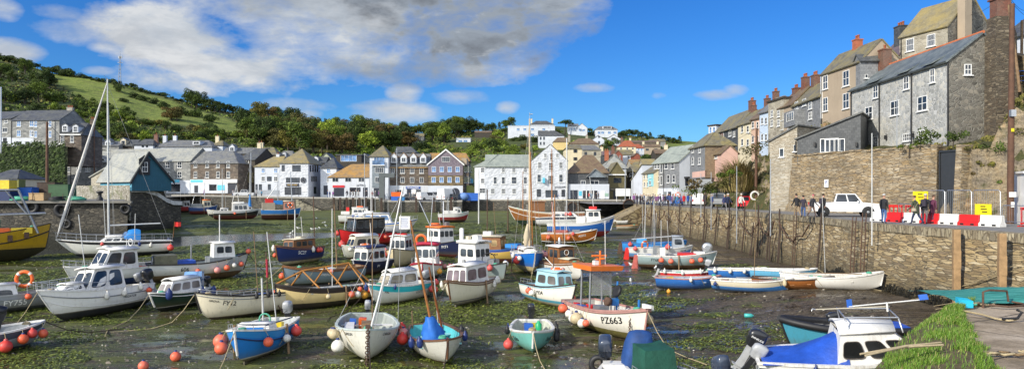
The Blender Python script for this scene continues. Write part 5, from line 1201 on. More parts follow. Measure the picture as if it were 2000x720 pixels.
def scrub():
 rnd=random.Random(5);M=MB();M2=MB()
 for k in range(26000):
  px=rnd.uniform(-60,1300);sk=interp(px,SKY);py=sk+(318-sk)*rnd.random()
  if field_mask(px,py)>.35 or clear(px,py):continue
  p=hill_pt(px,py)
  if p.y>428:continue
  n=NZ.noise(Vector((p.x*.06,p.y*.06,3)))
  s=rnd.uniform(.35,1.0)*(p.y/280);z=p.z+rnd.uniform(0,1.2)*max(0,.4+n)*1.3+.05
  nn=Vector((rnd.gauss(-.2,.6),rnd.gauss(-.5,.5),rnd.uniform(.2,1))).normalized();a=nn.orthogonal().normalized();b=nn.cross(a);q=Vector((p.x,p.y,z))
  t=rnd.uniform(0,6.28);u=a*math.cos(t)+b*math.sin(t);w=nn.cross(u)
  (M if n+rnd.gauss(0,.2)>-.05 else M2).add([q-u*s,q+w*s*.6,q+u*s,q-w*s*.6],[(0,1,2,3)],0)
 tag(M.build('scrub',L_mid),'green bramble and gorse scrub covering the hillside','scrub',kind='stuff');tag(M2.build('scrub',L_olive),'olive brown bracken covering parts of the hillside','bracken',kind='stuff')
 M=MB()
 for k in range(10000):
  px=rnd.uniform(-100,128);t=rnd.random();Y=lerp(139.5,153,t);z=lerp(1.0,12.6,t)+rnd.uniform(-.2,.9);q=Vector(((px-1000)/F*Y,Y-.3,z));s=rnd.uniform(.15,.38)
  nn=Vector((rnd.gauss(0,.6),-1,rnd.uniform(0,1))).normalized();a=nn.orthogonal().normalized();b=nn.cross(a)
  M.add([q-a*s,q+b*s*.6,q+a*s,q-b*s*.6],[(0,1,2,3)],0)
 tag(M.build('ivy',L_dark),'dark ivy and brambles hanging over the bank below the terrace','ivy',kind='stuff')
 M=MB()
 for k in range(90000):
  if len(M.f)>20000:break
  Y=rnd.uniform(44,60 if k%2 else 122);X=rnd.uniform(27,50)
  h=right_h(X,Y)
  if h<.6:continue
  v=NZ.fractal(Vector((X*.28,Y*.28,h*.35)),1,2,3)+.02*(h-5)
  if v<.02+rnd.uniform(0,.35):continue
  s=rnd.uniform(.06,.2);q=Vector((X,Y,h+rnd.uniform(0,.35)))
  nn=Vector((rnd.gauss(-.4,.6),rnd.gauss(-.5,.5),rnd.uniform(.1,1))).normalized();a=nn.orthogonal().normalized();b=nn.cross(a)
  M.add([q-a*s,q+b*s*.5,q+a*s*1.2,q-b*s*.5],[(0,1,2,3)],0)
 tag(M.build('cliff_plants',L_olive),'olive and green tufts of plants growing on the rock cliff','plants',kind='stuff')
scrub()
def cliff_shrub(px,py,Y,h,leaf,label,wide=1.0,dense=110):
 rnd=random.Random(int(px*7));p=P(px,py,Y);rt=empty('shrub',p);tag(rt,label,'shrub');M=MB();lobes=[]
 T=MB();T.path([(0,0,-.6),(0,0,h*.5)],[.06,.03],5);T.build('stem',M_bark2,rt)
 for k in range(7):lobes.append((Vector((rnd.gauss(0,.35*h*wide),rnd.gauss(0,.3*h),h*rnd.uniform(.2,.8))),h*rnd.uniform(.22,.36),.8))
 leaf_cloud(M,lobes,rnd,dense*8/h**2,.12+.04*h);M.build('foliage',leaf,rt)
cliff_shrub(1776,294,57.5,.8,L_mid,'bright green shrub spilling over the garden wall under the stone house',2.0)
cliff_shrub(1818,288,56,1.7,L_mid,'leafy green shrub at the right corner of the garden wall',.9)
cliff_shrub(1862,286,54.5,1.2,L_dark,'dark green shrub above the anthracite door',1.2)
cliff_shrub(1345,386,106,2.2,L_mid,'green bush at the foot of the cliff by the slate hung house',1.2)
cliff_shrub(1475,312,80,2.4,L_olive,'olive bush on the cliff edge right of the pampas clump',1.2)
cliff_shrub(1960,225,58,1.8,L_mid,'green bush on the rocks beside the tall pole',1.6)
def cliff_pt(px,py):
 for k in range(200):
  Y=40+.25*k;p=P(px,py,Y)
  if right_h(p.x,p.y)>p.z:return Y+.3
 return 60
for k,(px,py,h)in enumerate(((1896,300,.8),(1918,268,1.2),(1940,250,1.0),(1926,330,.7),(1955,300,1.1),(1908,345,.6),(1990,270,1.3),(1950,365,.7),(1962,235,1.2),(1400,372,1.2),(1378,384,1.0),(1485,345,1.2),(1492,380,.9),(1425,350,1.0),(1360,372,1.1))):cliff_shrub(px,py,cliff_pt(px,py),h,(L_olive,L_mid,L_brown)[k%3],('olive','green','rusty brown')[k%3]+' scrubby bush clinging to the rock '+('below the long stone house' if px>1800 else 'beside the quay road'),1.6);col.objects[-3]['group']='scrub bushes on the rock'
def pampas():
 p=P(1440,366,84);rt=empty('pampas_grass',p);tag(rt,'tall straw coloured pampas clump arching over the cliff','grass clump');rnd=random.Random(4);M=MB()
 for k in range(1500):
  a=rnd.uniform(0,6.28);r=rnd.uniform(0,1.9);h=rnd.uniform(1.0,4.2)*(1.15-r*.3);ln=rnd.uniform(.3,1.5);b=Vector((r*math.cos(a)*1.2,r*math.sin(a)*.8,rnd.uniform(-.6,.3)));d=Vector((math.cos(a)-.3,math.sin(a)-.4,0))*ln*h*.55;w=Vector((-math.sin(a),math.cos(a),0))*.035
  M.add([b-w,b+w,b+d*.35+Vector((0,0,h*.7))+w,b+d*.35+Vector((0,0,h*.7))-w,b+d+Vector((0,0,h*.85))],[(0,1,2,3),(3,2,4)],0)
 M.build('blades',foliage('straw_blades',(.20,.19,.05),(.44,.34,.13),(.68,.52,.26)),rt)
pampas()
def hull_mat(name,top,bot,zw,stripe=None,zs=.06,upper=None,uv=.8,rough=.35,dirt=.5,clinker=0):
 N=NT(name);o=N.obj();xyz=N.sep(o);v=N.n('Attribute',attribute_name='v').outputs['Fac']
 gt=lambda a,b:N.math('GREATER_THAN',a,b)
 wob=N.math('MULTIPLY',N.math('SUBTRACT',N.noise(o,2.5,4,.6),.5),.035)
 z=N.math('ADD',xyz[2],wob)
 grime=N.noise(N.map(o,(2.2,2.2,.5)),2.0,6,.72)
 t=N.mix(N.ramp(grime,[(.50,0.0),(.80,dirt*.7)]),top,tuple(c*.6+.02 for c in(top[0]*1.0,top[1]*.9,top[2]*.72)))
 sk=N.noise(N.map(o,(7,7,.35)),1.0,4,.65);t=N.mix(N.ramp(sk,[(.56,0.0),(.70,min(.55,dirt*1.1))]),t,tuple(c*.45+d for c,d in zip(top,(.045,.03,.012))))
 if upper:t=N.mix(gt(v,uv),t,upper)
 if stripe:t=N.mix(gt(z,zw+zs),stripe,t)
 b=N.mix(N.ramp(grime,[(.4,0.0),(.65,.7)]),bot,tuple(c*.4+.008 for c in bot));b=N.mix(N.ramp(xyz[2],[(.0,.65),(.22,.0)]),b,(.03,.03,.012))
 c=N.mix(gt(z,zw),b,t)
 mr=N.n('MapRange');N.l(z,mr.inputs[0]);mr.inputs[1].default_value=zw;mr.inputs[2].default_value=zw+.38;mr.inputs[3].default_value=.75;mr.inputs[4].default_value=0
 c=N.mix(N.math('MULTIPLY',mr.outputs[0],gt(z,zw)),c,N.mix(.5,c,(.16,.12,.05)))
 N.color(c);N.set(Roughness=N.math('ADD',rough,N.math('MULTIPLY',grime,.25)))
 if clinker:
  fr=N.math('FRACT',N.math('MULTIPLY',v,float(clinker)));N.bump(fr,.9,.03)
 else:N.bump(grime,.12,.02)
 return N.mat
FLEET=[];_nb=[0];SCALE=[1.0]
class Boat:
 def __init__(s,name,label,px,py,yaw,L=5.0,B=2.0,Hb=1.35,Hm=.95,Hs=1.0,tr=.72,rake=.35,top=(.7,.7,.66),bot=(.12,.03,.02),zw=.35,heel=0,pitch=0,anchor='mid',inner=(.5,.52,.5),floor=.38,deck=.25,gun=None,strake=None,full=2.3,group=None,at=None,cat='boat',lift=0.0,pointed=False,fine=.62,short=None,**hm):
  s._short=short or label;FLEET.append(s);s.free=at is None;s.d0=(px,py)
  s.L,s.B,s.Hb,s.Hm,s.Hs,s.tr,s.rake,s.full,s.pointed,s.fine=L,B,Hb,Hm,Hs,tr,rake,full,pointed,fine
  s.label=label;p=at if at is not None else G(px,py);y=R(yaw)-(math.atan((px-1000)/F)if at is None else 0)
  d=Vector((math.cos(y),math.sin(y),0))
  if anchor=='bow':p=p-d*L*.40*SCALE[0]
  if anchor=='stern':p=p+d*L*.46
  if at is None:p.z=mud(p.x,p.y)-.06+lift
  s.rt=empty(name,p,rot=(R(heel),R(-pitch),y));tag(s.rt,label,cat,group);k=SCALE[0];s.rt.scale=(k,k,k);s.M4=Matrix.LocRotScale(p,s.rt.rotation_euler,Vector((k,k,k)))
  _nb[0]+=1
  s.hm=hull_mat('hull_paint_%d'%_nb[0],top,bot,zw,**hm);s.inm=pm('boat_inner_%d'%_nb[0],inner,.6,.15,3,dirt=tuple(c*.5 for c in inner));s.gunm=gun or M_oldwood
  ns,nv=26,12;vs=[];at_v=[]
  for sd in(1,-1):
   for i in range(ns+1):
    for j in range(nv+1):
     vs.append(s.pt(i/ns,j/nv,sd));at_v.append(j/nv)
  fs=[];o=(ns+1)*(nv+1)
  for k,b in((0,0),(1,o)):
   for i in range(ns):
    for j in range(nv):
     q=(b+i*(nv+1)+j,b+(i+1)*(nv+1)+j,b+(i+1)*(nv+1)+j+1,b+i*(nv+1)+j+1)
     fs.append(q if k else q[::-1])
  M=MB();M.add(vs,fs,0,True)
  if not pointed:
   tv=[s.pt(0,j/nv,1)for j in range(nv+1)]+[s.pt(0,j/nv,-1)for j in range(nv,-1,-1)];b0=len(M.v);M.add(tv,[tuple(range(len(tv)))]);at_v+=[j/nv for j in range(nv+1)]+[j/nv for j in range(nv,-1,-1)]
  nk=len(M.v);M.hexa([(-L*.46,-.04,-.10),(L*.34,-.03,-.06),(L*.34,.03,-.06),(-L*.46,.04,-.10)],[(-L*.46,-.04,.12),(L*.34,-.03,.1),(L*.34,.03,.1),(-L*.46,.04,.12)]);at_v+=[0]*(len(M.v)-nk)
  M.build('hull',s.hm,s.rt,attr={'v':at_v})
  t=.05;I=MB();vs=[]
  fv=lambda S:clamp((floor-s.keel(S))/(s.sheer(S)-s.keel(S)),.02,.97)
  for sd in(1,-1):
   for i in range(ns+1):
    S=.012+.976*i/ns;v0=s.v_at(S,floor)
    for j in range(5):
     q=s.pt(S,lerp(v0,1,j/4),sd);q=Vector((q[0],sd*max(abs(q[1])-t,.005),q[2]));vs.append(q)
  o=(ns+1)*5;fs=[]
  for k,b in((0,0),(1,o)):
   for i in range(ns):
    for j in range(4):
     q=(b+i*5+j,b+(i+1)*5+j,b+(i+1)*5+j+1,b+i*5+j+1);fs.append(q[::-1]if k else q)
  for i in range(ns):fs.append((i*5,(i+1)*5,o+(i+1)*5,o+i*5)[::-1])
  I.add(vs,fs,0,True);I.poly([vs[j]for j in range(5)]+[vs[o+j]for j in range(4,-1,-1)])
  s.inner=I.build('interior',s.inm,s.rt)
  if deck:s.deckpart(1-deck,1.0)
  Gm=MB()
  for sd in(1,-1):
   pts=[Vector(s.pt(i/30,1,sd))+Vector((0,-sd*.02,.02))for i in range(31)]
   wv=.055
   for a,b in zip(pts,pts[1:]):
    Gm.hexa([a+Vector((0,-wv,-.045)),b+Vector((0,-wv,-.045)),b+Vector((0,wv,-.045)),a+Vector((0,wv,-.045))],[a+Vector((0,-wv,.03)),b+Vector((0,-wv,.03)),b+Vector((0,wv,.03)),a+Vector((0,wv,.03))])
  if not pointed:
   a,b=Vector(s.pt(0,1,1)),Vector(s.pt(0,1,-1));Gm.box(((a.x+b.x)/2,0,a.z),(.1,abs(a.y-b.y),.08))
  Gm.build('gunwale',s.gunm,s.rt)
  if strake:s.rail(strake[0],strake[1],strake[2]if len(strake)>2 else.035)
  St=MB();St.path([s.pt(1,j/8,1)for j in range(9)],[.05]*9,6);St.build('stem_post',s.gunm if gun else s.hm,s.rt,attr={'v':[.5]*len(St.v)})
 def keel(s,S):
  k=.0
  if S>.72:k+=(s.Hb*.32)*((S-.72)/.28)**2.2
  if S<.3:k+=(s.Hs*.12)*((.3-S)/.3)**1.5
  return k
 def sheer(s,S):
  m=.42
  return s.Hm+(s.Hs-s.Hm)*((m-S)/m)**2 if S<m else s.Hm+(s.Hb-s.Hm)*((S-m)/(1-m))**1.9
 def half(s,S):
  m=.45;b=s.B/2
  if S<=m:
   t=(m-S)/m
   if s.pointed:return b*math.sqrt(max(0,1-t**2.2))+.02
   return b*(1-(1-s.tr)*t**2)
  t=(S-m)/(1-m);return b*(max(0,1-t**s.full))**.82+.025
 def pt(s,S,v,sd):
  k,zt,b=s.keel(S),s.sheer(S),s.half(S)
  w=smooth(S,.5,1.0)
  a=v*math.pi/2
  r=math.sin(a)**(.62);y=lerp(r,v**.85,w*.85)*b
  zf=lerp((1-math.cos(a))**.82,v,w*.7);z=k+(zt-k)*zf
  x=-s.L/2+s.L*S-s.rake*(1-v)*S**5*1.0+(s.rake*.25*(1-v)if not s.pointed and S<.001 else 0)
  return(x,sd*y,z)
 def v_at(s,S,z):
  a,b=0.0,1.0
  for _ in range(18):
   m=(a+b)/2
   if s.pt(S,m,1)[2]<z:a=m
   else:b=m
  return(a+b)/2
 def rail(s,v,mat,r=.035,name='rubbing_strake'):
  M=MB()
  for sd in(1,-1):M.path([Vector(s.pt(i/26,v,sd))+Vector((0,sd*.01,0))for i in range(27)],r,5)
  M.build(name,mat,s.rt)
 def deckpart(s,S0,S1,mat=None,dz=-.03,name='foredeck'):
  M=MB();n=10;vs=[]
  for i in range(n+1):
   S=lerp(S0,S1,i/n);w=max(s.half(S)-.04,.01);z=s.sheer(S)+dz
   for j in range(7):
    u=j/3-1;vs.append((-s.L/2+s.L*S,u*w,z+.07*(1-u*u)*min(1,w)))
  M.add(vs,[(i*7+j,(i+1)*7+j,(i+1)*7+j+1,i*7+j+1)[::-1]for i in range(n)for j in range(6)],0,True)
  if S0>.3:
   q=[s.pt(S0,lerp(s.v_at(S0,.4),.98,i/6),1)for i in range(7)];x=q[-1][0];M.poly([(x,max(y-.06,.01),z)for _,y,z in q]+[(x,-max(y-.06,.01),z)for _,y,z in q[::-1]])
  M.build(name,mat or s.inm,s.rt)
 def X(s,S):return-s.L/2+s.L*S
 def thwarts(s,Ss,mat=None,dz=-.28,w=.24):
  for S in Ss:
   M=MB();b=s.half(S)-.06;M.box((s.X(S),0,s.sheer(S)+dz),(w,2*b,.05));M.build('thwart',mat or s.inm,s.rt)
  return s
 def box(s,name,S,y,z,size,mat,bev=0,rz=0,parent=None):
  M=MB();M.box((0,0,0),size,0,Matrix.Translation((s.X(S),y,z))@Matrix.Rotation(rz,4,'Z'));return M.build(name,mat,parent or s.rt)
 def cabin(s,S0,S1,w0,w1,z0,h,mat=None,roofmat=None,rakef=.25,raker=.05,taper=.88,front=2,side=2,fh=.5,sh=.5,fz=.5,over=.08,camber=.08,rear=0,name='wheelhouse',vis=None,frame=None,z1=None,rooft=.06,sidew=.8,round_=True,glassm=None):
  """tapering house: base corners (x0 aft, x1 forward); windows are frames with panes"""
  x0,x1=s.X(S0),s.X(S1);z1=z0 if z1 is None else z1
  b=[Vector((x0,-w0/2,z0)),Vector((x1,-w1/2,z1)),Vector((x1,w1/2,z1)),Vector((x0,w0/2,z0))]
  zt=z0+h
  t=[Vector((x0+raker,-w0/2*taper,zt)),Vector((x1-rakef,-w1/2*taper,zt)),Vector((x1-rakef,w1/2*taper,zt)),Vector((x0+raker,w0/2*taper,zt))]
  M=MB()
  for i in range(4):M.quad(b[i],b[(i+1)%4],t[(i+1)%4],t[i])
  c=M.build(name,mat or M_white,s.rt)
  Rm=MB();n=6;vs=[]
  xs=[x0+raker-over,x1-rakef+over]
  for k,x in enumerate(xs):
   hw=(w0 if k==0 else w1)/2*taper+over
   for j in range(n+1):
    u=2*j/n-1;vs.append((x,u*hw,zt+.01+camber*(1-u*u)))
  Rm.add(vs+[(v[0],v[1],v[2]+rooft)for v in vs],[(j,j+1,n+1+j+1,n+1+j)for j in range(n)]+[(2*n+2+j,3*n+3+j,3*n+4+j,2*n+3+j)for j in range(n)]+[(j,2*n+2+j,2*n+3+j,j+1)for j in range(n)]+[(n+1+j,n+2+j,3*n+4+j,3*n+3+j)for j in range(n)]+[(0,n+1,3*n+3,2*n+2),(n,3*n+2,4*n+3,2*n+1)],0,True)
  Rm.build('cabin_roof',roofmat or mat or M_white,c)
  def wins(p00,p10,p11,p01,cnt,fz,fh,mg=.08,span=(0,1)):
   for i in range(cnt):
    u0=lerp(span[0],span[1],(i+mg)/cnt);u1=lerp(span[0],span[1],(i+1-mg)/cnt)
    f=lambda u,v:p00.lerp(p10,u).lerp(p01.lerp(p11,u),v)
    nrm=(p10-p00).cross(p01-p00).normalized()
    def ring(gu,gv,off):
     out=[];cu,cv=(u0+u1)/2,fz;hu,hv=(u1-u0)/2-gu,fh/2-gv
     for k in range(16):
      a=2*math.pi*(k+.5)/16;ca,sa=math.cos(a),math.sin(a);e=.38
      out.append(f(cu+hu*math.copysign(abs(ca)**e,ca),cv+hv*math.copysign(abs(sa)**e,sa))+nrm*off)
     return out
    A=ring(0,0,.014);Bq=ring(.018*1.2/max((p10-p00).length,.2),.018*1.2/max(h,.2),.014)
    W_=MB();W_.add(A+Bq,[(k,(k+1)%16,16+(k+1)%16,16+k)for k in range(16)]);w=W_.build('window',frame or M_gutter,c)
    G_=MB();G_.poly(ring(.004,.004,.009));G_.build('pane',glassm or M_bglass,w)
  if front:wins(b[1],b[2],t[2],t[1],front,fz,fh)
  if rear:wins(b[3],b[0],t[0],t[3],rear,fz,fh)
  if side:
   m=(1-sidew)/2
   wins(b[0],b[1],t[1],t[0],side,fz,sh,span=(m,1-m));wins(b[2],b[3],t[3],t[2],side,fz,sh,span=(m,1-m))
  return c
 def mast(s,S,h,r=.05,z0=None,lean=(0,0),mat=None,y=0,boom=None,stays=True,name='mast'):
  z0=s.sheer(S)if z0 is None else z0;x=s.X(S);t=Vector((x+lean[0],y+lean[1],z0+h));M=MB();M.path([(x,y,z0-.3),(x+lean[0]*.5,y+lean[1]*.5,z0+h*.5),t],[r,r*.85,r*.55],8);m=M.build(name,mat or M_alu,s.rt)
  if stays:
   M=MB();tt=t-Vector((0,0,h*.03))
   for q in(s.pt(.97,1,1),s.pt(max(S-.05,0),1,1),s.pt(max(S-.05,0),1,-1),(s.X(.02),0,s.sheer(.02))):M.tube(tt,q,.011 if h>4 else.008,n=4)
   M.build('rigging',M_stay,m)
  return t
 def pole(s,name,a,b,r,mat,parent=None):M=MB();M.tube(a,b,r,n=7);return M.build(name,mat,parent or s.rt)
 def handrail(s,S0,S1,h=.42,n=4,mat=None,both=True,close=True):
  M=MB()
  sds=(1,-1)
  for sd in sds:
   pts=[Vector(s.pt(lerp(S0,S1,i/12),1,sd))+Vector((0,-sd*.07,h))for i in range(13)];M.path(pts,.016,5)
   M.path([p-Vector((0,0,h*.5))for p in pts],.009,4)
   for i in range(0,13,max(1,12//n)):M.tube(pts[i],pts[i]-Vector((0,0,h)),.014,n=5)
  if close and S1>.9:
   a=Vector(s.pt(S1,1,1))+Vector((0,-.07,h));b=Vector(s.pt(S1,1,-1))+Vector((0,.07,h));M.path([a,Vector((s.X(S1)+.18,0,a.z)),b],.016,5)
  M.build('guard_rail',M_steel,s.rt)
 def outboard(s,y=0,mat=None,scale=1.0,tilt=20,cover=None,x=None,z=None,decal=None):
  e=empty('outboard_motor',(s.X(0)-.12 if x is None else x,y,(s.Hs+.12)if z is None else z),parent=s.rt,rot=(0,R(tilt),0));e.scale=(scale,)*3
  outboard_parts(e,mat or M_obgrey,decal);return e
 def rudder(s,mat,h=1.0):
  M=MB();x=s.X(0);M.hexa([(x-.55,-.025,-.05),(x+.02,-.025,-.05),(x+.02,.025,-.05),(x-.55,.025,-.05)],[(x-.3,-.025,h),(x-.0,-.025,h),(x-.0,.025,h),(x-.3,.025,h)]);M.build('rudder',mat,s.rt)
 def legs(s,S=.42,mat=None):
  for sd in(1,-1):
   p=s.pt(S,.85,sd);M=MB();M.tube((p[0],p[1]*1.06,p[2]+.35),(p[0],p[1]*1.06+sd*.05,-.05),.055,n=6);M.box((p[0],p[1]*1.06+sd*.05,-.05),(.28,.18,.05));M.build('beaching_leg',mat or M_oldwood,s.rt)
 def text(s,txt,S,z,size,sd,mat,stretch=1.0,slant=0.0,name='hull_lettering'):
  V,Fs=text_mesh(txt,size);out=[]
  for v in V:
   u=v[0]*stretch+slant*v[1];SS=S-sd*u/s.L
   SS=clamp(SS,.01,.995);zz=s.sheer(SS)-z+v[1];vv=s.v_at(SS,zz);p=Vector(s.pt(SS,vv,sd));e=.01
   pu=Vector(s.pt(min(SS+e,1),vv,sd))-Vector(s.pt(SS-e,vv,sd));pv=Vector(s.pt(SS,min(vv+e,1),sd))-Vector(s.pt(SS,vv-e,sd));nn=pu.cross(pv)
   if nn.y*sd<0:nn=-nn
   out.append(p+nn.normalized()*.014)
  M=MB();M.add(out,Fs if sd>0 else Fs);M.build(name,mat,s.rt)
 def world(s,p):return s.M4@Vector(p)
 def fender(s,S,sd,kind='ball',color='orange',r=.2,drop=.35,label=None,v=1.0):
  q=s.world(Vector(s.pt(S,v,sd))+Vector((0,sd*.04,.03)));nb=(s.M4.to_3x3()@Vector((0,sd,0)));nb.z=0;nb.normalize()
  hull_name=s.short
  c=q+nb*(r*.75)+Vector((0,0,-drop-(r if kind=='ball' else 0)))
  gz=mud(c.x,c.y)+r*.9
  if c.z<gz:c.z=gz
  buoy(c,r,color,kind,'hanging from the '+hull_name,rope_to=q)
 @property
 def short(s):return s._short
def buoy_mat(name,c):
 N=NT(name);o=N.obj();z=N.sep(o)[2];n=N.noise(o,6,4,.7);oi=N.n('ObjectInfo').outputs['Random']
 cc=N.mix(N.math('MULTIPLY',oi,.35),c,tuple(.55*x+.22 for x in c));f=N.math('ADD',N.math('MULTIPLY',z,-2.2),N.math('SUBTRACT',n,.52))
 cc=N.mix(N.ramp(f,[(.05,0.0),(.45,.8)]),cc,tuple(.3*x+y for x,y in zip(c,(.03,.028,.01))));cc=N.mix(N.ramp(n,[(.55,0.0),(.72,.5)]),cc,tuple(.5*x+.1 for x in c))
 N.color(cc);N.set(Roughness=.5);return N.mat
BC={'orange':buoy_mat('orange_buoy',(.80,.11,.03)),'red':buoy_mat('red_buoy',(.68,.045,.03)),'white':buoy_mat('white_fender',(.76,.73,.66)),'pink':buoy_mat('faded_pink_buoy',(.72,.26,.23)),'yellow':pm('yellow_buoy',(.72,.34,.04),.45,.15,4),'blue':pm('navy_fender',(.015,.035,.16),.45,.15,4),'cream':pm('cream_buoy',(.58,.48,.30),.5,.2,4,dirt=(.3,.22,.12)),'black':M_black}
CN={'orange':'orange','red':'red','white':'white','pink':'faded pink','yellow':'yellow','blue':'navy blue','cream':'cream','black':'black'}
def buoy(c,r,color,kind,where,rope_to=None,label=None):
 M=MB()
 if kind=='ball':
  rt=empty('buoy',c);prof=[]
  for i in range(11):
   a=-math.pi/2+math.pi*i/10*.86;prof.append((max(r*math.cos(a),.004),r*math.sin(a)))
  prof+=[(r*.26,r*1.02),(r*.2,r*1.22),(r*.05,r*1.24)]
  M.lathe(prof,14);M.build('float',BC[color],rt);N_=MB();N_.lathe([(r*.3,r*.93),(r*.29,r*1.05),(r*.24,r*1.26),(.01,r*1.28)],10);N_.build('neck',BC['blue']if color in('orange','white','cream','pink')else BC[color],rt)
  tag(rt,'%s round buoy %s'%(CN[color],where),'buoy','%s buoys %s'%(CN[color],where));top=c+Vector((0,0,r*1.25))
 else:
  rt=empty('fender',c,rot=(random.uniform(-.12,.12),random.uniform(-.12,.12),0));h=r*3.4
  M.lathe([(.01,-h/2),(r*.5,-h/2+.02),(r*.92,-h/2+r*.7),(r,-h/2+r*1.1),(r,h/2-r*1.1),(r*.92,h/2-r*.7),(r*.4,h/2-.02),(r*.3,h/2+.06),(.01,h/2+.07)],12);M.build('tube',BC[color],rt)
  tag(rt,'%s long fender %s'%(CN[color],where),'fender','%s fenders %s'%(CN[color],where));top=c+Vector((0,0,h/2))
 if rope_to is not None and(rope_to-top).length>.02:
  k=MB();k.tube(top-c,rope_to-c,.012,n=4);k.build('lanyard',M_rope,rt)
 return rt
M_stay=pm('wire_stay',(.35,.35,.34),.5,.1);M_bglass=glass('cabin_glass',(.02,.026,.032),.06)
M_obgrey=pm('outboard_grey',(.42,.43,.44),.35,.12,3,coat=.3);M_obblack=pm('outboard_black',(.022,.023,.026),.3,.15,3,coat=.3);M_obnavy=pm('outboard_navy',(.05,.065,.10),.25,.15,3,coat=.5)
def outboard_parts(e,mat,decal=None):
 M=MB();prof=[(-.30,.13,.14),(-.24,.19,.19),(-.02,.22,.20),(-.01,.23,.21),(.18,.22,.19),(.27,.17,.15),(.30,.06,.06)];n=14;vs=[]
 for z,a,b in prof:
  for j in range(n):
   t=2*math.pi*j/n;ct,st=math.cos(t),math.sin(t);vs.append((-.02+a*1.25*math.copysign(abs(ct)**.45,ct)+(.06 if z>.2 else 0),b*math.copysign(abs(st)**.45,st),.42+z))
 M.add(vs,[(i*n+j,i*n+(j+1)%n,(i+1)*n+(j+1)%n,(i+1)*n+j)for i in range(len(prof)-1)for j in range(n)],0,True);M.poly(vs[-n:]);M.poly(vs[:n][::-1]);c=M.build('cowling',mat,e)
 if decal:
  V,Fs=text_mesh(decal,.085)
  for sd in(1,-1):
   Q=MB();Q.add([(v[0]*-sd-.02,sd*(.235),.45+v[1])for v in V],Fs);Q.build('decal',TXW,c)
 M=MB();M.box((-.05,0,-.1),(.2,.13,.5));M.hexa([(-.2,-.05,-.75),(.06,-.05,-.75),(.06,.05,-.75),(-.2,.05,-.75)],[(-.14,-.06,-.3),(.05,-.06,-.3),(.05,.06,-.3),(-.14,.06,-.3)]);M.box((-.08,0,-.62),(.42,.22,.02));M.lathe([(.02,-.3),(.06,-.2),(.06,.08),(.02,.2)],8,M=Matrix.Translation((-.08,0,-.78))@Matrix.Rotation(R(90),4,'Y'));M.build('leg',M_obblack if mat is not M_obblack else M_obgrey,e)
 M=MB()
 for k in range(3):
  a=k*2.094;u=Vector((0,math.cos(a),math.sin(a)));w=Vector((.04,-math.sin(a)*.07,math.cos(a)*.07));o=Vector((-.4,0,-.78));M.quad(o+w*.3,o+u*.15+w,o+u*.15-w,o-w*.3)
 M.build('propeller',M_steel,e);M=MB();M.box((.12,0,.02),(.08,.26,.3));M.path([(.1,0,.25),(.5,.03,.32)],.022,6);M.build('clamp_bracket',M_obblack,e)
def lifebuoy(p,label,rot=(0,0,0),r=.33,mat=None,white=True):
 rt=empty('lifebuoy',p,rot=rot);tag(rt,label,'lifebuoy');M=MB();M.torus((0,0,0),r,r*.24,'y',24,8);M.build('ring',mat or M_orange,rt)
 if white:
  for k in range(4):
   a=math.pi/4+k*math.pi/2;M=MB();pts=[Vector((r*math.cos(a+d),0,r*math.sin(a+d)))for d in(-.16,0,.16)];M.path(pts,r*.255,8);M.build('band',M_white,rt)
 M=MB();M.path([Vector((r*1.26*math.cos(i*.3927),-.02,r*1.26*math.sin(i*.3927)))for i in range(16)],.012,4,closed=True);M.build('grab_line',M_rope,rt)
 return rt
WHT=(.82,.81,.77);CRM=(.66,.56,.38);ANTI=(.11,.03,.022);NAVY=(.012,.02,.07);BLU=(.012,.16,.50)
LB=pm('black_letters',(.012,.012,.014),.5,.05);LW=pm('white_letters',(.8,.8,.78),.5,.05);LG=pm('gilt_letters',(.6,.5,.3),.5,.05)
G_brown=pm('brown_gunwale',(.15,.07,.035),.55,.25,4);G_dark=pm('black_gunwale',(.03,.025,.022),.6,.2,4);G_white=pm('white_gunwale',(.74,.73,.70),.5,.1,4,dirt=(.4,.36,.28));G_red=pm('crimson_gunwale',(.36,.02,.04),.45,.15,4);G_pink=pm('faded_pink_gunwale',(.42,.22,.19),.7,.2,4);G_tan=pm('oiled_gunwale',(.42,.20,.07),.5,.25,4);G_blue=pm('blue_gunwale',(.03,.12,.36),.5,.2,4)
M_pblue=pm('pale_blue_paint',(.36,.60,.68),.5,.12,3);M_turq=pm('turquoise_paint',(.10,.52,.56),.5,.12,3);M_navyp=pm('navy_paint',(.018,.025,.09),.4,.12,3);M_orp=pm('orange_paint',(.78,.19,.03),.45,.12,3);M_crim=pm('crimson_paint',(.42,.02,.05),.45,.12,3);M_vwood=pm('brown_varnish',(.22,.095,.035),.4,.25,5);M_creamp=pm('cream_paint',(.64,.57,.42),.5,.1,3)
M_tarpb=pm('blue_tarpaulin',(.02,.085,.46),.5,.3,2,bump=.9);M_tarpg=pm('green_canvas',(.012,.085,.055),.7,.35,1.5,bump=1.0);M_canvas_navy=pm('navy_canvas',(.014,.065,.24),.7,.4,1.5,bump=1.0);M_cyanc=pm('bright_blue_canvas',(.02,.22,.60),.6,.12,3)
def fends(b,L):
 for S,sd,kind,colr,r,drop in L:b.fender(S,sd,kind,colr,r,drop)
O,RR_,W_,PK='orange','red','white','pink'
SCALE[0]=1.05
b=Boat('open_boat','grey aluminium workboat lettered FY755 at the left edge',30,606,12,6.6,2.2,1.25,.95,.95,top=(.27,.29,.31),bot=(.08,.085,.09),zw=.28,heel=-4,inner=(.45,.46,.46),gun=M_grey,deck=.3,short='grey boat FY755',rough=.4)
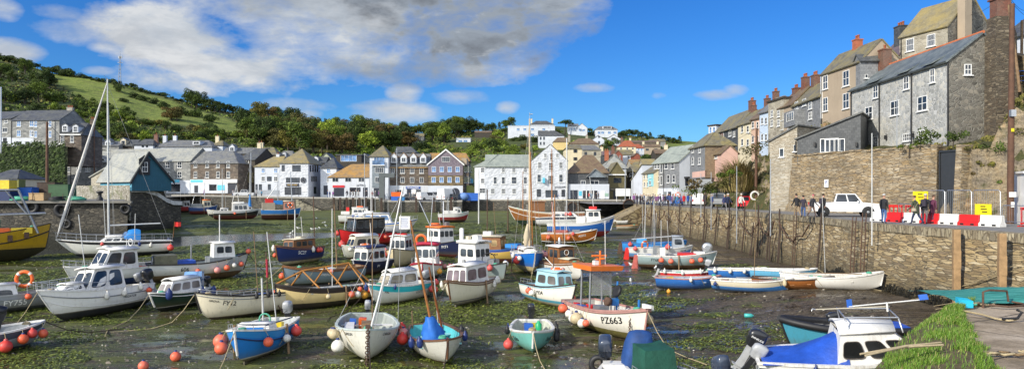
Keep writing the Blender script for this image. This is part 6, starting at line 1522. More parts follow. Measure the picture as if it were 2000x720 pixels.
b.text('FY755',.47,.42,.42,-1,LW);b.handrail(.55,1.0,.45);b.rail(.82,M_grey,.025);b.cabin(.28,.52,1.3,1.3,.5,1.0,side=1,front=2);fends(b,[(.72,-1,'ball','red',.19,.1),(.3,1,'ball',O,.2,.2),(.55,-1,'ball',O,.17,.0)])
lifebuoy(b.world((.4,-.2,1.75)),'orange lifebuoy on the grey boat FY755',(0,0,R(10)),.42);b.box('deck_crate',.62,.1,.75,(.7,.6,.4),M_orange)
b=Boat('cabin_cruiser','large white cabin cruiser in front with raked windscreen and grey boot stripe',100,632,217,6.2,2.3,1.75,1.35,1.3,anchor='bow',rake=.75,top=(.88,.87,.84),bot=(.035,.035,.04),zw=.42,heel=5,stripe=(.1,.1,.11),zs=.05,inner=(.6,.6,.57),deck=.42,gun=G_white,short='large front cabin cruiser',full=2.0,dirt=.3,rough=.25)
b.cabin(.30,.68,1.75,1.35,1.15,1.32,rakef=.75,raker=.15,taper=.82,front=2,side=2,fz=.60,fh=.58,sh=.62,over=.16,camber=.1,sidew=.94);b.handrail(.5,1.0,.42,5);b.rail(.80,M_grey,.03);b.rail(.55,M_white,.02)
b.box('cabin_door',.29,.2,1.75,(.04,.6,1.0),M_bglass);b.cabin(.66,.86,1.25,.7,1.5,.32,rakef=.5,taper=.8,front=0,side=2,fh=.5,sh=.5,name='trunk_cabin');M=MB();M.tube((b.X(.45),0,2.5),(b.X(.45),0,3.1),.02);M.box((b.X(.45),0,2.7),(.25,.35,.1));M.build('radar_mast',M_white,b.rt);b.outboard(.35,M_obblack,1.1);b.outboard(-.35,M_obgrey,.8)
b.text('PREDATOR',.3,.5,.17,1,LB);fends(b,[(.55,1,'long',W_,.13,.35),(.38,1,'long',W_,.13,.3),(.2,1,'long',W_,.13,.1),(.1,1,'ball',O,.16,.2)])
b=Boat('cabin_cruiser','second white cabin cruiser behind with navy lower hull and curved roof',225,560,212,6.6,2.4,1.7,1.35,1.35,anchor='mid',rake=.7,top=WHT,bot=(.02,.04,.13),zw=.75,heel=-2,inner=(.6,.6,.57),deck=.4,gun=G_white,short='rear cabin cruiser',full=2.0,rough=.25,dirt=.3)
b.cabin(.34,.72,1.75,1.4,1.25,1.3,rakef=.7,raker=.1,taper=.84,front=2,side=2,fz=.58,fh=.58,sh=.6,over=.14,camber=.1,sidew=.92);b.handrail(.5,1.0,.4,5);b.box('deck_hatch',.52,0,2.68,(.5,.5,.05),M_bglass);M=MB();M.torus((b.X(.35),0,2.95),.22,.03,'x');M.tube((b.X(.4),.1,2.6),(b.X(.4),.1,3.2),.02);M.lathe([(.02,0),(.24,.03),(.24,.12),(.05,.18)],12,M=Matrix.Translation((b.X(.6),0,2.68)));M.build('radar_dome',M_white,b.rt);b.handrail(.02,.3,.35,3,close=False);fends(b,[(.1,1,'ball','blue',.18,.2),(.2,1,'ball','blue',.18,.2)])
b=Boat('sailing_yacht','white sailing yacht with tall mast, black sheer band and blue sprayhood',226,500,182,9.2,2.9,1.75,1.4,1.35,anchor='mid',rake=1.3,top=WHT,bot=(.05,.05,.055),zw=.42,inner=(.62,.62,.6),deck=.5,gun=G_white,upper=(.03,.03,.035),uv=.86,short='white sailing yacht',full=1.9,dirt=.25,rough=.25,heel=1)
b.deckpart(.0,.5,dz=-.05,name='cockpit_deck');b.cabin(.36,.66,1.7,1.2,1.35,.5,rakef=.7,taper=.8,front=0,side=3,sh=.42,name='coachroof',camber=.12);
M=MB();vs=[]
for i,(S,zb,hh_,ww)in enumerate(((.285,1.5,.95,.98),(.33,1.55,1.0,.98),(.385,1.6,.85,.95),(.43,1.65,.25,.9))):
 for j in range(11):a=math.pi*j/10;vs.append((b.X(S),-ww*math.copysign(abs(math.cos(a))**.7,math.cos(a)),zb+hh_*math.sin(a)**.6))
M.add(vs,[(i*11+j,(i+1)*11+j,(i+1)*11+j+1,i*11+j+1)for i in range(3)for j in range(10)],0,True);M.build('sprayhood',M_cyanc,b.rt);M=MB();M.hexa([(b.X(.405),-.75,1.78),(b.X(.46),-.7,1.78),(b.X(.46),.7,1.78),(b.X(.405),.75,1.78)],[(b.X(.40),-.65,2.3),(b.X(.42),-.62,2.3),(b.X(.42),.62,2.3),(b.X(.40),.65,2.3)]);M.build('sprayhood_window',M_glass_b,b.rt)
t=b.mast(.56,14.6,.10,1.7,(.1,.0),M_alu);b.pole('boom',(b.X(.55),0,2.9),(b.X(.10),0,3.0),.07,M_alu);b.handrail(.0,1.0,.62,8)
M=MB();top_=t-Vector((0,0,.3));f0=Vector((b.X(.99)+.05,0,1.85));M.path([f0,f0.lerp(top_,.1),f0.lerp(top_,.6),top_],[.02,.12,.1,.05],8);M.build('furled_jib',pm('furled_sail',(.60,.58,.55),.8,.12),b.rt);M=MB();M.tube((b.X(.56)+.05,-1.0,9.5),(b.X(.56)+.05,1.0,9.5),.035);M.tube((b.X(.56),0,16.2),(b.X(.6),.3,16.6),.015);M.build('spreaders',M_alu,b.rt)
fends(b,[(.62,1,'ball','red',.16,.05),(.3,1,'long','blue',.13,.25),(.02,1,'ball','red',.3,.4),(.2,1,'long','white',.13,.4),(-0.0+.01,-1,'long','blue',.2,.2)])
p=b.world((b.X(.0)-.2,-.4,1.6));rt=empty('flag',p);tag(rt,'small red ensign flying at the yacht stern','flag');M=MB();M.tube((0,0,0),(.15,0,1.6),.02);M.build('staff',M_wood,rt);M=MB();M.add([(lerp(.15,.75,i/6),.07*math.sin(i*1.3),z)for z in(1.1,1.55)for i in range(7)],[(i,i+1,8+i,7+i)for i in range(6)]);M.build('cloth',M_red,rt)
b=Boat('fishing_trawler','old yellow fishing trawler with grey gantry and green net drum',-62,514,-3,11.5,4.0,3.3,2.4,2.5,tr=.8,anchor='mid',top=(.50,.30,.012),bot=(.035,.03,.012),zw=1.2,dirt=1.0,inner=(.2,.17,.1),floor=1.5,deck=.25,gun=G_dark,short='yellow trawler',full=2.6)
b.rail(.72,G_dark,.06);b.box('wheelhouse',.30,.2,3.2,(1.8,1.9,2.4),M_white);M=MB();M.lathe([(.75,-.8),(.75,-.72),(.5,-.7),(.5,.7),(.75,.72),(.75,.8)],16,M=Matrix.Translation((b.X(.62),-.3,3.0))@Matrix.Rotation(R(90),4,'Y'));M.build('net_drum',pm('drum_green',(.02,.10,.06),.6),b.rt)
M=MB()
for sy in(-1.2,1.2):
 M.tube((b.X(.45),sy,2.3),(b.X(.60),sy*.8,6.2),.11);M.tube((b.X(.92),sy,2.5),(b.X(.80),sy*.8,6.2),.10);M.tube((b.X(.60),sy*.8,6.2),(b.X(.80),sy*.8,6.25),.1);M.tube((b.X(.30),sy,4.0),(b.X(.97),sy,4.2),.09);M.tube((b.X(.72),sy*.8,6.2),(b.X(.85),sy,4.2),.07)
M.tube((b.X(.6),-1,6.2),(b.X(.6),1,6.2),.1);M.tube((b.X(.80),-1,6.2),(b.X(.80),1,6.2),.1);M.tube((b.X(.62),-1.2,2.4),(b.X(.62),-1.2,6.6),.06);M.build('gantry',M_grey,b.rt)
for S,c in((.78,M_yellow),(.85,M_yellow),(.72,M_orange)):b.box('fish_box',S,-1.0,2.75,(.8,.6,.5),c)
for S in(.45,.55,.65,.75,.85):b.box('rust_patch',S,-b.half(S)+.02,b.sheer(S)-.55,(.35,.1,.5),M_iron)
fends(b,[(.62,-1,'ball','red',.28,.1),(.52,-1,'ball','red',.26,.2)])
b=Boat('cabin_boat','small dark green motor boat with white cuddy cabin and rounded windows',305,611,226,4.3,1.75,1.15,.92,.9,anchor='bow',top=(.008,.035,.022),bot=(.012,.014,.012),zw=.28,stripe=(.5,.5,.46),zs=.035,inner=(.6,.6,.56),deck=.3,gun=G_white,short='dark green cabin boat',heel=3,dirt=.2)
b.cabin(.28,.80,1.45,.9,.88,.72,rakef=.45,raker=.0,taper=.82,front=2,side=3,fz=.55,fh=.6,sh=.55,over=.03,camber=.14,sidew=.95,frame=M_grey,glassm=glass('smoky_perspex',(.10,.09,.085),.1));M=MB();M.hexa([(b.X(.24),-.7,.9),(b.X(.30),-.7,.9),(b.X(.30),.7,.9),(b.X(.24),.7,.9)],[(b.X(.2),-.6,1.95),(b.X(.24),-.6,1.95),(b.X(.24),.6,1.95),(b.X(.2),.6,1.95)]);M.build('windscreen',M_glass_b,b.rt);b.rail(.86,M_white,.03);fends(b,[(.85,1,'long','blue',.18,.1),(.35,1,'long','blue',.18,.2),(.12,1,'long','blue',.16,.2)]);b.outboard(0,M_obblack,.8)
b=Boat('fishing_boat','white and grey fishing boat numbered 606 with small white wheelhouse',390,545,10,6.6,2.3,1.8,1.25,1.3,top=(.62,.61,.57),bot=(.16,.10,.05),zw=.55,upper=(.55,.56,.55),dirt=.45,inner=(.30,.34,.36),deck=.22,gun=G_dark,short='white and grey boat 606',anchor='mid')
b.cabin(.62,.85,1.4,1.1,1.2,1.35,rakef=.12,taper=.92,front=2,side=2,fz=.68,fh=.34,sh=.34,over=.1);b.box('fore_shelter',.72,0,1.35,(1.9,1.7,.5),pm('shelter_grey',(.22,.24,.25),.6));b.text('606',.33,.35,.36,-1,LB);b.pole('signal_mast',(b.X(.7),0,2.6),(b.X(.7),0,4.6),.035,M_white);b.box('net_heap',.3,0,1.3,(1.9,1.4,.35),M_tarpb)
M=MB()
for k in range(7):M.torus((b.X(.04+.03*k),-.3,1.55),.28,.035,'x',14,6)
M.build('line_hauler_rings',M_gropee if False else M_grey,b.rt);M=MB();M.box((b.X(.16),0,1.5),(1.4,1.6,.8));M.build('stern_crates',pm('mossy_crates',(.12,.12,.08),.8,.4,3),b.rt);b.pole('derrick',(b.X(.42),.2,1.1),(b.X(.42),.2,2.5),.05,M_grey)
fends(b,[(.99,-1,'ball',O,.2,-.3),(.9,-1,'ball',O,.2,.45),(.82,-1,'ball',W_,.18,.4),(.74,-1,'ball',O,.22,.4),(.64,-1,'ball','pink',.24,.4),(.45,-1,'ball',O,.18,.35)])
b=Boat('open_boat','cream open motor boat lettered SIRENA FY12 with black gunwale stripe',400,626,203,4.7,1.9,1.5,1.12,1.05,anchor='bow',rake=.3,top=(.80,.72,.54),bot=(.10,.07,.045),zw=.20,dirt=.35,inner=(.50,.50,.48),gun=G_dark,strake=(.9,M_grey,.02),short='cream boat FY12',heel=4,deck=.26)
b.text('FY12',.70,.36,.30,1,LB,slant=.15);b.text('SIRENA',.845,.30,.14,1,LB,slant=.15);b.thwarts([.3,.5]);b.handrail(.15,.95,.22,5);b.box('engine_box',.42,0,.75,(.9,.6,.5),M_creamp);b.pole('signal_mast',(b.X(.12),-.55,1.0),(b.X(.12),-.55,3.3),.03,M_iron);M=MB();M.path([(b.X(.12),-.5,1.9),(b.X(.12),-.5,2.9)],.07,6);M.build('rolled_sail',G_red,b.rt);fends(b,[(.42,1,'long','black',.10,.05),(.28,1,'long','black',.10,.05),(.14,1,'long','black',.10,.05)])
for k in range(3):b.box('fish_box',.22+.1*k,.2,.65,(.35,.5,.25),(M_white,M_grey,M_orange)[k])
b=Boat('open_boat','bright blue open boat with white rail and grey outboard, nearest at left',470,717,246,4.9,2.05,1.45,1.08,1.05,anchor='bow',rake=.25,top=(.012,.20,.60),bot=(.20,.17,.12),zw=.22,stripe=(.66,.66,.62),zs=.05,upper=(.02,.25,.62),dirt=.3,inner=(.55,.58,.58),gun=G_white,strake=(.72,M_navyp,.03),short='bright blue open boat',heel=2,deck=.2,floor=.45)
b.cabin(.52,.66,1.5,1.35,.75,.55,rakef=.08,taper=.95,front=0,side=0,over=0,camber=.02,name='cuddy');b.box('cuddy_door',.662,0,1.05,(.03,.9,.38),pm('bright_blue_paint',(.015,.19,.6),.4));b.outboard(.2,M_obgrey,.9,12);b.thwarts([.25,.42]);b.legs(.5);b.handrail(.66,.98,.25,3,close=False);b.pole('mizzen_mast',(b.X(.1),-.7,1.0),(b.X(.1),-.7,2.9),.045,M_alu);b.pole('boat_hook',(b.X(.1),.6,1.15),(b.X(.7),.62,1.35),.03,M_navyp);M=MB();M.torus((b.X(.16),-.5,1.15),.24,.035,'x');M.build('coiled_rope',M_gropee,b.rt)
fends(b,[(.74,-1,'ball',O,.30,.15),(.80,1,'ball',O,.20,.30),(.55,1,'ball',W_,.17,.3),(.35,1,'ball','red',.24,.1),(.90,-1,'ball','orange',.26,.45)])
b=Boat('lugger','cream wooden boat with dark gunwale and varnished timber roof frame',557,607,202,5.6,2.1,1.55,1.12,1.15,anchor='bow',rake=.12,top=(.78,.60,.28),bot=(.045,.035,.025),zw=.42,upper=(.035,.024,.02),uv=.83,dirt=.25,inner=(.52,.50,.46),gun=G_dark,short='cream framed lugger',deck=.12,heel=2,clinker=0)
M=MB();zt=2.05
def bar(a,c):M.path([a,c],.055,4)
for sy in(-.75,.75):bar((b.X(.97),sy*.15,1.55),(b.X(.72),sy,1.5))if False else None
bar((b.X(.985),0,1.55),(b.X(.72),0,2.15));bar((b.X(.72),0,2.15),(b.X(.22),0,2.4));bar((b.X(.22),0,2.4),(b.X(.02),.3,1.3))
for S,z in((.72,2.15),(.48,2.28),(.22,2.4)):
 for sd in(1,-1):q=b.pt(S-.1 if sd>0 else S+.06,1,sd);bar((b.X(S),0,z),(q[0],q[1],q[2]))
M.build('roof_frame',pm('golden_timber',(.42,.18,.035),.5,.25,5),b.rt);b.thwarts([.2,.36,.52,.68]);b.legs(.35);b.box('side_lining',.45,.72,.85,(2.6,.04,.35),M_white);b.box('locker',.15,-.1,.8,(.9,1.1,.5),M_white);b.pole('boat_hook',(b.X(.15),.4,1.15),(b.X(.75),.5,1.2),.03,M_white)
fends(b,[(.30,1,'ball',O,.19,.25),(.23,1,'ball',W_,.19,.3),(.15,1,'ball','yellow',.22,.35),(.2,1,'ball',O,.15,.05),(.08,1,'ball',O,.21,.1),(.02,1,'ball',O,.21,.0),(.02,-1,'ball',O,.2,.1),(.55,1,'ball','cream',.15,.3),(.97,-1,'ball',O,.14,.35)])
M=MB();q=b.pt(.985,.55,1);M.path([(q[0]+.02,q[1]+.05,q[2]),(q[0]+.1,.25,.5),(q[0]-.1,.45,.05)],.03,5);M.build('mooring_chain',M_iron,b.rt)
b=Boat('clinker_boat','white clinker rowing boat named CARSUN with leaning grey mast',716,708,270,5.9,2.55,1.42,1.08,1.05,anchor='bow',rake=.1,top=(.80,.78,.70),bot=(.40,.34,.24),zw=.14,dirt=.5,inner=(.36,.40,.38),gun=pm('grey_green_gunwale',(.48,.54,.52),.6,.2,4),short='white clinker boat',deck=.14,heel=-2,clinker=9,tr=.6)
b.thwarts([.25,.45,.63],M_white);M=MB();M.path([(b.X(.66),0,.5),(b.X(.63),.62,3.2),(b.X(.58),1.25,6.9)],[.055,.05,.03],8);m_=M.build('mast',M_alu,b.rt);M=MB()
tq=(b.X(.585),1.2,6.6)
for e in(b.pt(.97,1,1),b.pt(.45,1,1),b.pt(.45,1,-1)):M.tube(tq,e,.012,n=4)
M.build('rigging',M_stay,m_);M=MB()
for i in range(16):
 z=lerp(1.45,.0,i/15);M.torus((b.X(.99)+.09-(.1 if z<.5 else 0)*1,.0,z),.07,.022,'x' if i%2 else 'y',8,5)
M.build('mooring_chain',M_iron,b.rt);b.box('anchor_fitting',.95,0,1.48,(.3,.2,.12),M_iron);b.box('engine_box',.36,0,.8,(.8,.5,.5),M_oldwood);b.box('side_locker',.4,-.75,.75,(1.6,.4,.4),M_white);b.outboard(0,M_obgrey,.7,15)
b.text('CARSUN',.84,.17,.15,1,LB);b.text('CARSUN',.84,.17,.15,-1,LB)
fends(b,[(.80,-1,'ball',W_,.27,.45),(.70,-1,'ball','cream',.22,.05),(.6,-1,'ball','cream',.2,.1),(.66,1,'ball','red',.25,.3),(.55,1,'ball','pink',.22,.15),(.48,1,'ball',W_,.2,.3),(.4,1,'ball','red',.2,.1)])
b=Boat('cabin_boat','white motor boat with turquoise sheer stripe and lettered CLUTE',733,600,226,4.9,1.95,1.3,1.0,.98,anchor='bow',rake=.4,top=(.72,.71,.67),bot=(.30,.28,.22),zw=.18,upper=(.03,.48,.56),uv=.74,dirt=.3,inner=(.6,.6,.57),deck=.3,gun=G_white,short='white and turquoise boat',heel=2,full=2.0)
b.cabin(.32,.80,1.55,.85,.98,.80,rakef=.5,raker=.0,taper=.84,front=2,side=2,fz=.55,fh=.6,sh=.56,over=.03,camber=.16,sidew=.95,frame=M_gutter,glassm=glass('hazy_perspex',(.16,.14,.10),.1));b.handrail(.45,.95,.3,4);b.text('CLUTE',.34,.42,.20,1,LB,slant=.2);b.text('FAL',.82,.36,.16,1,LB,slant=.2);b.outboard(0,M_obgrey,.8);M=MB()
for k in range(5):M.box((b.X(.42+.055*k),0,1.93-.0),(.03,.9-.05*k,.02))
M.build('roof_grip_bars',M_grey,b.rt);fends(b,[(.14,1,'ball','red',.22,.2),(.06,1,'ball',O,.21,.3),(.02,-1,'ball',O,.22,.1),(.3,1,'long','blue',.09,.15),(.75,1,'long','blue',.08,.1),(.97,-1,'long','blue',.13,.2),(.0+.02,1,'ball','red',.18,-.1)])
b=Boat('cabin_boat','cream cabin boat with brown wooden rubbing rail and tinted cabin windows',884,602,244,5.4,2.1,1.55,1.15,1.15,anchor='bow',rake=.3,top=(.78,.72,.58),bot=(.36,.32,.25),zw=.28,stripe=(.05,.07,.18),zs=.05,dirt=.25,inner=(.6,.57,.5),gun=G_brown,strake=(.93,G_brown,.04),short='cream cabin boat',heel=2,deck=.25)
b.cabin(.32,.82,1.75,1.3,1.1,1.05,rakef=.28,raker=.0,taper=.86,front=3,side=2,fz=.56,fh=.62,sh=.56,over=.05,camber=.12,sidew=.92,frame=M_gutter,glassm=glass('violet_perspex',(.12,.09,.10),.1));b.box('searchlight',.6,.0,2.4,(.16,.16,.2),M_grey);b.legs(.5,M_oldwood)
fends(b,[(.86,-1,'long','white',.11,.2),(.80,-1,'long','cream',.12,.2),(.72,-1,'long','white',.12,.3),(.2,1,'long','white',.13,.1),(.12,1,'long','white',.13,.15),(.28,1,'long','white',.12,.3),(.06,1,'long','cream',.12,.2)])
b=Boat('clinker_boat','white clinker dinghy with turquoise inside and blue sail wrapped on its mast',871,714,282,4.6,2.05,1.1,.86,.9,anchor='bow',rake=.15,top=(.80,.78,.72),bot=(.55,.5,.42),zw=.1,stripe=(.34,.08,.06),zs=.06,dirt=.4,inner=(.10,.50,.55),gun=G_brown,short='turquoise lined dinghy',heel=3,clinker=9,deck=0,tr=.62)
b.thwarts([.25,.5,.72],M_turq);M=MB();M.path([(b.X(.66),-.10,.35),(b.X(.62),-.55,3.4),(b.X(.60),-.85,5.6)],[.055,.05,.035],8);M.build('mast',M_wood,b.rt);M=MB();M.path([(b.X(.45),.45,.4),(b.X(.55),.05,2.2),(b.X(.62),-.22,3.7)],[.05,.05,.03],7);M.build('spar',pm('dark_varnish',(.26,.09,.03),.4,.25,5),b.rt)
M=MB();rnd=random.Random(2);vs=[]
for i in range(9):
 z=lerp(.45,1.75,i/8);cx,cy=lerp(b.X(.63),b.X(.64),i/8),lerp(-.12,-.3,i/8);r=.34*(1-.75*(i/8)**1.5)+.05
 for j in range(14):a=2*math.pi*j/14;q=r*(1+.35*math.sin(a*4+i*.5)*.5+rnd.uniform(-.17,.17));vs.append((cx+q*math.cos(a),cy+q*1.25*math.sin(a),z))
M.add(vs,[(i*14+j,i*14+(j+1)%14,(i+1)*14+(j+1)%14,(i+1)*14+j)for i in range(8)for j in range(14)],0,True);M.build('wrapped_sail',pm('blue_sail',(.02,.15,.55),.6,.2,3),b.rt);b.box('red_bag',.58,.3,.6,(.35,.3,.3),M_red);b.pole('tiller_post',(b.X(.05),-.6,.8),(b.X(.1),-.62,1.6),.03,M_oldwood)
fends(b,[(.60,1,'long','black',.12,.1),(.45,1,'long','black',.13,.05),(.72,1,'long','blue',.11,.1),(.80,-1,'long','blue',.13,.1),(.66,-1,'long','blue',.13,.15)])
b=Boat('dinghy','small turquoise dinghy named SOLO with black outboard and grey inside',1040,690,271,3.7,1.85,1.0,.80,.82,anchor='bow',rake=.15,top=(.20,.55,.50),bot=(.16,.32,.28),zw=.1,upper=(.62,.66,.60),uv=.93,dirt=.45,inner=(.52,.55,.48),gun=G_white,short='small turquoise dinghy',deck=.0,tr=.7,clinker=6)
b.text('Solo',.72,.33,.26,-1,LG if False else LB);b.text('Solo',.72,.33,.26,1,LB);b.thwarts([.3,.62],M_oldwood);b.outboard(0,M_obblack,.85,5);M=MB();M.lathe([(.14,0),(.15,.25),(.08,.32),(.05,.4)],10,M=Matrix.Translation((b.X(.35),.3,.62)));M.build('fuel_can',pm('bright_green_plastic',(.01,.38,.15),.4),b.rt)
fends(b,[(.72,-1,'ball','red',.22,.42),(.55,-1,'long','black',.11,.1),(.4,-1,'long','blue',.1,.1),(.5,1,'long','black',.13,.2),(.36,1,'long','black',.13,.1),(.62,1,'long','black',.13,.35)])
b=Boat('cabin_boat','white motor boat lettered FY934 with pale blue cabin and blue waterline',1112,606,304,5.0,1.8,1.45,1.05,1.0,anchor='bow',rake=.3,top=(.80,.78,.72),bot=(.45,.38,.26),zw=.25,stripe=(.05,.36,.55),zs=.15,dirt=.3,inner=(.40,.60,.66),gun=G_dark,short='white and blue boat FY934',heel=-3,deck=.22,strake=(.95,M_pblue,.03))
b.cabin(.40,.82,1.5,1.05,1.0,.92,M_pblue,M_pblue,rakef=.28,taper=.88,front=2,side=2,fz=.55,fh=.6,sh=.55,over=.05,camber=.1,sidew=.92,frame=M_pblue,glassm=glass('dim_perspex',(.08,.075,.07),.1));b.text('FY934',.52,.34,.32,-1,LB);lifebuoy(b.world((b.X(.62),.05,2.1)),'flat orange lifebuoy on the pale blue cabin roof',(R(90),0,0),.34);b.pole('signal_mast',(b.X(.6),-.2,1.95),(b.X(.6),-.2,3.2),.03,M_iron);b.pole('boat_hook',(b.X(.75),.3,1.5),(b.X(.2),.5,2.6),.025,M_white);b.handrail(.02,.35,.3,3,close=False)
fends(b,[(.36,-1,'ball',O,.19,.15),(.44,-1,'ball',W_,.19,.25),(.6,1,'ball',O,.26,.5),(.4,1,'ball',W_,.18,.3)])
b=Boat('fishing_boat','white open fishing boat lettered PZ663 with faded pink rail and orange roofed gantry',1246,670,304,5.9,2.4,1.55,1.15,1.15,anchor='bow',rake=.15,top=(.80,.77,.68),bot=(.17,.15,.045),zw=.42,dirt=.35,inner=(.55,.54,.5),gun=G_pink,short='white boat PZ663',heel=-2,deck=.14,tr=.8,full=2.8,strake=(.95,G_pink,.05))
b.text('PZ663',.76,.42,.42,-1,LB,slant=.1);b.text('PZ663',.86,.42,.36,1,LB,slant=.1);M=MB()
for sx,sy in((.22,-.6),(.22,.6),(.36,-.6),(.36,.6)):M.tube((b.X(sx),sy,.6),(b.X(sx-.02),sy*.9,2.85),.05)
M.build('gantry_legs',M_grey,b.rt);M=MB();M.hexa([(b.X(.15),-.85,2.85),(b.X(.44),-.85,2.85),(b.X(.44),.85,2.85),(b.X(.15),.85,2.85)],[(b.X(.14),-.9,3.08),(b.X(.45),-.9,3.08),(b.X(.45),.9,3.08),(b.X(.14),.9,3.08)]);M.build('orange_roof',M_orp,b.rt);hz_=pm('hazy_screen',(.5,.5,.48),.15);hz_.node_tree.nodes['Principled BSDF'].inputs['Alpha'].default_value=.3;M=MB();M.box((b.X(.37),0,2.2),(.02,1.1,1.1));M.build('windscreen',hz_,b.rt)
M=MB();M.tube((b.X(.3),.1,3.08),(b.X(.3),.1,3.75),.05);M.tube((b.X(.3),-.35,3.5),(b.X(.3),.45,3.5),.05);M.tube((b.X(.24),.1,3.3),(b.X(.36),.1,3.4),.05);M.build('light_cross',M_orp,b.rt);b.box('roof_lamp',.36,-.35,3.2,(.22,.22,.2),M_white);b.box('roof_box',.24,.3,3.2,(.5,.35,.22),M_grey)
M=MB();M.lathe([(.26,-.07),(.3,-.05),(.3,.05),(.26,.07)],18,M=Matrix.Translation((b.X(.50),.35,1.95))@Matrix.Rotation(R(70),4,'X'));M.build('net_hauler',M_black,b.rt);M=MB();M.lathe([(.12,-.12),(.2,-.1),(.2,.1),(.12,.12)],14,M=Matrix.Translation((b.X(.52),-.2,1.5))@Matrix.Rotation(R(80),4,'X'));M.build('winch_drum',M_iron,b.rt);M=MB();M.tube((b.X(.49),.4,.6),(b.X(.49),.42,2.4),.05);M.box((b.X(.5),.2,1.45),(.35,.35,.3));M.tube((b.X(.7),.8,.8),(b.X(.7),.8,1.7),.06);M.build('hauler_post',pm('mid_blue_paint',(.02,.16,.45),.4),b.rt);b.box('engine_box',.52,-.55,.95,(.6,.5,.75),M_grey);b.box('fish_box',.32,-.75,.85,(.5,.4,.45),M_orange);b.box('bait_bin',.22,-.7,.9,(.6,.5,.4),M_blue);b.box('pound_board',.62,.4,.8,(.05,1.0,.6),M_white);b.box('gunwale_pad',.86,.62,1.52,(.7,.14,.2),M_white)
M=MB();rnd=random.Random(8)
for k in range(26):M.path([(b.X(.6)+rnd.uniform(-.5,.5),.5+rnd.uniform(-.4,.4),.75+rnd.uniform(0,.5))for _ in range(4)],.014,4)
M.build('net_heap',M_white,b.rt);b.pole('whip_aerial',(b.X(.33),.3,3.1),(b.X(.36),.1,5.2),.018,M_white)
fends(b,[(.12,-1,'ball','orange',.24,.1),(.24,-1,'ball','white',.20,.3),(.32,-1,'ball','white',.22,.42),(.40,-1,'ball','cream',.30,.25),(.48,-1,'ball','white',.22,.5),(.53,-1,'ball','orange',.17,.5),(.7,1,'ball','cream',.24,.3),(.62,1,'ball',O,.26,.45)])
M=MB()
for i in range(10):M.torus((b.X(.9)+.02,-.46+.0,1.32-.12*i),.05,.018,'x' if i%2 else 'y',8,5)
M.build('mooring_chain',M_iron,b.rt)
SCALE[0]=.96
b=Boat('fishing_boat','navy fishing boat lettered SC27 with varnished wheelhouse',548,521,229,5.8,2.2,1.9,1.45,1.4,anchor='bow',rake=.25,top=(.012,.03,.14),bot=(.50,.42,.26),zw=.40,dirt=.12,inner=(.3,.2,.12),gun=M_vwood,short='navy boat SC27',deck=.35,heel=3)
b.text('SC27',.60,.42,.42,1,LW);b.text('SC27',.86,.4,.34,-1,LW);b.cabin(.22,.72,1.6,1.2,1.3,.95,M_vwood,M_creamp,rakef=.15,taper=.92,front=2,side=3,fz=.6,fh=.5,sh=.5,over=.12,frame=M_vwood);b.pole('signal_mast',(b.X(.55),0,2.3),(b.X(.52),0,5.0),.04,M_white);b.pole('mizzen_mast',(b.X(.12),.2,1.3),(b.X(.10),.2,6.2),.05,M_iron);b.box('roof_box',.4,0,2.42,(.8,.6,.2),M_creamp);b.rail(.93,M_vwood,.04)
fends(b,[(.9,-1,'long',W_,.17,.2),(.82,-1,'ball',O,.2,.5),(.38,1,'long',W_,.15,.2),(.25,1,'ball','red',.2,.1),(.18,1,'ball','red',.2,.1)])
b=Boat('lugger','grey blue wooden lugger with brown gunwale and cross flag on bow',568,561,204,6.3,2.2,1.65,1.2,1.25,anchor='bow',rake=.2,top=(.17,.23,.28),bot=(.05,.05,.045),zw=.3,dirt=.25,inner=(.28,.20,.13),gun=M_vwood,short='grey blue lugger',deck=.2,strake=(.94,M_vwood,.045))
M=MB();p=b.pt(.86,.75,1);
b.text('WRESTLER',.55,.35,.2,1,LW);q=[b.pt(.84+.06*(i%2),.55+.2*(i//2),1)for i in range(4)];off=Vector((0,.02,0));M.quad(Vector(q[0])+off,Vector(q[1])+off,Vector(q[3])+off,Vector(q[2])+off);M.build('flag_emblem',TXD,b.rt);M=MB();off=Vector((0,.03,0));c=[Vector(v)+off for v in q];mid=lambda a,c_:a.lerp(c_,.5)
M.path([mid(c[0],c[1]),mid(c[2],c[3])],.022,4);M.path([mid(c[0],c[2]),mid(c[1],c[3])],.022,4);M.build('emblem_cross',TXW,b.rt);b.thwarts([.3,.55]);b.box('engine_box',.45,0,.95,(1.0,.8,.6),M_white);b.mast(.32,5.0,.06,1.0,(.25,.0),M_oldwood,stays=False);fends(b,[(.97,-1,'ball',O,.24,.5),(.92,-1,'ball','white',.18,.4),(.5,1,'ball',O,.16,-.05)])
b=Boat('cabin_boat','navy hulled boat with white windows and navy roof lettered Kimberley',696,541,236,5.0,2.0,1.45,1.15,1.1,anchor='bow',top=(.012,.018,.06),bot=(.08,.03,.025),zw=.35,dirt=.1,inner=(.6,.6,.57),gun=G_white,short='navy boat Kimberley',deck=.25)
c=b.cabin(.30,.80,1.7,1.3,1.12,1.1,M_white,M_navyp,rakef=.2,taper=.92,front=2,side=3,fz=.50,fh=.55,sh=.52,over=.1,sidew=.95,rooft=.16);V,Fs=text_mesh('Kimberley J',.22);M=MB();M.add([(b.X(.80)-.2+.115,v[0],v[1]+2.32)for v in V],Fs);M.build('name_lettering',LW,c);b.text('FY',.55,.4,.3,1,LW);lifebuoy(b.world((b.X(.6),-.2,2.5)),'flat orange lifebuoy on the navy roofed boat',(R(90),0,0),.3)
b=Boat('cabin_boat','cream white motor boat with rounded cabin in front of the red fishing boat',676,508,214,5.0,2.1,1.5,1.2,1.1,anchor='bow',top=(.66,.64,.56),bot=(.1,.06,.04),zw=.3,inner=(.6,.58,.5),gun=G_white,short='rounded cream motor boat',deck=.3)
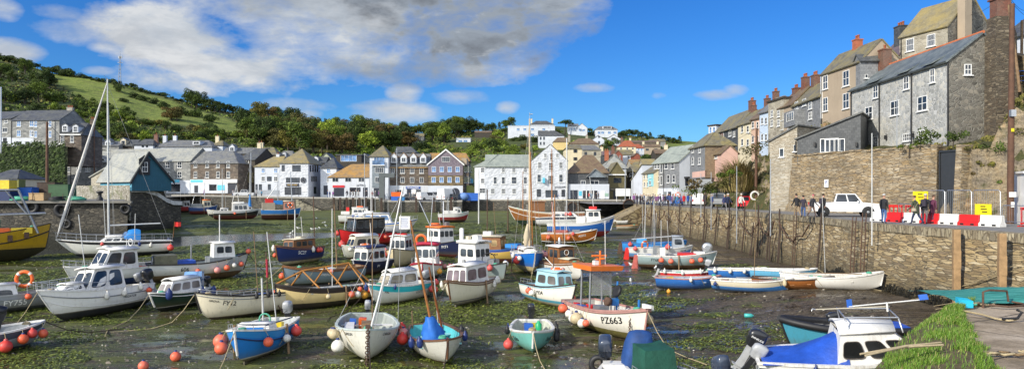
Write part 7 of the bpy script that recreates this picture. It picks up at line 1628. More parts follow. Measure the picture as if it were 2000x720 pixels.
b.cabin(.25,.85,1.8,1.2,1.1,1.15,M_creamp,M_white,rakef=.5,taper=.82,front=2,side=2,fz=.55,fh=.5,sh=.5,over=.04,camber=.2);fends(b,[(.9,1,'ball',W_,.2,.1),(.3,1,'ball',PK,.24,.1),(.2,1,'ball',PK,.24,.0),(.9,-1,'ball','red',.3,-.4)])
b=Boat('fishing_boat','red fishing boat with black windowed wheelhouse and grey stern',672,486,218,7.6,2.9,2.2,1.6,1.6,anchor='bow',top=(.66,.018,.022),bot=(.20,.02,.02),zw=.45,dirt=.15,inner=(.35,.1,.08),gun=G_dark,short='red fishing boat',deck=.28)
b.cabin(.25,.78,2.4,1.7,1.6,1.7,M_gutter,M_creamp,rakef=.2,taper=.96,front=3,side=4,fz=.62,fh=.5,sh=.5,over=.18,sidew=.96,frame=M_grey);b.mast(.4,4.5,.05,3.4,(0,0),M_alu,stays=False);M=MB();M.lathe([(.02,0),(.42,.03),(.42,.3),(.1,.36)],16,M=Matrix.Translation((b.X(.6),.3,3.55)));M.build('radar_dome',M_white,b.rt);M=MB()
for y in(-.8,.8):M.tube((b.X(.82),y,1.9),(b.X(.78),y,3.6),.04)
M.tube((b.X(.78),-.8,3.6),(b.X(.78),.8,3.6),.04);M.build('bow_frame',M_steel,b.rt);b.text('12',.93,.5,.4,-1,LW);fends(b,[(.97,-1,'ball','red',.26,.2),(.1,1,'ball','red',.26,.1),(.02,1,'ball','red',.26,.3),(.3,1,'ball',O,.24,.2)])
b=Boat('cabin_cruiser','long white passenger cruiser with blue window bands and yellow stripe',752,456,-8,9.4,3.0,2.2,1.6,1.5,anchor='mid',rake=1.2,top=(.66,.66,.67),bot=(.42,.42,.42),zw=.3,upper=(.10,.2,.5),uv=.88,dirt=.2,inner=(.6,.6,.58),gun=G_white,short='white passenger cruiser',deck=.35)
b.cabin(.05,.62,2.3,1.7,1.5,1.5,M_white,M_white,rakef=.6,taper=.92,front=2,side=4,fz=.60,fh=.5,sh=.45,over=.15,sidew=.96,glassm=M_glass_b,frame=pm('cruiser_blue',(.03,.1,.4),.4));b.rail(.84,M_yellow,.03);b.mast(.3,3.5,.05,3.1,stays=False);b.box('roof_raft',.25,0,3.2,(1.2,.9,.3),M_white);b.handrail(.6,1,.5,5);b.box('stern_panel',.02,0,2.2,(.1,2.0,1.2),M_blue)
b=Boat('cabin_cruiser','white motor boat with cluttered roof moored behind the passenger cruiser',705,436,-5,7.4,2.6,1.9,1.5,1.4,top=(.64,.64,.63),bot=(.2,.1,.08),zw=.4,inner=(.6,.6,.58),gun=G_white,short='white boat behind the cruiser',deck=.35);b.cabin(.3,.7,1.9,1.5,1.5,1.2,front=2,side=3,rakef=.4);b.box('covered_raft',.15,0,1.9,(1.4,1.2,.5),M_white);b.box('orange_raft',.48,0,2.9,(1.0,.5,.3),M_orange);b.mast(.4,4.5,.05,2.7,stays=False);b.box('furled_sail',.2,0,2.4,(.5,.35,.9),M_red)
b=Boat('fishing_boat','white boat with crimson roof and gunwale, dark red stem facing front',826,553,263,5.6,2.35,1.65,1.25,1.2,anchor='bow',rake=.12,top=(.66,.67,.66),bot=(.09,.03,.025),zw=.5,inner=(.6,.6,.58),gun=G_red,short='crimson roofed boat',deck=.25,dirt=.25,strake=(.97,G_red,.05))
b.cabin(.30,.62,1.75,1.6,1.2,1.5,M_white,M_crim,rakef=.12,taper=.96,front=3,side=2,fz=.62,fh=.42,sh=.4,over=.14,rooft=.18);b.handrail(.62,.95,.5,3);M=MB();M.tube((b.X(.7),.5,1.6),(b.X(.5),.9,2.2),.04);M.build('deck_spar',M_white,b.rt);lifebuoy(b.world((b.X(.45),-.45,3.1)),'bright orange lifebuoy standing on the crimson cabin roof',(0,0,R(-10)),.38,white=False);fends(b,[(.75,1,'ball','yellow',.2,.35),(.3,1,'ball',PK,.2,.1),(.22,1,'ball','pink',.2,.2),(.7,-1,'ball','pink',.2,.2)])
b=Boat('cabin_boat','cream hulled boat with white rounded wheelhouse and three arched windows',771,524,256,5.4,2.3,1.75,1.4,1.3,anchor='bow',rake=.2,top=(.66,.56,.36),bot=(.5,.42,.28),zw=.2,inner=(.6,.58,.5),gun=G_dark,short='cream hulled wheelhouse boat',deck=.3,dirt=.2)
b.cabin(.3,.74,1.8,1.4,1.35,1.35,M_white,M_white,rakef=.15,taper=.9,front=3,side=2,fz=.52,fh=.5,sh=.48,over=.12);lifebuoy(b.world((b.X(.55),.2,2.85)),'flat red lifebuoy on the cream boat wheelhouse roof',(R(90),0,0),.38,mat=M_red,white=False);b.pole('signal_mast',(b.X(.5),0,2.75),(b.X(.5),0,4.6),.03,M_white);fends(b,[(.8,-1,'ball','red',.22,.2),(.7,-1,'ball',PK,.2,.3),(.55,-1,'ball',PK,.24,-.2),(.45,-1,'ball',PK,.24,-.1)])
p=b.world((b.X(.5),0.35,3.9));rt=empty('notice',p,R(5));tag(rt,'small white hanging notice above the cream hulled wheelhouse boat','sign');M=MB();M.box((0,0,0),(.9,.05,1.1));M.build('panel',TXW,rt);M=MB()
for k in range(5):M.box((0,-.035,.35-.17*k),(.65-.1*(k%2),.012,.05))
M.build('sign_lettering',TXBL,rt);M=MB();M.tube((.5,0,-1.1),(.5,0,.6),.025);M.build('post',M_steel,rt)
b=Boat('fishing_boat','navy boat lettered FY71 with white wheelhouse and orange roof rail',893,504,306,5.8,2.4,1.8,1.35,1.3,anchor='bow',rake=.2,top=(.010,.016,.06),bot=(.12,.03,.03),zw=.35,inner=(.5,.5,.48),gun=G_dark,short='navy boat FY71',deck=.25,dirt=.12)
b.cabin(.22,.60,1.9,1.7,1.3,1.6,M_white,M_orp,rakef=.1,taper=.96,front=3,side=2,fz=.64,fh=.36,sh=.36,over=.15,rooft=.14);b.text('FY71',.75,.4,.36,-1,LW);M=MB()
for y in(-1,1):M.tube((b.X(.3),y*.8,3.0),(b.X(.12),y*1.5,5.6),.05);M.tube((b.X(.3),y*.8,3.0),(b.X(.3),y*.5,6.3),.04)
M.tube((b.X(.12),-1.5,5.6),(b.X(.12),1.5,5.6),.04);M.build('mast_frame',M_steel,b.rt);lifebuoy(b.world((b.X(.4),-.6,3.3)),'flat orange lifebuoy on the orange railed wheelhouse',(R(90),0,0),.36,white=False);b.box('radar_box',.5,.4,3.3,(.4,.4,.35),M_grey)
b=Boat('fishing_boat','grey green boat lettered FY30 with rounded white wheelhouse named on top',938,547,314,5.6,2.3,1.6,1.2,1.15,anchor='mid',rake=.2,top=(.24,.29,.29),bot=(.10,.09,.08),zw=.35,inner=(.55,.55,.52),gun=G_dark,short='grey green boat FY30',deck=.3,dirt=.2)
c=b.cabin(.22,.56,1.8,1.55,1.15,1.75,M_white,M_white,rakef=.12,taper=.97,front=3,side=2,fz=.60,fh=.34,sh=.34,over=.14,rooft=.2);V,Fs=text_mesh('ARANTIC',.2);M=MB();M.add([(b.X(.56)-.12+.15,v[0]*1.2,v[1]+3.03)for v in V],Fs);M.build('name_lettering',LB,c);b.text('FY30',.78,.35,.3,-1,LB);M=MB();M.torus((b.X(.7),-.2,1.75),.5,.035,'y',20,6,rot=Matrix.Rotation(R(40),3,'Z'));M.build('hauler_hoop',M_black,b.rt);b.box('roof_gear',.4,.2,3.3,(.6,.5,.4),M_white);b.box('horn',.32,-.3,3.3,(.3,.3,.3),M_creamp);b.legs(.6);b.box('deck_gear',.7,.3,1.5,(.7,.6,.5),M_grey);M=MB();M.lathe([(.16,0),(.18,.1),(.17,1.0),(.08,1.05)],10,M=Matrix.Translation((b.X(.18),-.3,3.0)));M.build('life_raft_canister',M_white,b.rt);fends(b,[(.62,-1,'ball','red',.25,.1),(.8,1,'ball',W_,.24,-.2),(.85,-1,'ball','red',.22,.0),(.1,-1,'ball',PK,.2,-.1),(.2,-1,'ball',PK,.2,-.1)])
b=Boat('fishing_boat','yellow hulled boat lettered FY421 with wooden wheelhouse and blue rail',972,512,338,5.2,2.2,1.6,1.25,1.2,anchor='mid',rake=.2,top=(.60,.40,.10),bot=(.13,.035,.03),zw=.5,upper=(.03,.07,.30),uv=.88,inner=(.45,.35,.2),gun=G_blue,short='yellow boat FY421',deck=.3,dirt=.15)
b.cabin(.08,.62,1.7,1.5,1.2,1.25,M_vwood,M_creamp,rakef=.1,taper=.95,front=2,side=3,fz=.55,fh=.45,sh=.45,over=.15,frame=M_tanf if False else pm('tan_frame',(.5,.33,.12),.5),glassm=glass('amber_glass',(.22,.15,.07),.15));b.text('FY421',.52,.38,.28,-1,LB);b.pole('signal_mast',(b.X(.3),0,2.4),(b.X(.3),0,6.8),.05,M_iron);b.box('roof_gear',.3,.2,2.75,(.8,.6,.3),M_white);b.box('covered_heap',.8,0,1.65,(1.2,1.2,.35),M_cyanc);fends(b,[(.95,-1,'ball','red',.2,-.1),(.05,-1,'ball',PK,.22,.2)])
b=Boat('sailing_boat','royal blue sloop with cream bottom on legs and tall twin wooden masts',1042,541,281,6.6,2.45,1.75,1.45,1.35,anchor='bow',rake=.5,top=(.010,.15,.55),bot=(.60,.50,.28),zw=.55,inner=(.62,.6,.56),gun=G_white,short='royal blue sloop',deck=.4,dirt=.12,full=2.0,lift=.25)
b.deckpart(.1,.6,dz=-.03,name='side_deck');b.cabin(.35,.72,1.4,1.0,1.45,.42,rakef=.4,taper=.85,front=0,side=2,sh=.4,name='coachroof',camber=.1);t=b.mast(.60,10.8,.09,1.75,(0,0),pm('pale_spar',(.58,.46,.30),.5,.15),y=.05);b.pole('second_spar',(b.X(.60),.32,1.7),(b.X(.62),.1,9.8),.055,M_wood);b.handrail(.02,1.0,.55,6);b.legs(.5,M_oldwood);M=MB();M.path([(b.X(.66),-.35,2.1),(b.X(.7),-.3,2.9),(b.X(.68),-.2,3.9)],[.12,.28,.08],8);M.build('loose_sail',pm('cream_sail',(.55,.46,.32),.8,.15),b.rt);M=MB();M.path([(b.X(.4),-.2,2.3),(b.X(.3),.5,2.2),(b.X(.1),1.0,1.7)],[.1,.2,.08],8);M.build('loose_sail',pm('cream_sail',(.55,.46,.32),.8,.15),b.rt)
M=MB();M.tube(t,t+Vector((0,0,.5)),.015);M.box(t+Vector((.1,.1,.35)),(.3,.25,.04));M.build('wind_vane',M_steel,b.rt);fends(b,[(.75,-1,'ball','red',.28,.3),(.8,-1,'ball',W_,.2,.2),(.5,1,'ball',PK,.28,-.05),(.42,1,'ball','pink',.25,-.05),(.6,-1,'long',W_,.14,.2)])
b=Boat('cabin_boat','white hulled boat with varnished wooden wheelhouse and white curved roof',1130,549,303,5.6,2.2,1.55,1.25,1.2,anchor='bow',rake=.2,top=(.66,.65,.62),bot=(.30,.27,.22),zw=.2,inner=(.4,.25,.12),gun=M_vwood,short='wooden wheelhouse boat',deck=.35,dirt=.25,strake=(.92,M_vwood,.05))
c=b.cabin(.30,.60,1.5,1.4,1.2,1.3,M_vwood,M_white,rakef=.08,taper=.95,front=2,side=2,fz=.6,fh=.5,sh=.5,over=.18,frame=M_wood);b.cabin(.58,.80,1.4,1.0,1.3,.3,M_wood,M_creamp,rakef=.1,taper=.95,front=0,side=0,name='trunk_cabin');b.mast(.28,5.4,.07,1.2,(-.05,0),M_wood,stays=True);b.pole('boom',(b.X(.30),0,2.3),(b.X(.05),.5,6.0),.05,pm('red_white_spar',(.55,.3,.25),.5));M=MB();M.torus((b.X(.62),-.1,2.1),.2,.02,'x');M.build('steering_wheel',M_white,c);M=MB();M.lathe([(.1,0),(.12,.3),(.05,.5)],8,M=Matrix.Translation((b.X(.4),0,2.7)));M.build('deck_lamp',M_steel,b.rt)
b=Boat('sailing_ketch','large varnished wooden ketch with green bottom at the far wall',1066,440,183,12.6,3.6,3.3,2.2,2.3,anchor='mid',rake=1.2,top=(.27,.105,.03),bot=(.012,.035,.022),zw=.95,upper=(.48,.40,.28),uv=.93,inner=(.3,.18,.08),gun=M_white,short='wooden ketch',deck=.3,dirt=.3,strake=(.7,M_white,.04),clinker=8)
b.box('deckhouse',.62,0,3.2,(2.6,2.0,1.6),M_vwood);b.box('deckhouse_roof',.62,0,4.05,(3.0,2.4,.12),M_wood);b.box('awning',.3,0,4.3,(7.0,2.6,.1),M_creamp);b.mast(.42,10.5,.12,2.2,(.0,0),M_wood);b.mast(.80,6.5,.09,2.5,(0,0),M_wood,stays=False)
for S in(.05,.2,.4,.55):b.pole('awning_post',(b.X(S),-1.2,2.2),(b.X(S),-1.2,4.3),.04,M_vwood)
b=Boat('motor_yacht','low white motor yacht with dark window line lying across the far mud',1108,441,2,10.4,3.0,1.9,1.55,1.4,rake=1.6,top=(.66,.66,.66),bot=(.6,.6,.58),zw=.2,upper=(.05,.06,.09),uv=.82,inner=(.6,.6,.58),gun=G_white,short='low white motor yacht',deck=.45,dirt=.15);b.deckpart(.02,.58,dz=-.04,name='aft_deck');b.cabin(.25,.68,2.0,1.3,1.5,.75,rakef=.9,raker=.3,taper=.75,front=2,side=3,fh=.5,sh=.5);b.handrail(.2,1.0,.5,6)
for S in(.48,.54):b.fender(S,-1,'ball','red',.3,-.7)
b=Boat('fishing_boat','orange brown wooden fishing boat with cream rail lettered AS252',1112,476,-4,6.6,2.3,1.85,1.35,1.3,rake=.3,top=(.42,.125,.02),bot=(.06,.05,.045),zw=.5,inner=(.35,.3,.22),gun=G_white,short='orange brown boat',deck=.2,dirt=.35,anchor='mid',strake=(.38,M_white,.03));b.text('AS252',.74,.4,.34,-1,LW);b.mast(.45,4.8,.05,1.4,stays=False);b.pole('mizzen_mast',(b.X(.2),0,1.3),(b.X(.2),0,3.2),.04,M_alu);b.legs(.4);b.box('net_heap',.35,0,1.45,(1.6,1.4,.5),pm('red_nets',(.4,.12,.1),.9,.4,3));b.box('deck_gear',.62,.2,1.5,(.9,.7,.5),M_grey);fends(b,[(.14,-1,'ball',O,.24,.2),(.5,-1,'ball',O,.22,.3),(.58,-1,'ball','red',.2,-.1)])
b=Boat('fishing_boat','blue fishing boat with red bottom and white wheelhouse, bow pointing right',1134,462,3,9.0,2.8,2.9,1.9,1.8,rake=.5,top=(.02,.12,.42),bot=(.24,.02,.022),zw=.85,upper=(.62,.62,.6),uv=.86,inner=(.5,.5,.48),gun=G_white,short='blue and red fishing boat',deck=.3,dirt=.2,anchor='mid');b.cabin(.58,.80,1.9,1.5,2.0,1.6,front=2,side=2,rakef=.2,fz=.68,fh=.36,sh=.36,over=.15);b.text('FH141',.88,.5,.4,-1,LW);b.mast(.70,4.5,.06,3.6,(-.6,0),stays=False);b.box('roof_raft',.68,0,3.9,(1.0,.7,.4),M_red);b.box('white_shelter',.5,0,2.3,(1.2,1.6,.9),M_white)
b=Boat('fishing_boat','dark red boat with white top moored against the far quay jut',886,434,8,5.4,2.4,2.0,1.6,1.5,top=(.26,.02,.03),bot=(.05,.03,.03),zw=.5,upper=(.6,.6,.58),uv=.72,inner=(.5,.5,.48),gun=G_white,short='dark red far boat',deck=.3);b.box('deck_gear',.4,0,1.9,(2.2,1.6,.5),M_white);b.cabin(.5,.75,1.6,1.3,1.6,1.0,front=2,side=2);M=MB()
for y in(-1,1):M.tube((b.X(.3),y,1.5),(b.X(.3),y*.6,4.4),.05)
M.build('mast_frame',M_steel,b.rt)
b=Boat('fishing_boat','small red fishing boat with white wheelhouse beyond the stone podium',361,414,12,4.6,2.0,1.7,1.3,1.2,top=(.36,.025,.03),bot=(.02,.02,.02),zw=.4,gun=G_red,short='small far red boat',inner=(.4,.3,.28));b.cabin(.4,.75,1.5,1.3,1.2,1.4,front=2,side=2);b.mast(.3,4.0,.05,1.3,stays=False);fends(b,[(.1,-1,'ball',PK,.35,-.7),(.95,-1,'ball',O,.3,-.1),(.8,-1,'ball',O,.25,.2)])
b=Boat('fishing_boat','blue trawler with grey shelter and orange railed wheelhouse at far left',397,418,8,5.6,2.3,2.0,1.5,1.6,top=(.03,.08,.26),bot=(.16,.03,.03),zw=.75,gun=G_white,short='far blue trawler',inner=(.4,.42,.44));b.cabin(.48,.78,1.7,1.4,1.5,1.5,M_creamp,M_orp,front=2,side=2,rooft=.14);b.box('shelter',.25,0,1.9,(2.2,2.0,.8),pm('shelter_grey',(.22,.24,.25),.6));b.mast(.55,5.2,.06,3.0,stays=False);M=MB();M.path([(b.X(.1),0,2),(b.X(.2),0,4.2),(b.X(.45),0,4.4)],.05,6);M.build('gantry',M_steel,b.rt);b.legs(.5)
b=Boat('fishing_boat','black and white fishing catamaran with white cabin on red bottom',462,428,5,8.0,2.6,2.0,1.6,1.5,top=(.015,.016,.022),bot=(.12,.025,.025),zw=.8,upper=(.62,.62,.6),uv=.84,gun=G_white,short='black and white far boat',inner=(.5,.5,.48));b.cabin(.4,.78,1.9,1.5,1.6,1.4,M_white,M_white,front=2,side=3);b.box('deck_gear',.55,.1,3.15,(1.8,1.2,.5),M_white);M=MB();M.tube((b.X(.4),0,3),(b.X(.5),0,6.5),.05);M.tube((b.X(.55),0,3),(b.X(.5),0,6.5),.05);M.build('tripod_mast',M_white,b.rt);b.legs(.7);b.fender(.45,-1,'ball',O,.22,.2)
b=Boat('sailing_boat','small white sailing boat with black tarpaulin and bare mast at far left',434,424,178,5.6,2.2,1.6,1.3,1.2,top=(.6,.6,.58),bot=(.03,.03,.04),zw=.7,gun=G_white,short='small far white sailing boat',inner=(.5,.5,.5));b.cabin(.3,.6,1.3,1.0,1.25,.5,front=0,side=2);b.mast(.5,8.2,.07,1.5)
b=Boat('sailing_boat','small white sailing boat with bright blue furled sail far behind',488,420,5,5.4,2.1,1.5,1.2,1.1,top=(.62,.62,.6),bot=(.3,.3,.3),zw=.3,gun=G_white,short='far boat with blue sail',inner=(.5,.5,.5));b.cabin(.3,.6,1.3,1.0,1.2,.7,M_white,M_cyanc,front=0,side=2);b.mast(.5,9.5,.08,1.4);M=MB();M.path([(b.X(.5),0,2.0),(b.X(.5),0,3.4),(b.X(.5),0,4.4)],[.35,.22,.1],8);M.path([(b.X(.5),0,2.2),(b.X(.05),0,2.0)],[.2,.12],8);M.build('furled_sail',M_cyanc,b.rt)
b=Boat('fishing_trawler','bright blue trawler with brown cabin and red winch on far mud',549,429,4,7.0,2.9,2.3,1.9,2.0,top=(.02,.16,.46),bot=(.07,.02,.018),zw=1.05,stripe=(.6,.55,.4),zs=.1,gun=G_white,short='far bright blue trawler',inner=(.4,.3,.2),deck=.25);b.cabin(.55,.85,1.9,1.6,1.9,1.6,pm('salmon_paint',(.55,.26,.18),.5),M_creamp,front=2,side=2);b.box('grey_shelter',.18,0,2.6,(2.2,2.4,1.3),pm('shelter_tan',(.36,.31,.24),.7));b.box('orange_bin',.2,.0,3.6,(1.4,1.2,.8),M_red);b.box('blue_cover',.42,0,3.3,(1.6,1.4,.7),M_cyanc);M=MB();M.tube((b.X(.42),0,2.2),(b.X(.42),0,8.5),.08);M.tube((b.X(.78),0,3.2),(b.X(.74),.3,9),.09);M.tube((b.X(.1),0,3.5),(b.X(.4),0,6.5),.05);M.build('masts',M_steel,b.rt);b.legs(.65);lifebuoy(b.world((b.X(.72),-1.0,2.8)),'orange lifebuoy on the cabin of the far blue trawler',(0,0,0),.4)
b=Boat('dinghy','pale dinghy lying on the far mud beside the stone steps',600,408,3,3.6,1.5,.9,.7,.7,top=(.6,.6,.56),bot=(.3,.3,.28),zw=.15,gun=G_white,short='far pale dinghy',deck=0)
b=Boat('dinghy','white rubber dinghy lying on far mud near the bright blue trawler',512,417,170,3.4,1.6,.8,.7,.7,top=(.5,.5,.5),bot=(.2,.2,.2),zw=.15,gun=G_white,short='far rubber dinghy',deck=0)
b=Boat('fishing_boat','bright blue boat lettered T397 with red rudder, farthest of the quay group',1278,496,4,6.6,2.2,1.55,1.2,1.25,tr=.7,top=(.025,.24,.62),bot=(.30,.10,.07),zw=.4,gun=G_blue,short='bright blue boat T397',inner=(.06,.25,.5),deck=.3,dirt=.2,anchor='mid');b.text('T397',.28,.35,.32,-1,LB);b.rudder(M_iron,1.3);b.mast(.35,4.6,.05,1.3,(.1,0),stays=False);b.pole('boom',(b.X(.15),0,1.6),(b.X(.9),.2,2.0),.05,M_alu);b.box('engine_box',.3,0,1.3,(1,.8,.7),pm('sky_paint',(.08,.35,.68),.5));fends(b,[(.12,-1,'ball','red',.22,-.1)])
b=Boat('fishing_boat','white and blue boat with red rudder and small grey wheelhouse by the quay',1290,507,3,6.0,2.1,1.5,1.15,1.15,top=(.10,.27,.55),bot=(.36,.06,.05),zw=.4,gun=G_white,short='white and blue quay boat',inner=(.3,.4,.5),deck=.3,dirt=.2,anchor='mid',upper=(.62,.62,.6),uv=.7);b.rudder(M_red,1.2);b.cabin(.68,.88,1.3,1.1,1.15,1.15,pm('dove_grey',(.33,.36,.40),.5),pm('dove_grey',(.33,.36,.40),.5),front=2,side=1,fz=.6,fh=.5,sh=.45);b.text('FY19',.85,.35,.25,-1,LB);b.mast(.4,5.2,.05,1.2,stays=True);lifebuoy(b.world((b.X(.25),-.7,1.5)),'orange lifebuoy hanging on the white and blue quay boat',(0,0,R(30)),.35);fends(b,[(.6,-1,'ball','red',.24,-.4),(.1,-1,'ball','red',.2,-.2)])
b=Boat('fishing_boat','grey green fishing boat lettered FY68 with four orange buoys on its side',1322,524,2,6.6,2.2,1.6,1.2,1.25,tr=.75,top=(.27,.36,.37),bot=(.13,.075,.04),zw=.45,gun=G_white,short='grey green boat FY68',inner=(.36,.42,.42),deck=.25,dirt=.3,anchor='mid',upper=(.48,.52,.50),uv=.9);b.text('FY68',.22,.36,.32,-1,LB);b.text('FY68',.82,.36,.3,-1,LB);b.rudder(pm('pink_rudder',(.5,.12,.1),.6),1.2);b.box('engine_box',.3,0,1.4,(.7,.7,.9),M_white);b.box('console',.24,.1,1.5,(.6,.9,1.0),M_grey);b.legs(.52);b.pole('signal_mast',(b.X(.3),0,1.5),(b.X(.3),0,4.2),.03,M_alu);M=MB();M.lathe([(.2,-.12),(.45,-.1),(.45,.1),(.2,.12)],16,M=Matrix.Translation((b.X(.88),-.2,1.9))@Matrix.Rotation(R(90),4,'X'));M.build('net_hauler',M_steel,b.rt);b.box('red_net_heap',.62,0,1.25,(1.5,1.3,.35),M_red);b.box('white_bags',.78,0,1.4,(.9,.8,.3),M_white);fends(b,[(.30,-1,'ball',O,.22,.15),(.42,-1,'ball',O,.22,.2),(.68,-1,'ball',O,.22,.25),(.79,-1,'ball',O,.21,.25)])
b=Boat('dinghy','red dinghy with white fenders along its side and black outboard',1344,550,0,4.0,1.6,1.0,.78,.8,top=(.56,.02,.022),bot=(.3,.03,.03),zw=.1,gun=G_white,short='red dinghy',inner=(.6,.58,.54),deck=.15,anchor='mid');b.outboard(0,M_obblack,.8);b.thwarts([.3,.6]);fends(b,[(.08,-1,'long',W_,.10,-.05),(.4,-1,'long',W_,.10,.0),(.72,-1,'long',W_,.10,-.05)])
b=Boat('dinghy','worn blue wooden dinghy with pink rail, nearest of the quayside dinghies',1344,563,-2,4.4,1.7,1.05,.80,.82,top=(.03,.16,.52),bot=(.35,.37,.40),zw=.12,gun=G_pink,short='worn blue dinghy',inner=(.3,.4,.5),deck=.12,dirt=.3,anchor='mid',clinker=7);b.thwarts([.3,.55,.75]);fends(b,[(.55,-1,'long',W_,.10,.05)])
b=Boat('dinghy','mid blue dinghy with three white fenders behind the cream and blue one',1440,546,0,4.0,1.6,1.0,.8,.8,top=(.03,.16,.48),bot=(.03,.12,.35),zw=.1,gun=G_white,short='mid blue dinghy',inner=(.55,.52,.46),deck=.2,anchor='mid');b.outboard(.1,M_obgrey,.8);b.thwarts([.4,.65]);fends(b,[(.12,-1,'long',W_,.11,.05),(.38,-1,'long',W_,.11,.05),(.62,-1,'long',W_,.11,.05)])
b=Boat('dinghy','cream topped blue skiff with white rails in the quayside row',1468,568,-3,5.0,1.7,1.0,.72,.72,top=(.03,.20,.55),bot=(.5,.5,.48),zw=.08,upper=(.62,.56,.42),uv=.62,gun=G_white,short='cream and blue skiff',inner=(.6,.56,.46),deck=.3,anchor='mid');b.handrail(.3,.9,.12,4);b.thwarts([.3,.5]);fends(b,[(.90,-1,'long','cream',.12,.2),(.06,-1,'ball','blue',.12,.1),(.02,1,'ball',W_,.15,-.1)])
b=Boat('dinghy','varnished orange rowing skiff lying in the quayside row',1548,563,-2,4.9,1.5,.95,.66,.68,top=(.36,.12,.025),bot=(.20,.09,.04),zw=.08,gun=M_darkwood,short='orange skiff',inner=(.35,.15,.05),deck=.15,anchor='mid',clinker=7);b.thwarts([.3,.5,.7])
b=Boat('dinghy','pale blue rowing dinghy behind the orange skiff',1530,548,-2,4.3,1.5,1.0,.8,.8,top=(.12,.38,.58),bot=(.4,.45,.48),zw=.1,gun=G_white,short='pale blue dinghy',inner=(.55,.6,.62),deck=.2,anchor='mid');b.thwarts([.35,.6],M_white)
b=Boat('rowing_gig','long slim white rowing gig lying nearest the quay wall',1622,562,-3,5.9,1.55,1.25,.80,.9,tr=.35,top=(.72,.70,.65),bot=(.62,.52,.36),zw=.10,gun=G_white,short='white rowing gig',inner=(.6,.58,.52),deck=.1,rake=.15,anchor='mid',heel=3,dirt=.25);b.thwarts([.25,.4,.55,.7]);b.pole('oar',(b.X(.2),-.4,1.0),(b.X(.8),-.3,1.1),.03,M_oldwood)
b=Boat('dinghy','small pale dinghy upturned against the quay foot behind the blue boats',1226,448,10,3.4,1.5,.8,.65,.65,top=(.42,.38,.3),bot=(.3,.28,.22),zw=.1,gun=G_tan,short='small pale quay dinghy',deck=0);b.thwarts([.4])
b=Boat('dinghy','white inflatable tender lying in front of the slipway',1208,437,170,3.2,1.5,.75,.6,.6,top=(.6,.6,.6),bot=(.2,.2,.22),zw=.12,gun=G_white,short='white inflatable tender',deck=0)
SCALE[0]=1.0
def at(px,Y,z):return Vector(((px-1000)/F*Y,Y,z))
b=Boat('cabin_boat','white cabin boat with sagging blue tarpaulin close to the grassy jetty',0,0,-14,5.0,2.1,1.45,1.2,1.15,at=at(1652,20.6,-4.2),top=(.74,.73,.70),bot=(.03,.03,.04),zw=.35,stripe=(.02,.025,.05),zs=.12,gun=G_white,short='white tarpaulin boat',inner=(.6,.6,.57),deck=.25,heel=5,dirt=.12,rough=.25,pitch=2)
c=b.cabin(.42,.98,1.85,1.0,1.15,.88,rakef=1.2,raker=.15,taper=.78,front=2,side=3,fz=.52,fh=.55,sh=.56,over=.05,camber=.2,sidew=.95,frame=pm('window_rubber',(.12,.10,.085),.6),glassm=glass('tinted_glass',(.012,.013,.014),.12));M=MB()
rows=[]
for i in range(10):
 S=lerp(.02,.49,i/9);t=i/9;zz=lerp(1.2,2.05,t**1.3)-.10*math.sin(t*math.pi);hw=lerp(.86,.80,t)
 rows.append([(b.X(S),lerp(-hw-.10,hw+.10,j/10),lerp(b.sheer(S)+.02,zz,1-abs(2*j/10-1)**2.2)+.03*NZ.noise(Vector((i*.7,j*.9,1))))for j in range(11)])
M.add([v for r in rows for v in r],[(i*11+j,(i+1)*11+j,(i+1)*11+j+1,i*11+j+1)[::-1]for i in range(9)for j in range(10)],0,True);M.build('tarpaulin',M_tarpb,b.rt);M=MB()
for S,hgt in((.50,.42),(.78,.42)):
 pts=[(b.X(S),-.6,2.1),(b.X(S-.02),-.52,2.5),(b.X(S-.02),.52,2.52),(b.X(S),.6,2.1)];M.path(pts,.024,6)
for y in(-.55,.55):M.path([(b.X(.48),y*.95,2.5),(b.X(.76),y*.95,2.51)],.024,6)
M.build('roof_rail',M_steel,b.rt);b.rail(.88,M_black,.04);b.outboard(.6,M_obblack,1.0,30,z=1.15,decal='EVINRUDE');b.outboard(-.15,M_obgrey,.8,35,z=1.05)
fends(b,[(.3,-1,'long','blue',.06,.1)])
for nm,lab,dx,dz,dy,ln,w in(('boat_hook','long pale boat hook lying across the white cabin roof rail',-1.1,2.62,.2,2.2,.018),):
 q=b.world((b.X(.72),dy,dz));rt=empty(nm,q,R(10));tag(rt,lab,'boat hook');M=MB();M.tube((-ln,0,0),(.2,0,.02),w);M.build('shaft',M_creamp,rt);M=MB();M.path([(-ln,0,0),(-ln-.1,0,.03),(-ln-.12,0,-.04)],.018,5);M.build('hook',M_steel,rt)
q=b.world((b.X(.74),.2,2.72));rt=empty('oar',q,R(6),rot=(0,R(-5),R(2)));tag(rt,'white double ended paddle with royal blue blades resting on the roof rail','paddle');M=MB();M.tube((-1.15,0,0.03),(1.15,0,.03),.02);M.build('shaft',M_white,rt);M=MB();M.box((-1.12,0,.11),(.15,.03,.26));M.build('blade',M_blue,rt);M=MB();M.box((1.1,0,.10),(.26,.16,.03),M=Matrix.Translation((1.1,0,.1))@Matrix.Rotation(R(70),4,'X')@Matrix.Translation((-1.1,0,-.1)));M.build('blade',M_blue,rt);M=MB();M.tube((0,0,-.22),(0,0,.05),.03);M.build('rowlock',M_white,rt)
b=Boat('open_boat','weathered cyan boat with thick black tube rim beyond the white cabin boat',0,0,172,4.6,1.9,1.35,1.1,1.1,at=at(1642,27.5,-4.62),top=(.06,.30,.42),bot=(.30,.24,.16),zw=.35,gun=M_black,short='weathered cyan boat',inner=(.2,.2,.2),deck=.2,dirt=.9)
M=MB()
for sd in(1,-1):M.path([Vector(b.pt(i/26,1,sd))+Vector((0,sd*.06,.06))for i in range(27)],.14,8)
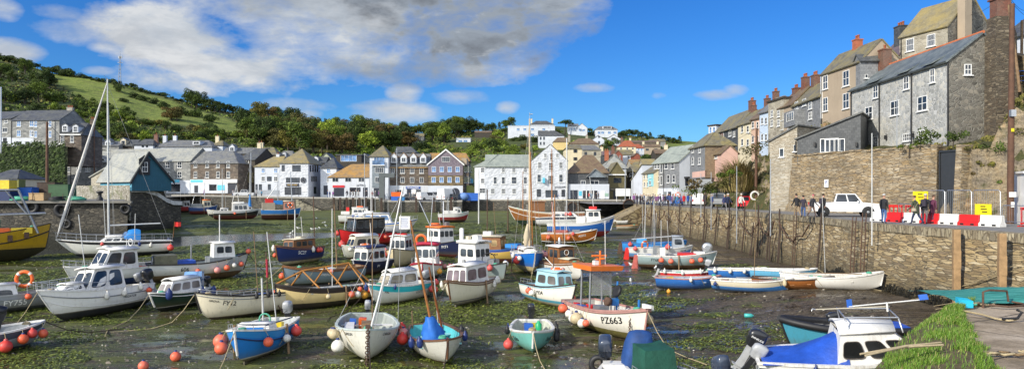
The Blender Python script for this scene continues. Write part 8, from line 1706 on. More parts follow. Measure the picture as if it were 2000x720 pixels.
M.build('rubber_tube',M_black,b.rt);b.outboard(.3,M_obblack,.9,x=b.X(.55),z=1.15);b.box('blue_cover',.12,0,1.2,(1.2,1.2,.2),M_tarpb)
b=Boat('dinghy','blue dinghy with dark rim and tilted navy outboard at the bottom edge',0,0,283,3.6,1.6,1.0,.85,.85,at=at(1492,17.3,-4.55),top=(.03,.25,.60),bot=(.2,.2,.22),zw=.1,gun=M_grey,short='blue dinghy at bottom edge',inner=(.14,.06,.05),deck=0,tr=.8);b.outboard(.0,M_obnavy,1.0,-18,z=1.15);M=MB();M.lathe([(.12,-.1),(.34,-.1),(.34,.1),(.12,.1)],16,M=Matrix.Translation((b.X(.1),-.85,.9))@Matrix.Rotation(R(80),4,'X'));M.build('tyre_fender',M_black,b.rt);b.box('blue_can',.06,-.3,1.1,(.22,.22,.4),M_cyanc)
b=Boat('open_boat','white open boat with upright navy canvas engine cover at bottom edge',0,0,262,4.6,2.0,1.3,1.0,1.0,at=at(1226,22.0,-5.15),top=(.68,.67,.63),bot=(.2,.15,.1),zw=.2,gun=G_white,short='white boat with navy cover',inner=(.55,.54,.5),deck=.2);b.outboard(-.72,M_obnavy,1.25,25,z=1.15);M=MB()
prof=[(0,.34,.46),(.5,.40,.50),(1.0,.36,.46),(1.35,.28,.38),(1.42,.1,.15)];vs=[]
for z,a,c_ in prof:
 for j in range(16):t=2*math.pi*j/16;k=1+.08*math.sin(j*4.2+z*2);vs.append((b.X(.10)+a*k*math.copysign(abs(math.cos(t))**.6,math.cos(t)),.30+c_*k*math.copysign(abs(math.sin(t))**.6,math.sin(t))+.12*z,.85+z))
M.add(vs,[(i*16+j,i*16+(j+1)%16,(i+1)*16+(j+1)%16,(i+1)*16+j)for i in range(4)for j in range(16)],0,True);M.poly(vs[-16:]);M.build('engine_cover',M_canvas_navy,b.rt);b.box('white_pontoon',.1,-.3,.95,(.6,1.0,.35),M_white);M=MB();M.torus((b.X(.02),-.95,.95),.26,.1,'x');M.build('tyre_fender',M_black,b.rt)
b=Boat('open_boat','white open boat with square dark green canvas cover at bottom edge',0,0,285,4.8,2.0,1.3,1.05,1.0,at=at(1322,21.6,-5.1),top=(.70,.69,.66),bot=(.2,.15,.1),zw=.2,gun=G_white,short='white boat with green cover',inner=(.55,.54,.5),deck=.25);M=MB();M.hexa([(b.X(.05),-.62,.7),(b.X(.30),-.62,.7),(b.X(.30),.62,.7),(b.X(.05),.62,.7)],[(b.X(.07),-.55,1.85),(b.X(.27),-.55,1.78),(b.X(.27),.5,1.78),(b.X(.07),.5,1.88)]);M.build('console_cover',M_tarpg,b.rt);b.handrail(.2,.8,.22,4);M=MB();M.box((b.X(.05),.9,1.05),(.4,.2,.25));M.build('fender_block',M_black,b.rt)
b=Boat('dinghy','grey white dinghy with black outboard at the lower left edge',-14,684,12,3.9,1.9,1.1,.9,.9,top=(.42,.47,.52),bot=(.08,.1,.14),zw=.2,upper=(.06,.08,.11),uv=.72,gun=M_white,short='grey dinghy at lower left',inner=(.3,.32,.34),deck=.15,anchor='mid');b.outboard(0,M_obblack,1.2,10,x=b.X(.52),z=1.15);fends(b,[(.55,-1,'ball','red',.26,.3),(.72,-1,'ball',O,.22,.2),(.82,-1,'ball','red',.2,.1),(.95,-1,'ball',O,.2,.3)])
rnd=random.Random(12);GEAR=(M_orange,M_blue,M_grey,M_white,M_red,M_oldwood,M_yellow,M_gropee)
for b in FLEET:
 if not b.free or b.d0[1]<410:continue
 near=b.d0[1]>500
 for k in range(3 if near else 4):
  S=rnd.uniform(.1,.34);w=b.half(S)*.6;z=b.sheer(S)-.12;M=MB();s_=rnd.uniform(.12,.26);y=rnd.uniform(-w,w)
  M.hexa([(b.X(S)-s_,y-s_*.7,z-.3),(b.X(S)+s_,y-s_*.7,z-.3),(b.X(S)+s_,y+s_*.7,z-.3),(b.X(S)-s_,y+s_*.7,z-.3)],[(b.X(S)-s_*1.1,y-s_*.75,z+s_*.5),(b.X(S)+s_*1.1,y-s_*.8,z+s_*.5),(b.X(S)+s_,y+s_*.75,z+s_*.6),(b.X(S)-s_,y+s_*.8,z+s_*.4)]);M.build('deck_gear',rnd.choice(GEAR),b.rt)
 if rnd.random()<.75 and b.L>4.5:
  S=rnd.uniform(.25,.6);h=rnd.uniform(2.6,5.2);b.pole('aerial',(b.X(S),.2,b.sheer(S)),(b.X(S)+rnd.uniform(-.3,.2),rnd.uniform(-.2,.3),b.sheer(S)+h),.022,rnd.choice((M_white,M_oldwood,M_alu)))
 M=MB();S=rnd.uniform(.78,.9);c_=Vector((b.X(S),0,b.sheer(S)+.06))
 for k in range(3):M.torus(c_+Vector((0,0,.03*k)),.16-.02*k,.02,'z',12,4)
 M.build('coiled_rope',rnd.choice((M_rope,M_gropee)),b.rt)
 for sd in(1,-1):
  if rnd.random()<.5:S=rnd.uniform(.3,.9);M=MB();q=[Vector(b.pt(S+.012*k,1-.10*k,sd))+Vector((0,sd*.03,0))for k in range(6)];M.path(q,.012,4);M.build('hanging_line',M_rope,b.rt)
for px,py,r,c_,lab in((280,722,.2,'orange','lying on the mud at the bottom edge'),(343,704,.21,'orange','lying on dark mud left of the bright blue boat'),(1306,572,.14,'yellow','lying alone on the mud right of centre'),(580,412,.3,'orange','lying on far mud below the stone steps')):
 p=G(px,py);p.z+=r*.85;buoy(p,r,c_,'ball',lab)
p=G(1462,620);p.z+=.12;rt=empty('bottle',p,rot=(0,R(90),R(-10)));tag(rt,'teal plastic drum lying on the brown mud','drum');M=MB();M.lathe([(.05,-.22),(.11,-.2),(.11,.16),(.05,.2),(.04,.25)],12);M.build('shell',pm('teal_plastic',(.06,.42,.40),.4),rt)
def skin_body(verts,edges,radii,root=0,sub=1):
 me=bpy.data.meshes.new('b');me.from_pydata([v for v in verts],edges,[]);o=bpy.data.objects.new('b',me);col.objects.link(o)
 sk=o.modifiers.new('s','SKIN');lay=me.skin_vertices[0].data if len(me.skin_vertices)else None
 if lay is None:
  bm=bmesh.new();bm.from_mesh(me);bm.verts.layers.skin.verify();bm.to_mesh(me);bm.free();lay=me.skin_vertices[0].data
 for i,r in enumerate(radii):lay[i].radius=r if isinstance(r,tuple)else(r,r);lay[i].use_root=i==root
 sb=o.modifiers.new('u','SUBSURF');sb.levels=sub;sb.render_levels=sub
 m=bpy.data.meshes.new_from_object(o.evaluated_get(bpy.context.evaluated_depsgraph_get()));bpy.data.objects.remove(o);return m
M_skin=pm('skin',(.46,.25,.17),.6,.08)
def person_mesh(pose,skirt=False):
 """facing -y, 1.75 m tall; pose: stand, walk, sit, lean"""
 V=[];E=[];Rr=[]
 def v(p,r):V.append(Vector(p));Rr.append(r);return len(V)-1
 def chain(a,pts):
  for p,r in pts:
   b=v(p,r);E.append((a,b));a=b
  return a
 hz=.95 if pose!='sit' else.48;lean=-.10 if pose in('walk','lean')else-.02
 pel=v((0,0,hz),(.155,.115));ch=chain(pel,[((0,lean*.4,hz+.18),(.145,.105)),((0,lean,hz+.42),(.175,.115)),((0,lean*1.1,hz+.52),(.10,.075)),((0,lean*1.2-.01,hz+.58),.055)])
 hd=chain(ch,[((0,lean*1.3-.02,hz+.66),.075),((0,lean*1.3-.025,hz+.735),.088),((0,lean*1.3-.015,hz+.80),.05)])
 chest=2
 hands=[]
 for sd in(-1,1):
  sw={'walk':.22*sd,'stand':.02,'sit':-.2,'lean':-.12}[pose]
  h=chain(chest,[((sd*.19,lean,hz+.44),.065),((sd*.235,lean-sw*.25+.02,hz+.16),.05),((sd*.23,lean-sw-(.12 if pose!='stand' else.04),hz-.06 if pose!='sit' else hz+.1),.036),((sd*.225,lean-sw*1.2-(.16 if pose!='stand' else.05),hz-.14 if pose!='sit' else hz+.08),.036)]);hands.append(V[h].copy())
  st=.30*sd if pose=='walk' else(.03*sd)
  if pose=='sit':pts=[((sd*.10,-.05,hz-.02),.095),((sd*.12,-.42,hz+.01),.07),((sd*.12,-.44,.08),.045),((sd*.12,-.58,.04),.04)]
  else:pts=[((sd*.095,0,hz-.08),.10),((sd*.10,-st*.45-.03,.50),.066),((sd*.10,-st+.03+(.06 if st<-.1 else 0),.09 if st>-.1 else.14),.044),((sd*.105,-st-.13,.035 if st>-.1 else.05),.038)]
  chain(pel,pts)
 m=skin_body(V,E,Rr)
 F_=MB()
 for sd,h in zip((-1,1),hands):
  for k in range(4):o=Vector((0,(k-1.5)*.018,0));F_.path([h+o,h+o+Vector((-sd*.01,-.012,-.045-.008*(k in(1,2)))),h+o+Vector((-sd*.025,-.02,-.08-.008*(k in(1,2))))],[.010,.009,.006],5)
  F_.path([h+Vector((0,-.03,.01)),h+Vector((-sd*.015,-.055,-.02)),h+Vector((-sd*.02,-.06,-.045))],[.011,.01,.007],5)
 hy=V[hd].y;F_.sphere((0,hy-.10,hz+.735),.02,0,6,5)
 for sd in(-1,1):F_.sphere((sd*.088,hy,hz+.735),.022,0,6,5,(.5,1,1.4))
 bm=bmesh.new();bm.from_mesh(m);t=bpy.data.meshes.new('t');t.from_pydata(F_.v,[],F_.f);bm.from_mesh(t);n0=len(m.polygons);bm.to_mesh(m);bm.free();bpy.data.meshes.remove(t)
 nb=0
 for i,p in enumerate(m.polygons):
  c=p.center;p.use_smooth=True;arm=abs(c.x)>.17
  hipz=hz-.1
  if i>=n0 or c.z>hz+.56:k=0
  elif arm and c.z<hz-.08 and pose!='sit' and c.z>.5:k=0
  elif c.z>hz-(.02 if pose=='sit' else.12)and(pose!='sit' or c.y>-.18 or abs(c.x)>.19):k=1
  elif c.z<.085:k=3
  else:k=2
  p.material_index=k
 for _ in range(4):m.materials.append(M_skin)
 return m,hz,hy
PM={p:person_mesh(p)for p in('stand','walk','sit','lean')}
def cloth(c):return pm('cloth_%d_%d_%d'%tuple(int(x*99)for x in c),c,.85,.15,8)
HAIRC={'grey':(.45,.44,.42),'white':(.7,.69,.66),'brown':(.09,.05,.03),'black':(.02,.018,.016),'blond':(.42,.30,.14),'cap':(.02,.02,.022),'pink':(.5,.12,.16)}
def person(p,pose,face,top,trou,hair,label,group=None,h=1.0,bag=None,coat=False,cat='person',skirt=False):
 m,hz,hy=PM[pose];rt=empty('person',p,R(face));rt.scale=(h,h,h);tag(rt,label,cat,group)
 o=link('body',m,rt)
 for i,c in((1,cloth(top)),(2,cloth(trou)),(3,cloth((.03,.025,.025)))):o.material_slots[i].link='OBJECT';o.material_slots[i].material=c
 o.material_slots[0].link='OBJECT';o.material_slots[0].material=M_skin
 M=MB();M.sphere((0,hy+.012,hz+.765),.098,0,12,8,(.95,1.08,1.0));
 if hair=='cap' or hair=='pink':M.box((0,hy-.10,hz+.79),(.13,.10,.015))
 M.v=[(x,y,max(z,hz+.735+max(0,-(y-hy))*.55))for x,y,z in M.v];M.build('hair' if hair not in('cap','pink')else 'cap',cloth(HAIRC[hair]),rt)
 if coat:
  M=MB();M.lathe([(.20,hz-.28),(.19,hz-.02),(.185,hz+.2)],14,M=Matrix.Diagonal((1,.72,1,1)));M.build('coat_skirt',cloth(top),rt)
 if bag=='pack':M=MB();M.hexa([(-.14,.10,hz+.1),(.14,.10,hz+.1),(.13,.26,hz+.1),(-.13,.26,hz+.1)],[(-.13,.08,hz+.5),(.13,.08,hz+.5),(.11,.2,hz+.52),(-.11,.2,hz+.52)]);M.build('backpack',cloth((.03,.03,.035)),rt)
 if bag=='hand':M=MB();M.hexa([(.2,-.1,hz-.12),(.3,-.1,hz-.12),(.3,.14,hz-.12),(.2,.14,hz-.12)],[(.21,-.08,hz+.06),(.29,-.08,hz+.06),(.29,.12,hz+.06),(.21,.12,hz+.06)]);M.path([(.25,0,hz+.06),(.1,-.12,hz+.3),(-.1,-.02,hz+.5),(0,.1,hz+.4),(.25,.06,hz+.06)],.012,4);M.build('shoulder_bag',cloth((.42,.36,.26)),rt)
 if bag=='stick':M=MB();M.tube((-.26,-.2,hz-.12),(-.36,-.42,.0),.012);M.build('walking_stick',M_alu,rt)
 return rt
def on_quay(px,py):Y=depth_quay(py);return Vector(((px-1000)/F*Y,Y,.005))
BLK,DNM,GRY,NVY=(.018,.018,.022),(.05,.10,.24),(.13,.13,.14),(.02,.03,.08)
for px,py,pose,fc,top,tr,hair,lab,kw in((1557,424,'walk',185,BLK,(.30,.22,.14),'black','man in black top and tan shorts walking away beside the pickup',{}),(1569,424.5,'walk',160,(.03,.025,.04),DNM,'black','person in dark jacket and blue jeans left of the pickup',dict(h=.93)),(1586,423.5,'walk',20,(.05,.05,.06),(.35,.22,.16),'pink','walker in pink cap and shorts near the pickup bonnet',dict(h=.97)),(1606,425,'walk',120,BLK,BLK,'black','person all in black striding right beside the pickup',dict(bag='pack')),(1726,436,'stand',120,BLK,(.06,.13,.32),'grey','grey haired man in black jacket and blue jeans standing by the barrier',{}),(1790,438,'walk',205,(.05,.06,.035),NVY,'brown','woman in dark green parka with a cream shoulder bag',dict(bag='hand',coat=True,h=.94)),(1806,437,'lean',130,BLK,(.16,.15,.15),'grey','walker in black with rucksack and grey trousers leaning forward',dict(bag='pack')),(1820,436.5,'lean',110,(.10,.02,.05),(.12,.03,.06),'brown','walker in maroon coat and trousers by the red barrier',dict(coat=True,h=.96)),(1421,412,'walk',10,NVY,BLK,'white','white haired man in open navy jacket walking with a stick',dict(bag='stick')),(1414,409.5,'walk',20,(.05,.06,.16),GRY,'grey','companion in navy fleece just behind the man with the stick',dict(h=.95)),(1447,411.5,'walk',5,(.66,.65,.60),BLK,'white','white jacketed man walking in front of the red car',{}),(1336,401.5,'stand',190,(.50,.02,.025),BLK,'blond','person in bright red coat standing on the quay road',dict(coat=True)),(1344,401,'stand',200,(.03,.09,.40),BLK,'grey','person in royal blue coat next to the red coat',dict(coat=True)),(1377,403,'stand',175,(.03,.03,.035),BLK,'grey','tall man in long dark coat before the grey pickup',dict(coat=True,h=1.08))):
 person(on_quay(px,py),pose,fc,top,tr,hair,lab,**kw)
rp=random.Random(9);COLS=[((.03,.03,.035),'black'),((.04,.07,.2),'navy'),((.25,.25,.26),'grey'),((.22,.08,.25),'purple'),((.30,.28,.25),'beige'),((.05,.05,.06),'dark'),((.45,.44,.42),'pale'),((.35,.05,.05),'red'),((.05,.16,.26),'teal')]
def crowd(spots,where,grp,sit=()):
 for i,(px,py,Y,z)in enumerate(spots):
  c,cn=COLS[(i*5+int(px))%len(COLS)];p=Vector(((px-1000)/F*Y,Y,z))if z is not None else on_quay(px,py)
  person(p,rp.choice(['stand','walk','walk']),rp.uniform(0,360),c,rp.choice([BLK,DNM,GRY,NVY]),rp.choice(['grey','brown','black','white']),'person in %s clothes %s'%(cn,where),'%s clothed people %s'%(cn,grp),rp.uniform(.92,1.05))
crowd([(px,0,Y,.0)for px,Y in((1281,104),(1285,102),(1291,101),(1299,103),(1304,102),(1308,100),(1314,103),(1317,101),(1262,112),(1256,115),(1268,113),(1250,114),(1245,117),(1259,118),(1238,119),(1271,108),(1275,106),(1295,105),(1322,99),(1330,97),(1350,92),(1390,84),(1253,119),(1266,116),(1241,121))],'in the group at the end of the quay road','at the end of the quay road')
crowd([(px,0,152,.35)for px in(1150,1155,1165,1169)],'outside the low restaurant','outside the restaurant');crowd([(1090,0,152,.35),(800,0,152,.3),(806,0,152,.3),(813,0,152,.3)],'on the pavement below the white buildings','below the white buildings')
crowd([(px,0,161.5,.85)for px in(640,644,650,678,684,690,695,700,712,716)],'outside the orange roofed shop','outside the orange roofed shop');crowd([(727,0,160,.8),(733,0,160,.8),(740,0,160,.8),(746,0,160,.8)],'outside the balconied townhouse','outside the balconied townhouse')
crowd([(399,0,166,1.1),(501,0,166,1.0),(511,0,166,1.0),(455,0,166,1.0)],'walking along the far left quay','on the far left quay')
M_tyre=pm('tyre_rubber',(.015,.015,.016),.8,.2);M_lamp=pm('headlamp',(.7,.72,.74),.15,.05);M_tail=pm('tail_lamp',(.4,.02,.02),.3,.05)
def vehicle(name,label,p,face,L,Wd,prof,cab,color,cat='car',group=None,wr=.34,wx=(.19,.80),plate=True,box=None):
 """prof: side outline of the lower body (x 0 front..1 back, z); cab: bottom x0,x1, top x0,x1, z0, z1"""
 rt=empty(name,p,R(face));tag(rt,label,cat,group);paint=pm('car_'+label[:18].replace(' ','_'),color,.25,.04,2,coat=.6)
 M=MB();n=len(prof);pts=[(x*L-L/2,z)for x,z in prof];w=Wd/2;vs=[]
 for y,s in((-w,.93),(-w*.985,1.0),(w*.985,1.0),(w,.93)):
  zc=sum(z for _,z in pts)/n
  for x,z in pts:vs.append((x*(1 if s==1 else.985),y,zc+(z-zc)*s))
 order=[0,1,2,3]
 for a,b in zip(order,order[1:]):M.add(vs,[],0)
 M=MB();M.add(vs,[(k*n+i,k*n+(i+1)%n,(k+1)*n+(i+1)%n,(k+1)*n+i)for k in range(3)for i in range(n)]+[tuple(range(n))[::-1],tuple(range(3*n,4*n))],0);body=M.build('body',paint,rt)
 x0,x1,t0,t1,z0,z1=cab;X=lambda u:u*L-L/2;wb,wt=w*.93,w*.78
 b4=[Vector(q)for q in((X(x0),-wb,z0),(X(x0),wb,z0),(X(x1),wb,z0),(X(x1),-wb,z0))];t4=[Vector(q)for q in((X(t0),-wt,z1),(X(t0),wt,z1),(X(t1),wt,z1),(X(t1),-wt,z1))]
 M=MB();M.hexa(b4[::-1],t4[::-1]);cabo=M.build('cabin',paint,rt)
 def pane(a,b,c,d,u0,u1,nm):
  f=lambda u,v:a.lerp(b,u).lerp(d.lerp(c,u),v);nn=(b-a).cross(d-a).normalized();cen=(a+b+c+d)/4;ctr=Vector((0,0,(z0+z1)/2));nn=nn if nn.dot(cen-ctr)>0 else-nn
  M=MB();M.poly([f(u,v)+nn*.012 for u,v in((u0,.10),(u1,.10),(u1,.9),(u0,.9))]);M.build(nm,M_glass,cabo)
 pane(b4[0],b4[1],t4[1],t4[0],.06,.94,'windscreen')
 if not box:pane(b4[2],b4[3],t4[3],t4[2],.08,.92,'rear_window')
 for i,j in((0,3),(1,2)):
  if box:pane(b4[i],b4[j],t4[j],t4[i],.05,box,'side_window')
  else:pane(b4[i],b4[j],t4[j],t4[i],.06,.47,'side_window');pane(b4[i],b4[j],t4[j],t4[i],.52,.94,'side_window')
 for u in wx:
  for sd in(1,-1):
   Q=Matrix.Translation((X(u),sd*(w-.09),wr))@Matrix.Rotation(R(90),4,'X');M=MB();M.lathe([(wr*.6,-.11),(wr*.93,-.11),(wr,-.06),(wr,.06),(wr*.93,.11),(wr*.6,.11)],18,M=Q);t=M.build('wheel',M_tyre,rt);M=MB();M.lathe([(.03,.115*-1),(wr*.58,-.10),(wr*.6,.10),(.03,.115)],12,M=Q);M.build('rim',M_grey,t)
   M=MB();M.lathe([(wr*1.14,-.004),(wr*1.14,.004)],16,M=Matrix.Translation((X(u),sd*(w+.002),wr))@Matrix.Rotation(R(90),4,'X'));M.build('wheel_arch',M_black,rt)
 zf=interp(.02,sorted(prof))if False else max(z for x,z in prof if x<.04)
 for sd in(1,-1):
  M=MB();M.box((X(.0)+.03,sd*w*.72,zf-.12),(.12,w*.36,.17));M.build('headlight',M_lamp,rt);M=MB();M.box((X(1)-.02,sd*w*.8,zf-.05),(.08,w*.18,.3));M.build('tail_light',M_tail,rt)
  M=MB();M.box((X(x0)+.35,sd*(w+.08),z0+.1),(.1,.16,.14));M.build('wing_mirror',paint,rt)
 M=MB();M.box((X(0)-.01,0,zf-.14),(.06,w*1.0,.13));M.build('grille',M_black,rt);M=MB();M.box((X(0)-.02,0,.38),(.14,w*1.9,.2));M.build('bumper',M_black,rt)
 M=MB();M.box((X(0)-.1,0,.42),(.02,.5,.11));M.build('number_plate',M_frame,rt)
 return rt
CARP=[(0,.28),(0,.62),(.04,.74),(.24,.90),(.30,.93),(.96,.95),(1.0,.85),(1.0,.30),(.97,.25),(.03,.24)]
VANP=[(0,.28),(0,.75),(.03,.88),(.16,1.08),(.3,1.12),(1.0,1.12),(1.0,.30),(.97,.26),(.03,.24)]
PICK=[(0,.42),(0,.88),(.03,1.02),(.24,1.12),(.62,1.12),(.98,1.12),(1.0,.9),(1.0,.48),(.97,.42),(.03,.38)]
p=on_quay(1652,423.5);v=vehicle('pickup_truck','white pickup truck parked on the quay road by the tall garden wall',p+Vector((.3,.9,0)),186-26,5.1,1.86,PICK,(.26,.66,.36,.62,1.1,1.80),(.76,.76,.75),'pickup',wr=.39);M=MB();M.box((1.7,0,1.1),(1.45,1.5,.08));M.build('load_bed',M_black,v)
vehicle('parked_car','small red hatchback parked on the quay road under the cliff',on_quay(1455,407)+Vector((.6,.8,0)),182+90-35,4.0,1.72,CARP,(.22,.99,.36,.90,.90,1.48),(.58,.012,.02))
vehicle('pickup_truck','dark silver pickup with hard canopy under the rock cliff',on_quay(1400,404.5)+Vector((.5,.4,0)),190+60,5.0,1.84,PICK,(.24,.99,.34,.98,1.1,1.85),(.26,.27,.28),'pickup',wr=.38)
vehicle('parked_van','small white van parked behind the dark silver pickup',on_quay(1362,402)+Vector((.6,1.2,0)),250,4.4,1.8,VANP,(.12,.99,.26,.985,1.1,1.85),(.74,.74,.73),'van',box=.3)
vehicle('parked_car','blue car parked at the far end of the quay road',on_quay(1327,400.5)+Vector((0,1.5,0)),255,4.0,1.72,CARP,(.22,.97,.36,.88,.90,1.46),(.03,.14,.45))
far=lambda px,Y,z:Vector(((px-1000)/F*Y,Y,z))
vehicle('parked_van','tall white van with roof rack on the far quay',far(874,153,.27),208+35,5.6,2.1,VANP,(.10,.99,.24,.985,1.1,2.6),(.76,.76,.75),'van',box=.22,wr=.36)
vehicle('parked_van','small white panel van with two front windows on the far quay',far(833,152.5,.25),225,4.4,1.85,VANP,(.10,.99,.24,.985,1.1,1.9),(.74,.74,.74),'van',box=.5)
vehicle('parked_car','dark grey estate car parked left of the small white van',far(808,154,.27),180,4.5,1.75,CARP,(.2,.98,.34,.9,.9,1.5),(.07,.08,.085));vehicle('parked_car','dark estate car parked right of the tall white van',far(891,153.5,.27),235,4.4,1.75,CARP,(.2,.98,.34,.9,.9,1.5),(.05,.055,.06))
vehicle('parked_van','silver van half hidden behind the small white van',far(846,157,.3),190,4.4,1.85,VANP,(.10,.99,.24,.985,1.1,1.95),(.45,.46,.47),'van',box=.5);vehicle('pickup_truck','silver pickup parked in front of the black boarded house',far(478,166,1.0),180,4.9,1.8,PICK,(.26,.66,.36,.62,1.1,1.78),(.50,.51,.52),'pickup',wr=.37)
def simple(name,label,cat,mb,mat,loc=(0,0,0),rz=0,group=None):o=mb.build(name,mat);o.location=loc;o.rotation_euler=(0,0,rz);return tag(o,label,cat,group)
A0,B0=Vector((24.0,46.0,0)),Vector((26.6,37.4,0));dB=(B0-A0);LB_=dB.length;rzB=math.atan2(dB.y,dB.x);uB=dB.normalized()
nB=7;wB=LB_/nB
for i in range(nB):
 red=i%2==1 if i else False
 M=MB();h=.62;pr=[(-.26,0),(-.26,.16),(-.14,.26),(-.11,h),(.11,h),(.14,.26),(.26,.16),(.26,0)];vs=[]
 ks=[0,.03,wB-.06,wB-.03]
 for k,x in enumerate(ks):
  sc_=.9 if k in(0,3)else 1
  for y,z in pr:vs.append((x+(.06 if k in(0,)else 0),y*sc_,z*(1 if sc_==1 else.97)))
 M.add(vs,[(k*8+j,k*8+(j+1)%8,(k+1)*8+(j+1)%8,(k+1)*8+j)for k in range(3)for j in range(8)]+[tuple(range(8)),tuple(range(24,32))[::-1]]);rt=empty('road_barrier',A0+uB*wB*i,rzB);tag(rt,('red' if red else 'white')+' plastic water filled barrier in the row along the quay road','barrier',('red' if red else 'white')+' barriers along the quay road')
 M.build('shell',pm('barrier_red',(.62,.02,.02),.4,.1,3)if red else pm('barrier_white',(.76,.75,.72),.45,.08,3,dirt=(.4,.38,.33)),rt);M=MB()
 for x in(.3,wB-.35):M.box((x,-.262,.08),(.22,.01,.1))
 M.build('fork_slot',M_black,rt)
for i in range(6):
 o=A0+uB*(1.2+i*1.75)+Vector((1.0,.45,0));rt=empty('fence_panel',o,rzB);tag(rt,'grey steel pedestrian fence panel standing behind the plastic barriers','fence panel','steel fence panels behind the barriers');M=MB();H=2.0 if i<4 and i!=0 else 1.15;M.path([(0,0,0),(0,0,H-.1),(.1,0,H),(1.55,0,H),(1.65,0,H-.1),(1.65,0,0)],.028,6);M.tube((0,0,.25),(1.65,0,.25),.022,n=5);M.build('frame',M_steel,rt);M=MB()
 for k in range(1,12):M.tube((1.65*k/12,0,.25),(1.65*k/12,0,H-.02),.006,n=3)
 M.build('mesh_bars',M_steel,rt)
for(t,zc,w,h,lab,n)in((3.0,1.55,1.1,.8,'yellow notice board with black lines behind the three walkers',3),(7.2,.9,1.0,.62,'yellow notice board fixed to the low steel fence on the right',3)):
 o=A0+uB*t+Vector((.85,.4,0));rt=empty('notice_board',o,rzB);tag(rt,lab,'sign');M=MB();M.box((0,0,zc),(w,.03,h));M.build('panel',pm('sign_yellow',(.74,.62,.015),.5,.04),rt);M=MB()
 for k in range(n):M.box((.05*k,-.022,zc+h*(.28-.25*k)),(w*(.3+.06*(k%2)),.01,.05))
 M.build('sign_lettering',LB,rt)
 for sx in(-.4,.4):M=MB();M.tube((sx*w,.03,0),(sx*w,.03,zc),.02,n=5);M.build('post',M_steel,rt)
for t,lab in((.7,'red plastic pedestrian gate barrier left of the walkers'),(2.0,'second red plastic gate barrier beside the pickup bonnet'),(9.6,'red plastic gate barrier at the foot of the tall brown pole')):
 o=A0+uB*t+Vector((1.3,.6,0));rt=empty('gate_barrier',o,rzB);tag(rt,lab,'barrier');M=MB()
 for x in(-.5,-.17,.17,.5):M.box((x,0,.55),(.07,.05,.9))
 M.box((0,0,.98),(1.1,.06,.16));M.box((0,0,.2),(1.1,.06,.12));M.box((-.5,0,.03),(.1,.5,.06));M.box((.5,0,.03),(.1,.5,.06));M.build('frame',M_red,rt)
o=Vector((30.0,40.4,0));rt=empty('kiosk',o,R(-20));tag(rt,'white and turquoise ticket kiosk at the right edge behind the pole','kiosk');M=MB();M.box((1.0,1,1.5),(2,2,3));M.build('wall',M_white,rt);M=MB();M.box((1.0,-.03,1.25),(1.3,.04,2.2));M.build('door',pm('kiosk_teal',(.03,.42,.46),.5),rt);M=MB();M.box((1,1,3.06),(2.3,2.3,.12));M.build('roof',M_white,rt);M=MB();M.box((1.0,-.06,2.65),(1.6,.06,.3));M.build('sign_board',M_gutter,rt)
def upole(px,py,Y,top,r,label,lean=0,mat=M_pole,arm=False,zb=None,box=False):
 a=P(px,py,Y)if zb is None else Vector(((px-1000)/F*Y,Y,zb));t=P(px+lean,top,Y);rt=empty('utility_pole',a);tag(rt,label,'pole');M=MB();M.path([(0,0,-.4),(t-a)*.5,t-a],[r,r*.88,r*.7],10);M.build('shaft',mat,rt)
 if arm:M=MB();M.box(t-a+Vector((0,0,-.25)),(1.2,.1,.1));M.tube(t-a+Vector((-.5,0,-.2)),t-a+Vector((-.5,0,.0)),.05);M.tube(t-a+Vector((.5,0,-.2)),t-a+Vector((.5,0,.0)),.05);M.build('crossarm',M_grey,rt)
 return rt,a,t
rt,a,pt_=upole(1973,0,41.5,8,.19,'tall brown utility pole with white notices at the right of the quay',4,zb=0)
for z,s,m,nm in((1.75,(.42,.03,.3),TXW,'notice'),(1.15,(.2,.03,.32),TXW,'notice'),(5.6,(.18,.02,.2),pm('sign_yellow',(.80,.70,.01),.5,.04),'warning_plate'),(6.6,(.3,.2,.4),M_steel,'meter_box'),(.9,(.0,.0,.0),TXW,'')):
 if nm:M=MB();M.box((0,-.21,z),s);M.build(nm,m,rt)
upole(1974,140,58,-40,.2,'grey leaning utility pole on the cliff at top right',-4,M_oldwood);upole(1994,280,60,40,.14,'slim utility pole at the extreme right edge',2,M_oldwood);rt,a,t_=upole(1992,170,56,10,.12,'thin stay pole leaning against the cliff pole',-22,M_oldwood)
M=MB()
for k in range(3):M.tube((0,0,.25+.4*k),(2.6,-.6,.35+.4*k),.03,n=5)
M.tube((.1,0,-.4),(.1,0,1.2),.03);M.tube((1.3,-.3,-.4),(1.3,-.3,1.25),.03);simple('railing','bright blue handrail at the top of the cliff by the right edge','railing',M,M_blue,P(1978,165,57))
rt,a,pq=upole(1476,404,80,250,.18,'brown utility pole with lamp on the quay road by the lifebuoy',2);M=MB();M.path([(pq-a)-Vector((0,0,1.2)),(pq-a)+Vector((-.9,-.2,-.6))],.03,5);M.sphere((pq-a)+Vector((-1.0,-.2,-.65)),.12,0,8,6);M.build('lamp_arm',M_grey,rt)
q=a+Vector((-.2,-.3,1.3));lifebuoy(q,'white and red lifebuoy hung on the brown pole by the cliff',(0,0,0),.46,mat=M_white,white=False);M=MB()
lifebuoy(P(1324,380,106),'orange lifebuoy on a post at the end of the quay',(0,0,0),.34)
rt,a,pl=upole(92,372,82,238,.17,'tall dark telegraph pole among the crates on the left quay');upole(184,340,160,236,.12,'thin telegraph pole in front of the left terrace');upole(56+129,340,165,302,.1,'thin pole beside the grey warehouse end')
upole(2,300,150,170,.15,'pale lamp pole at the extreme left edge',0,M_steel)
def mastpole(px,py,Y,top,r,lab,lean=0,mat=M_steel):a=P(px,py,Y);t=P(px+lean,top,Y);M=MB();M.path([(0,0,-.2),(t-a)*.5,t-a],[r,r*.85,r*.6],7);simple('mast_pole',lab,'pole',M,mat,a)
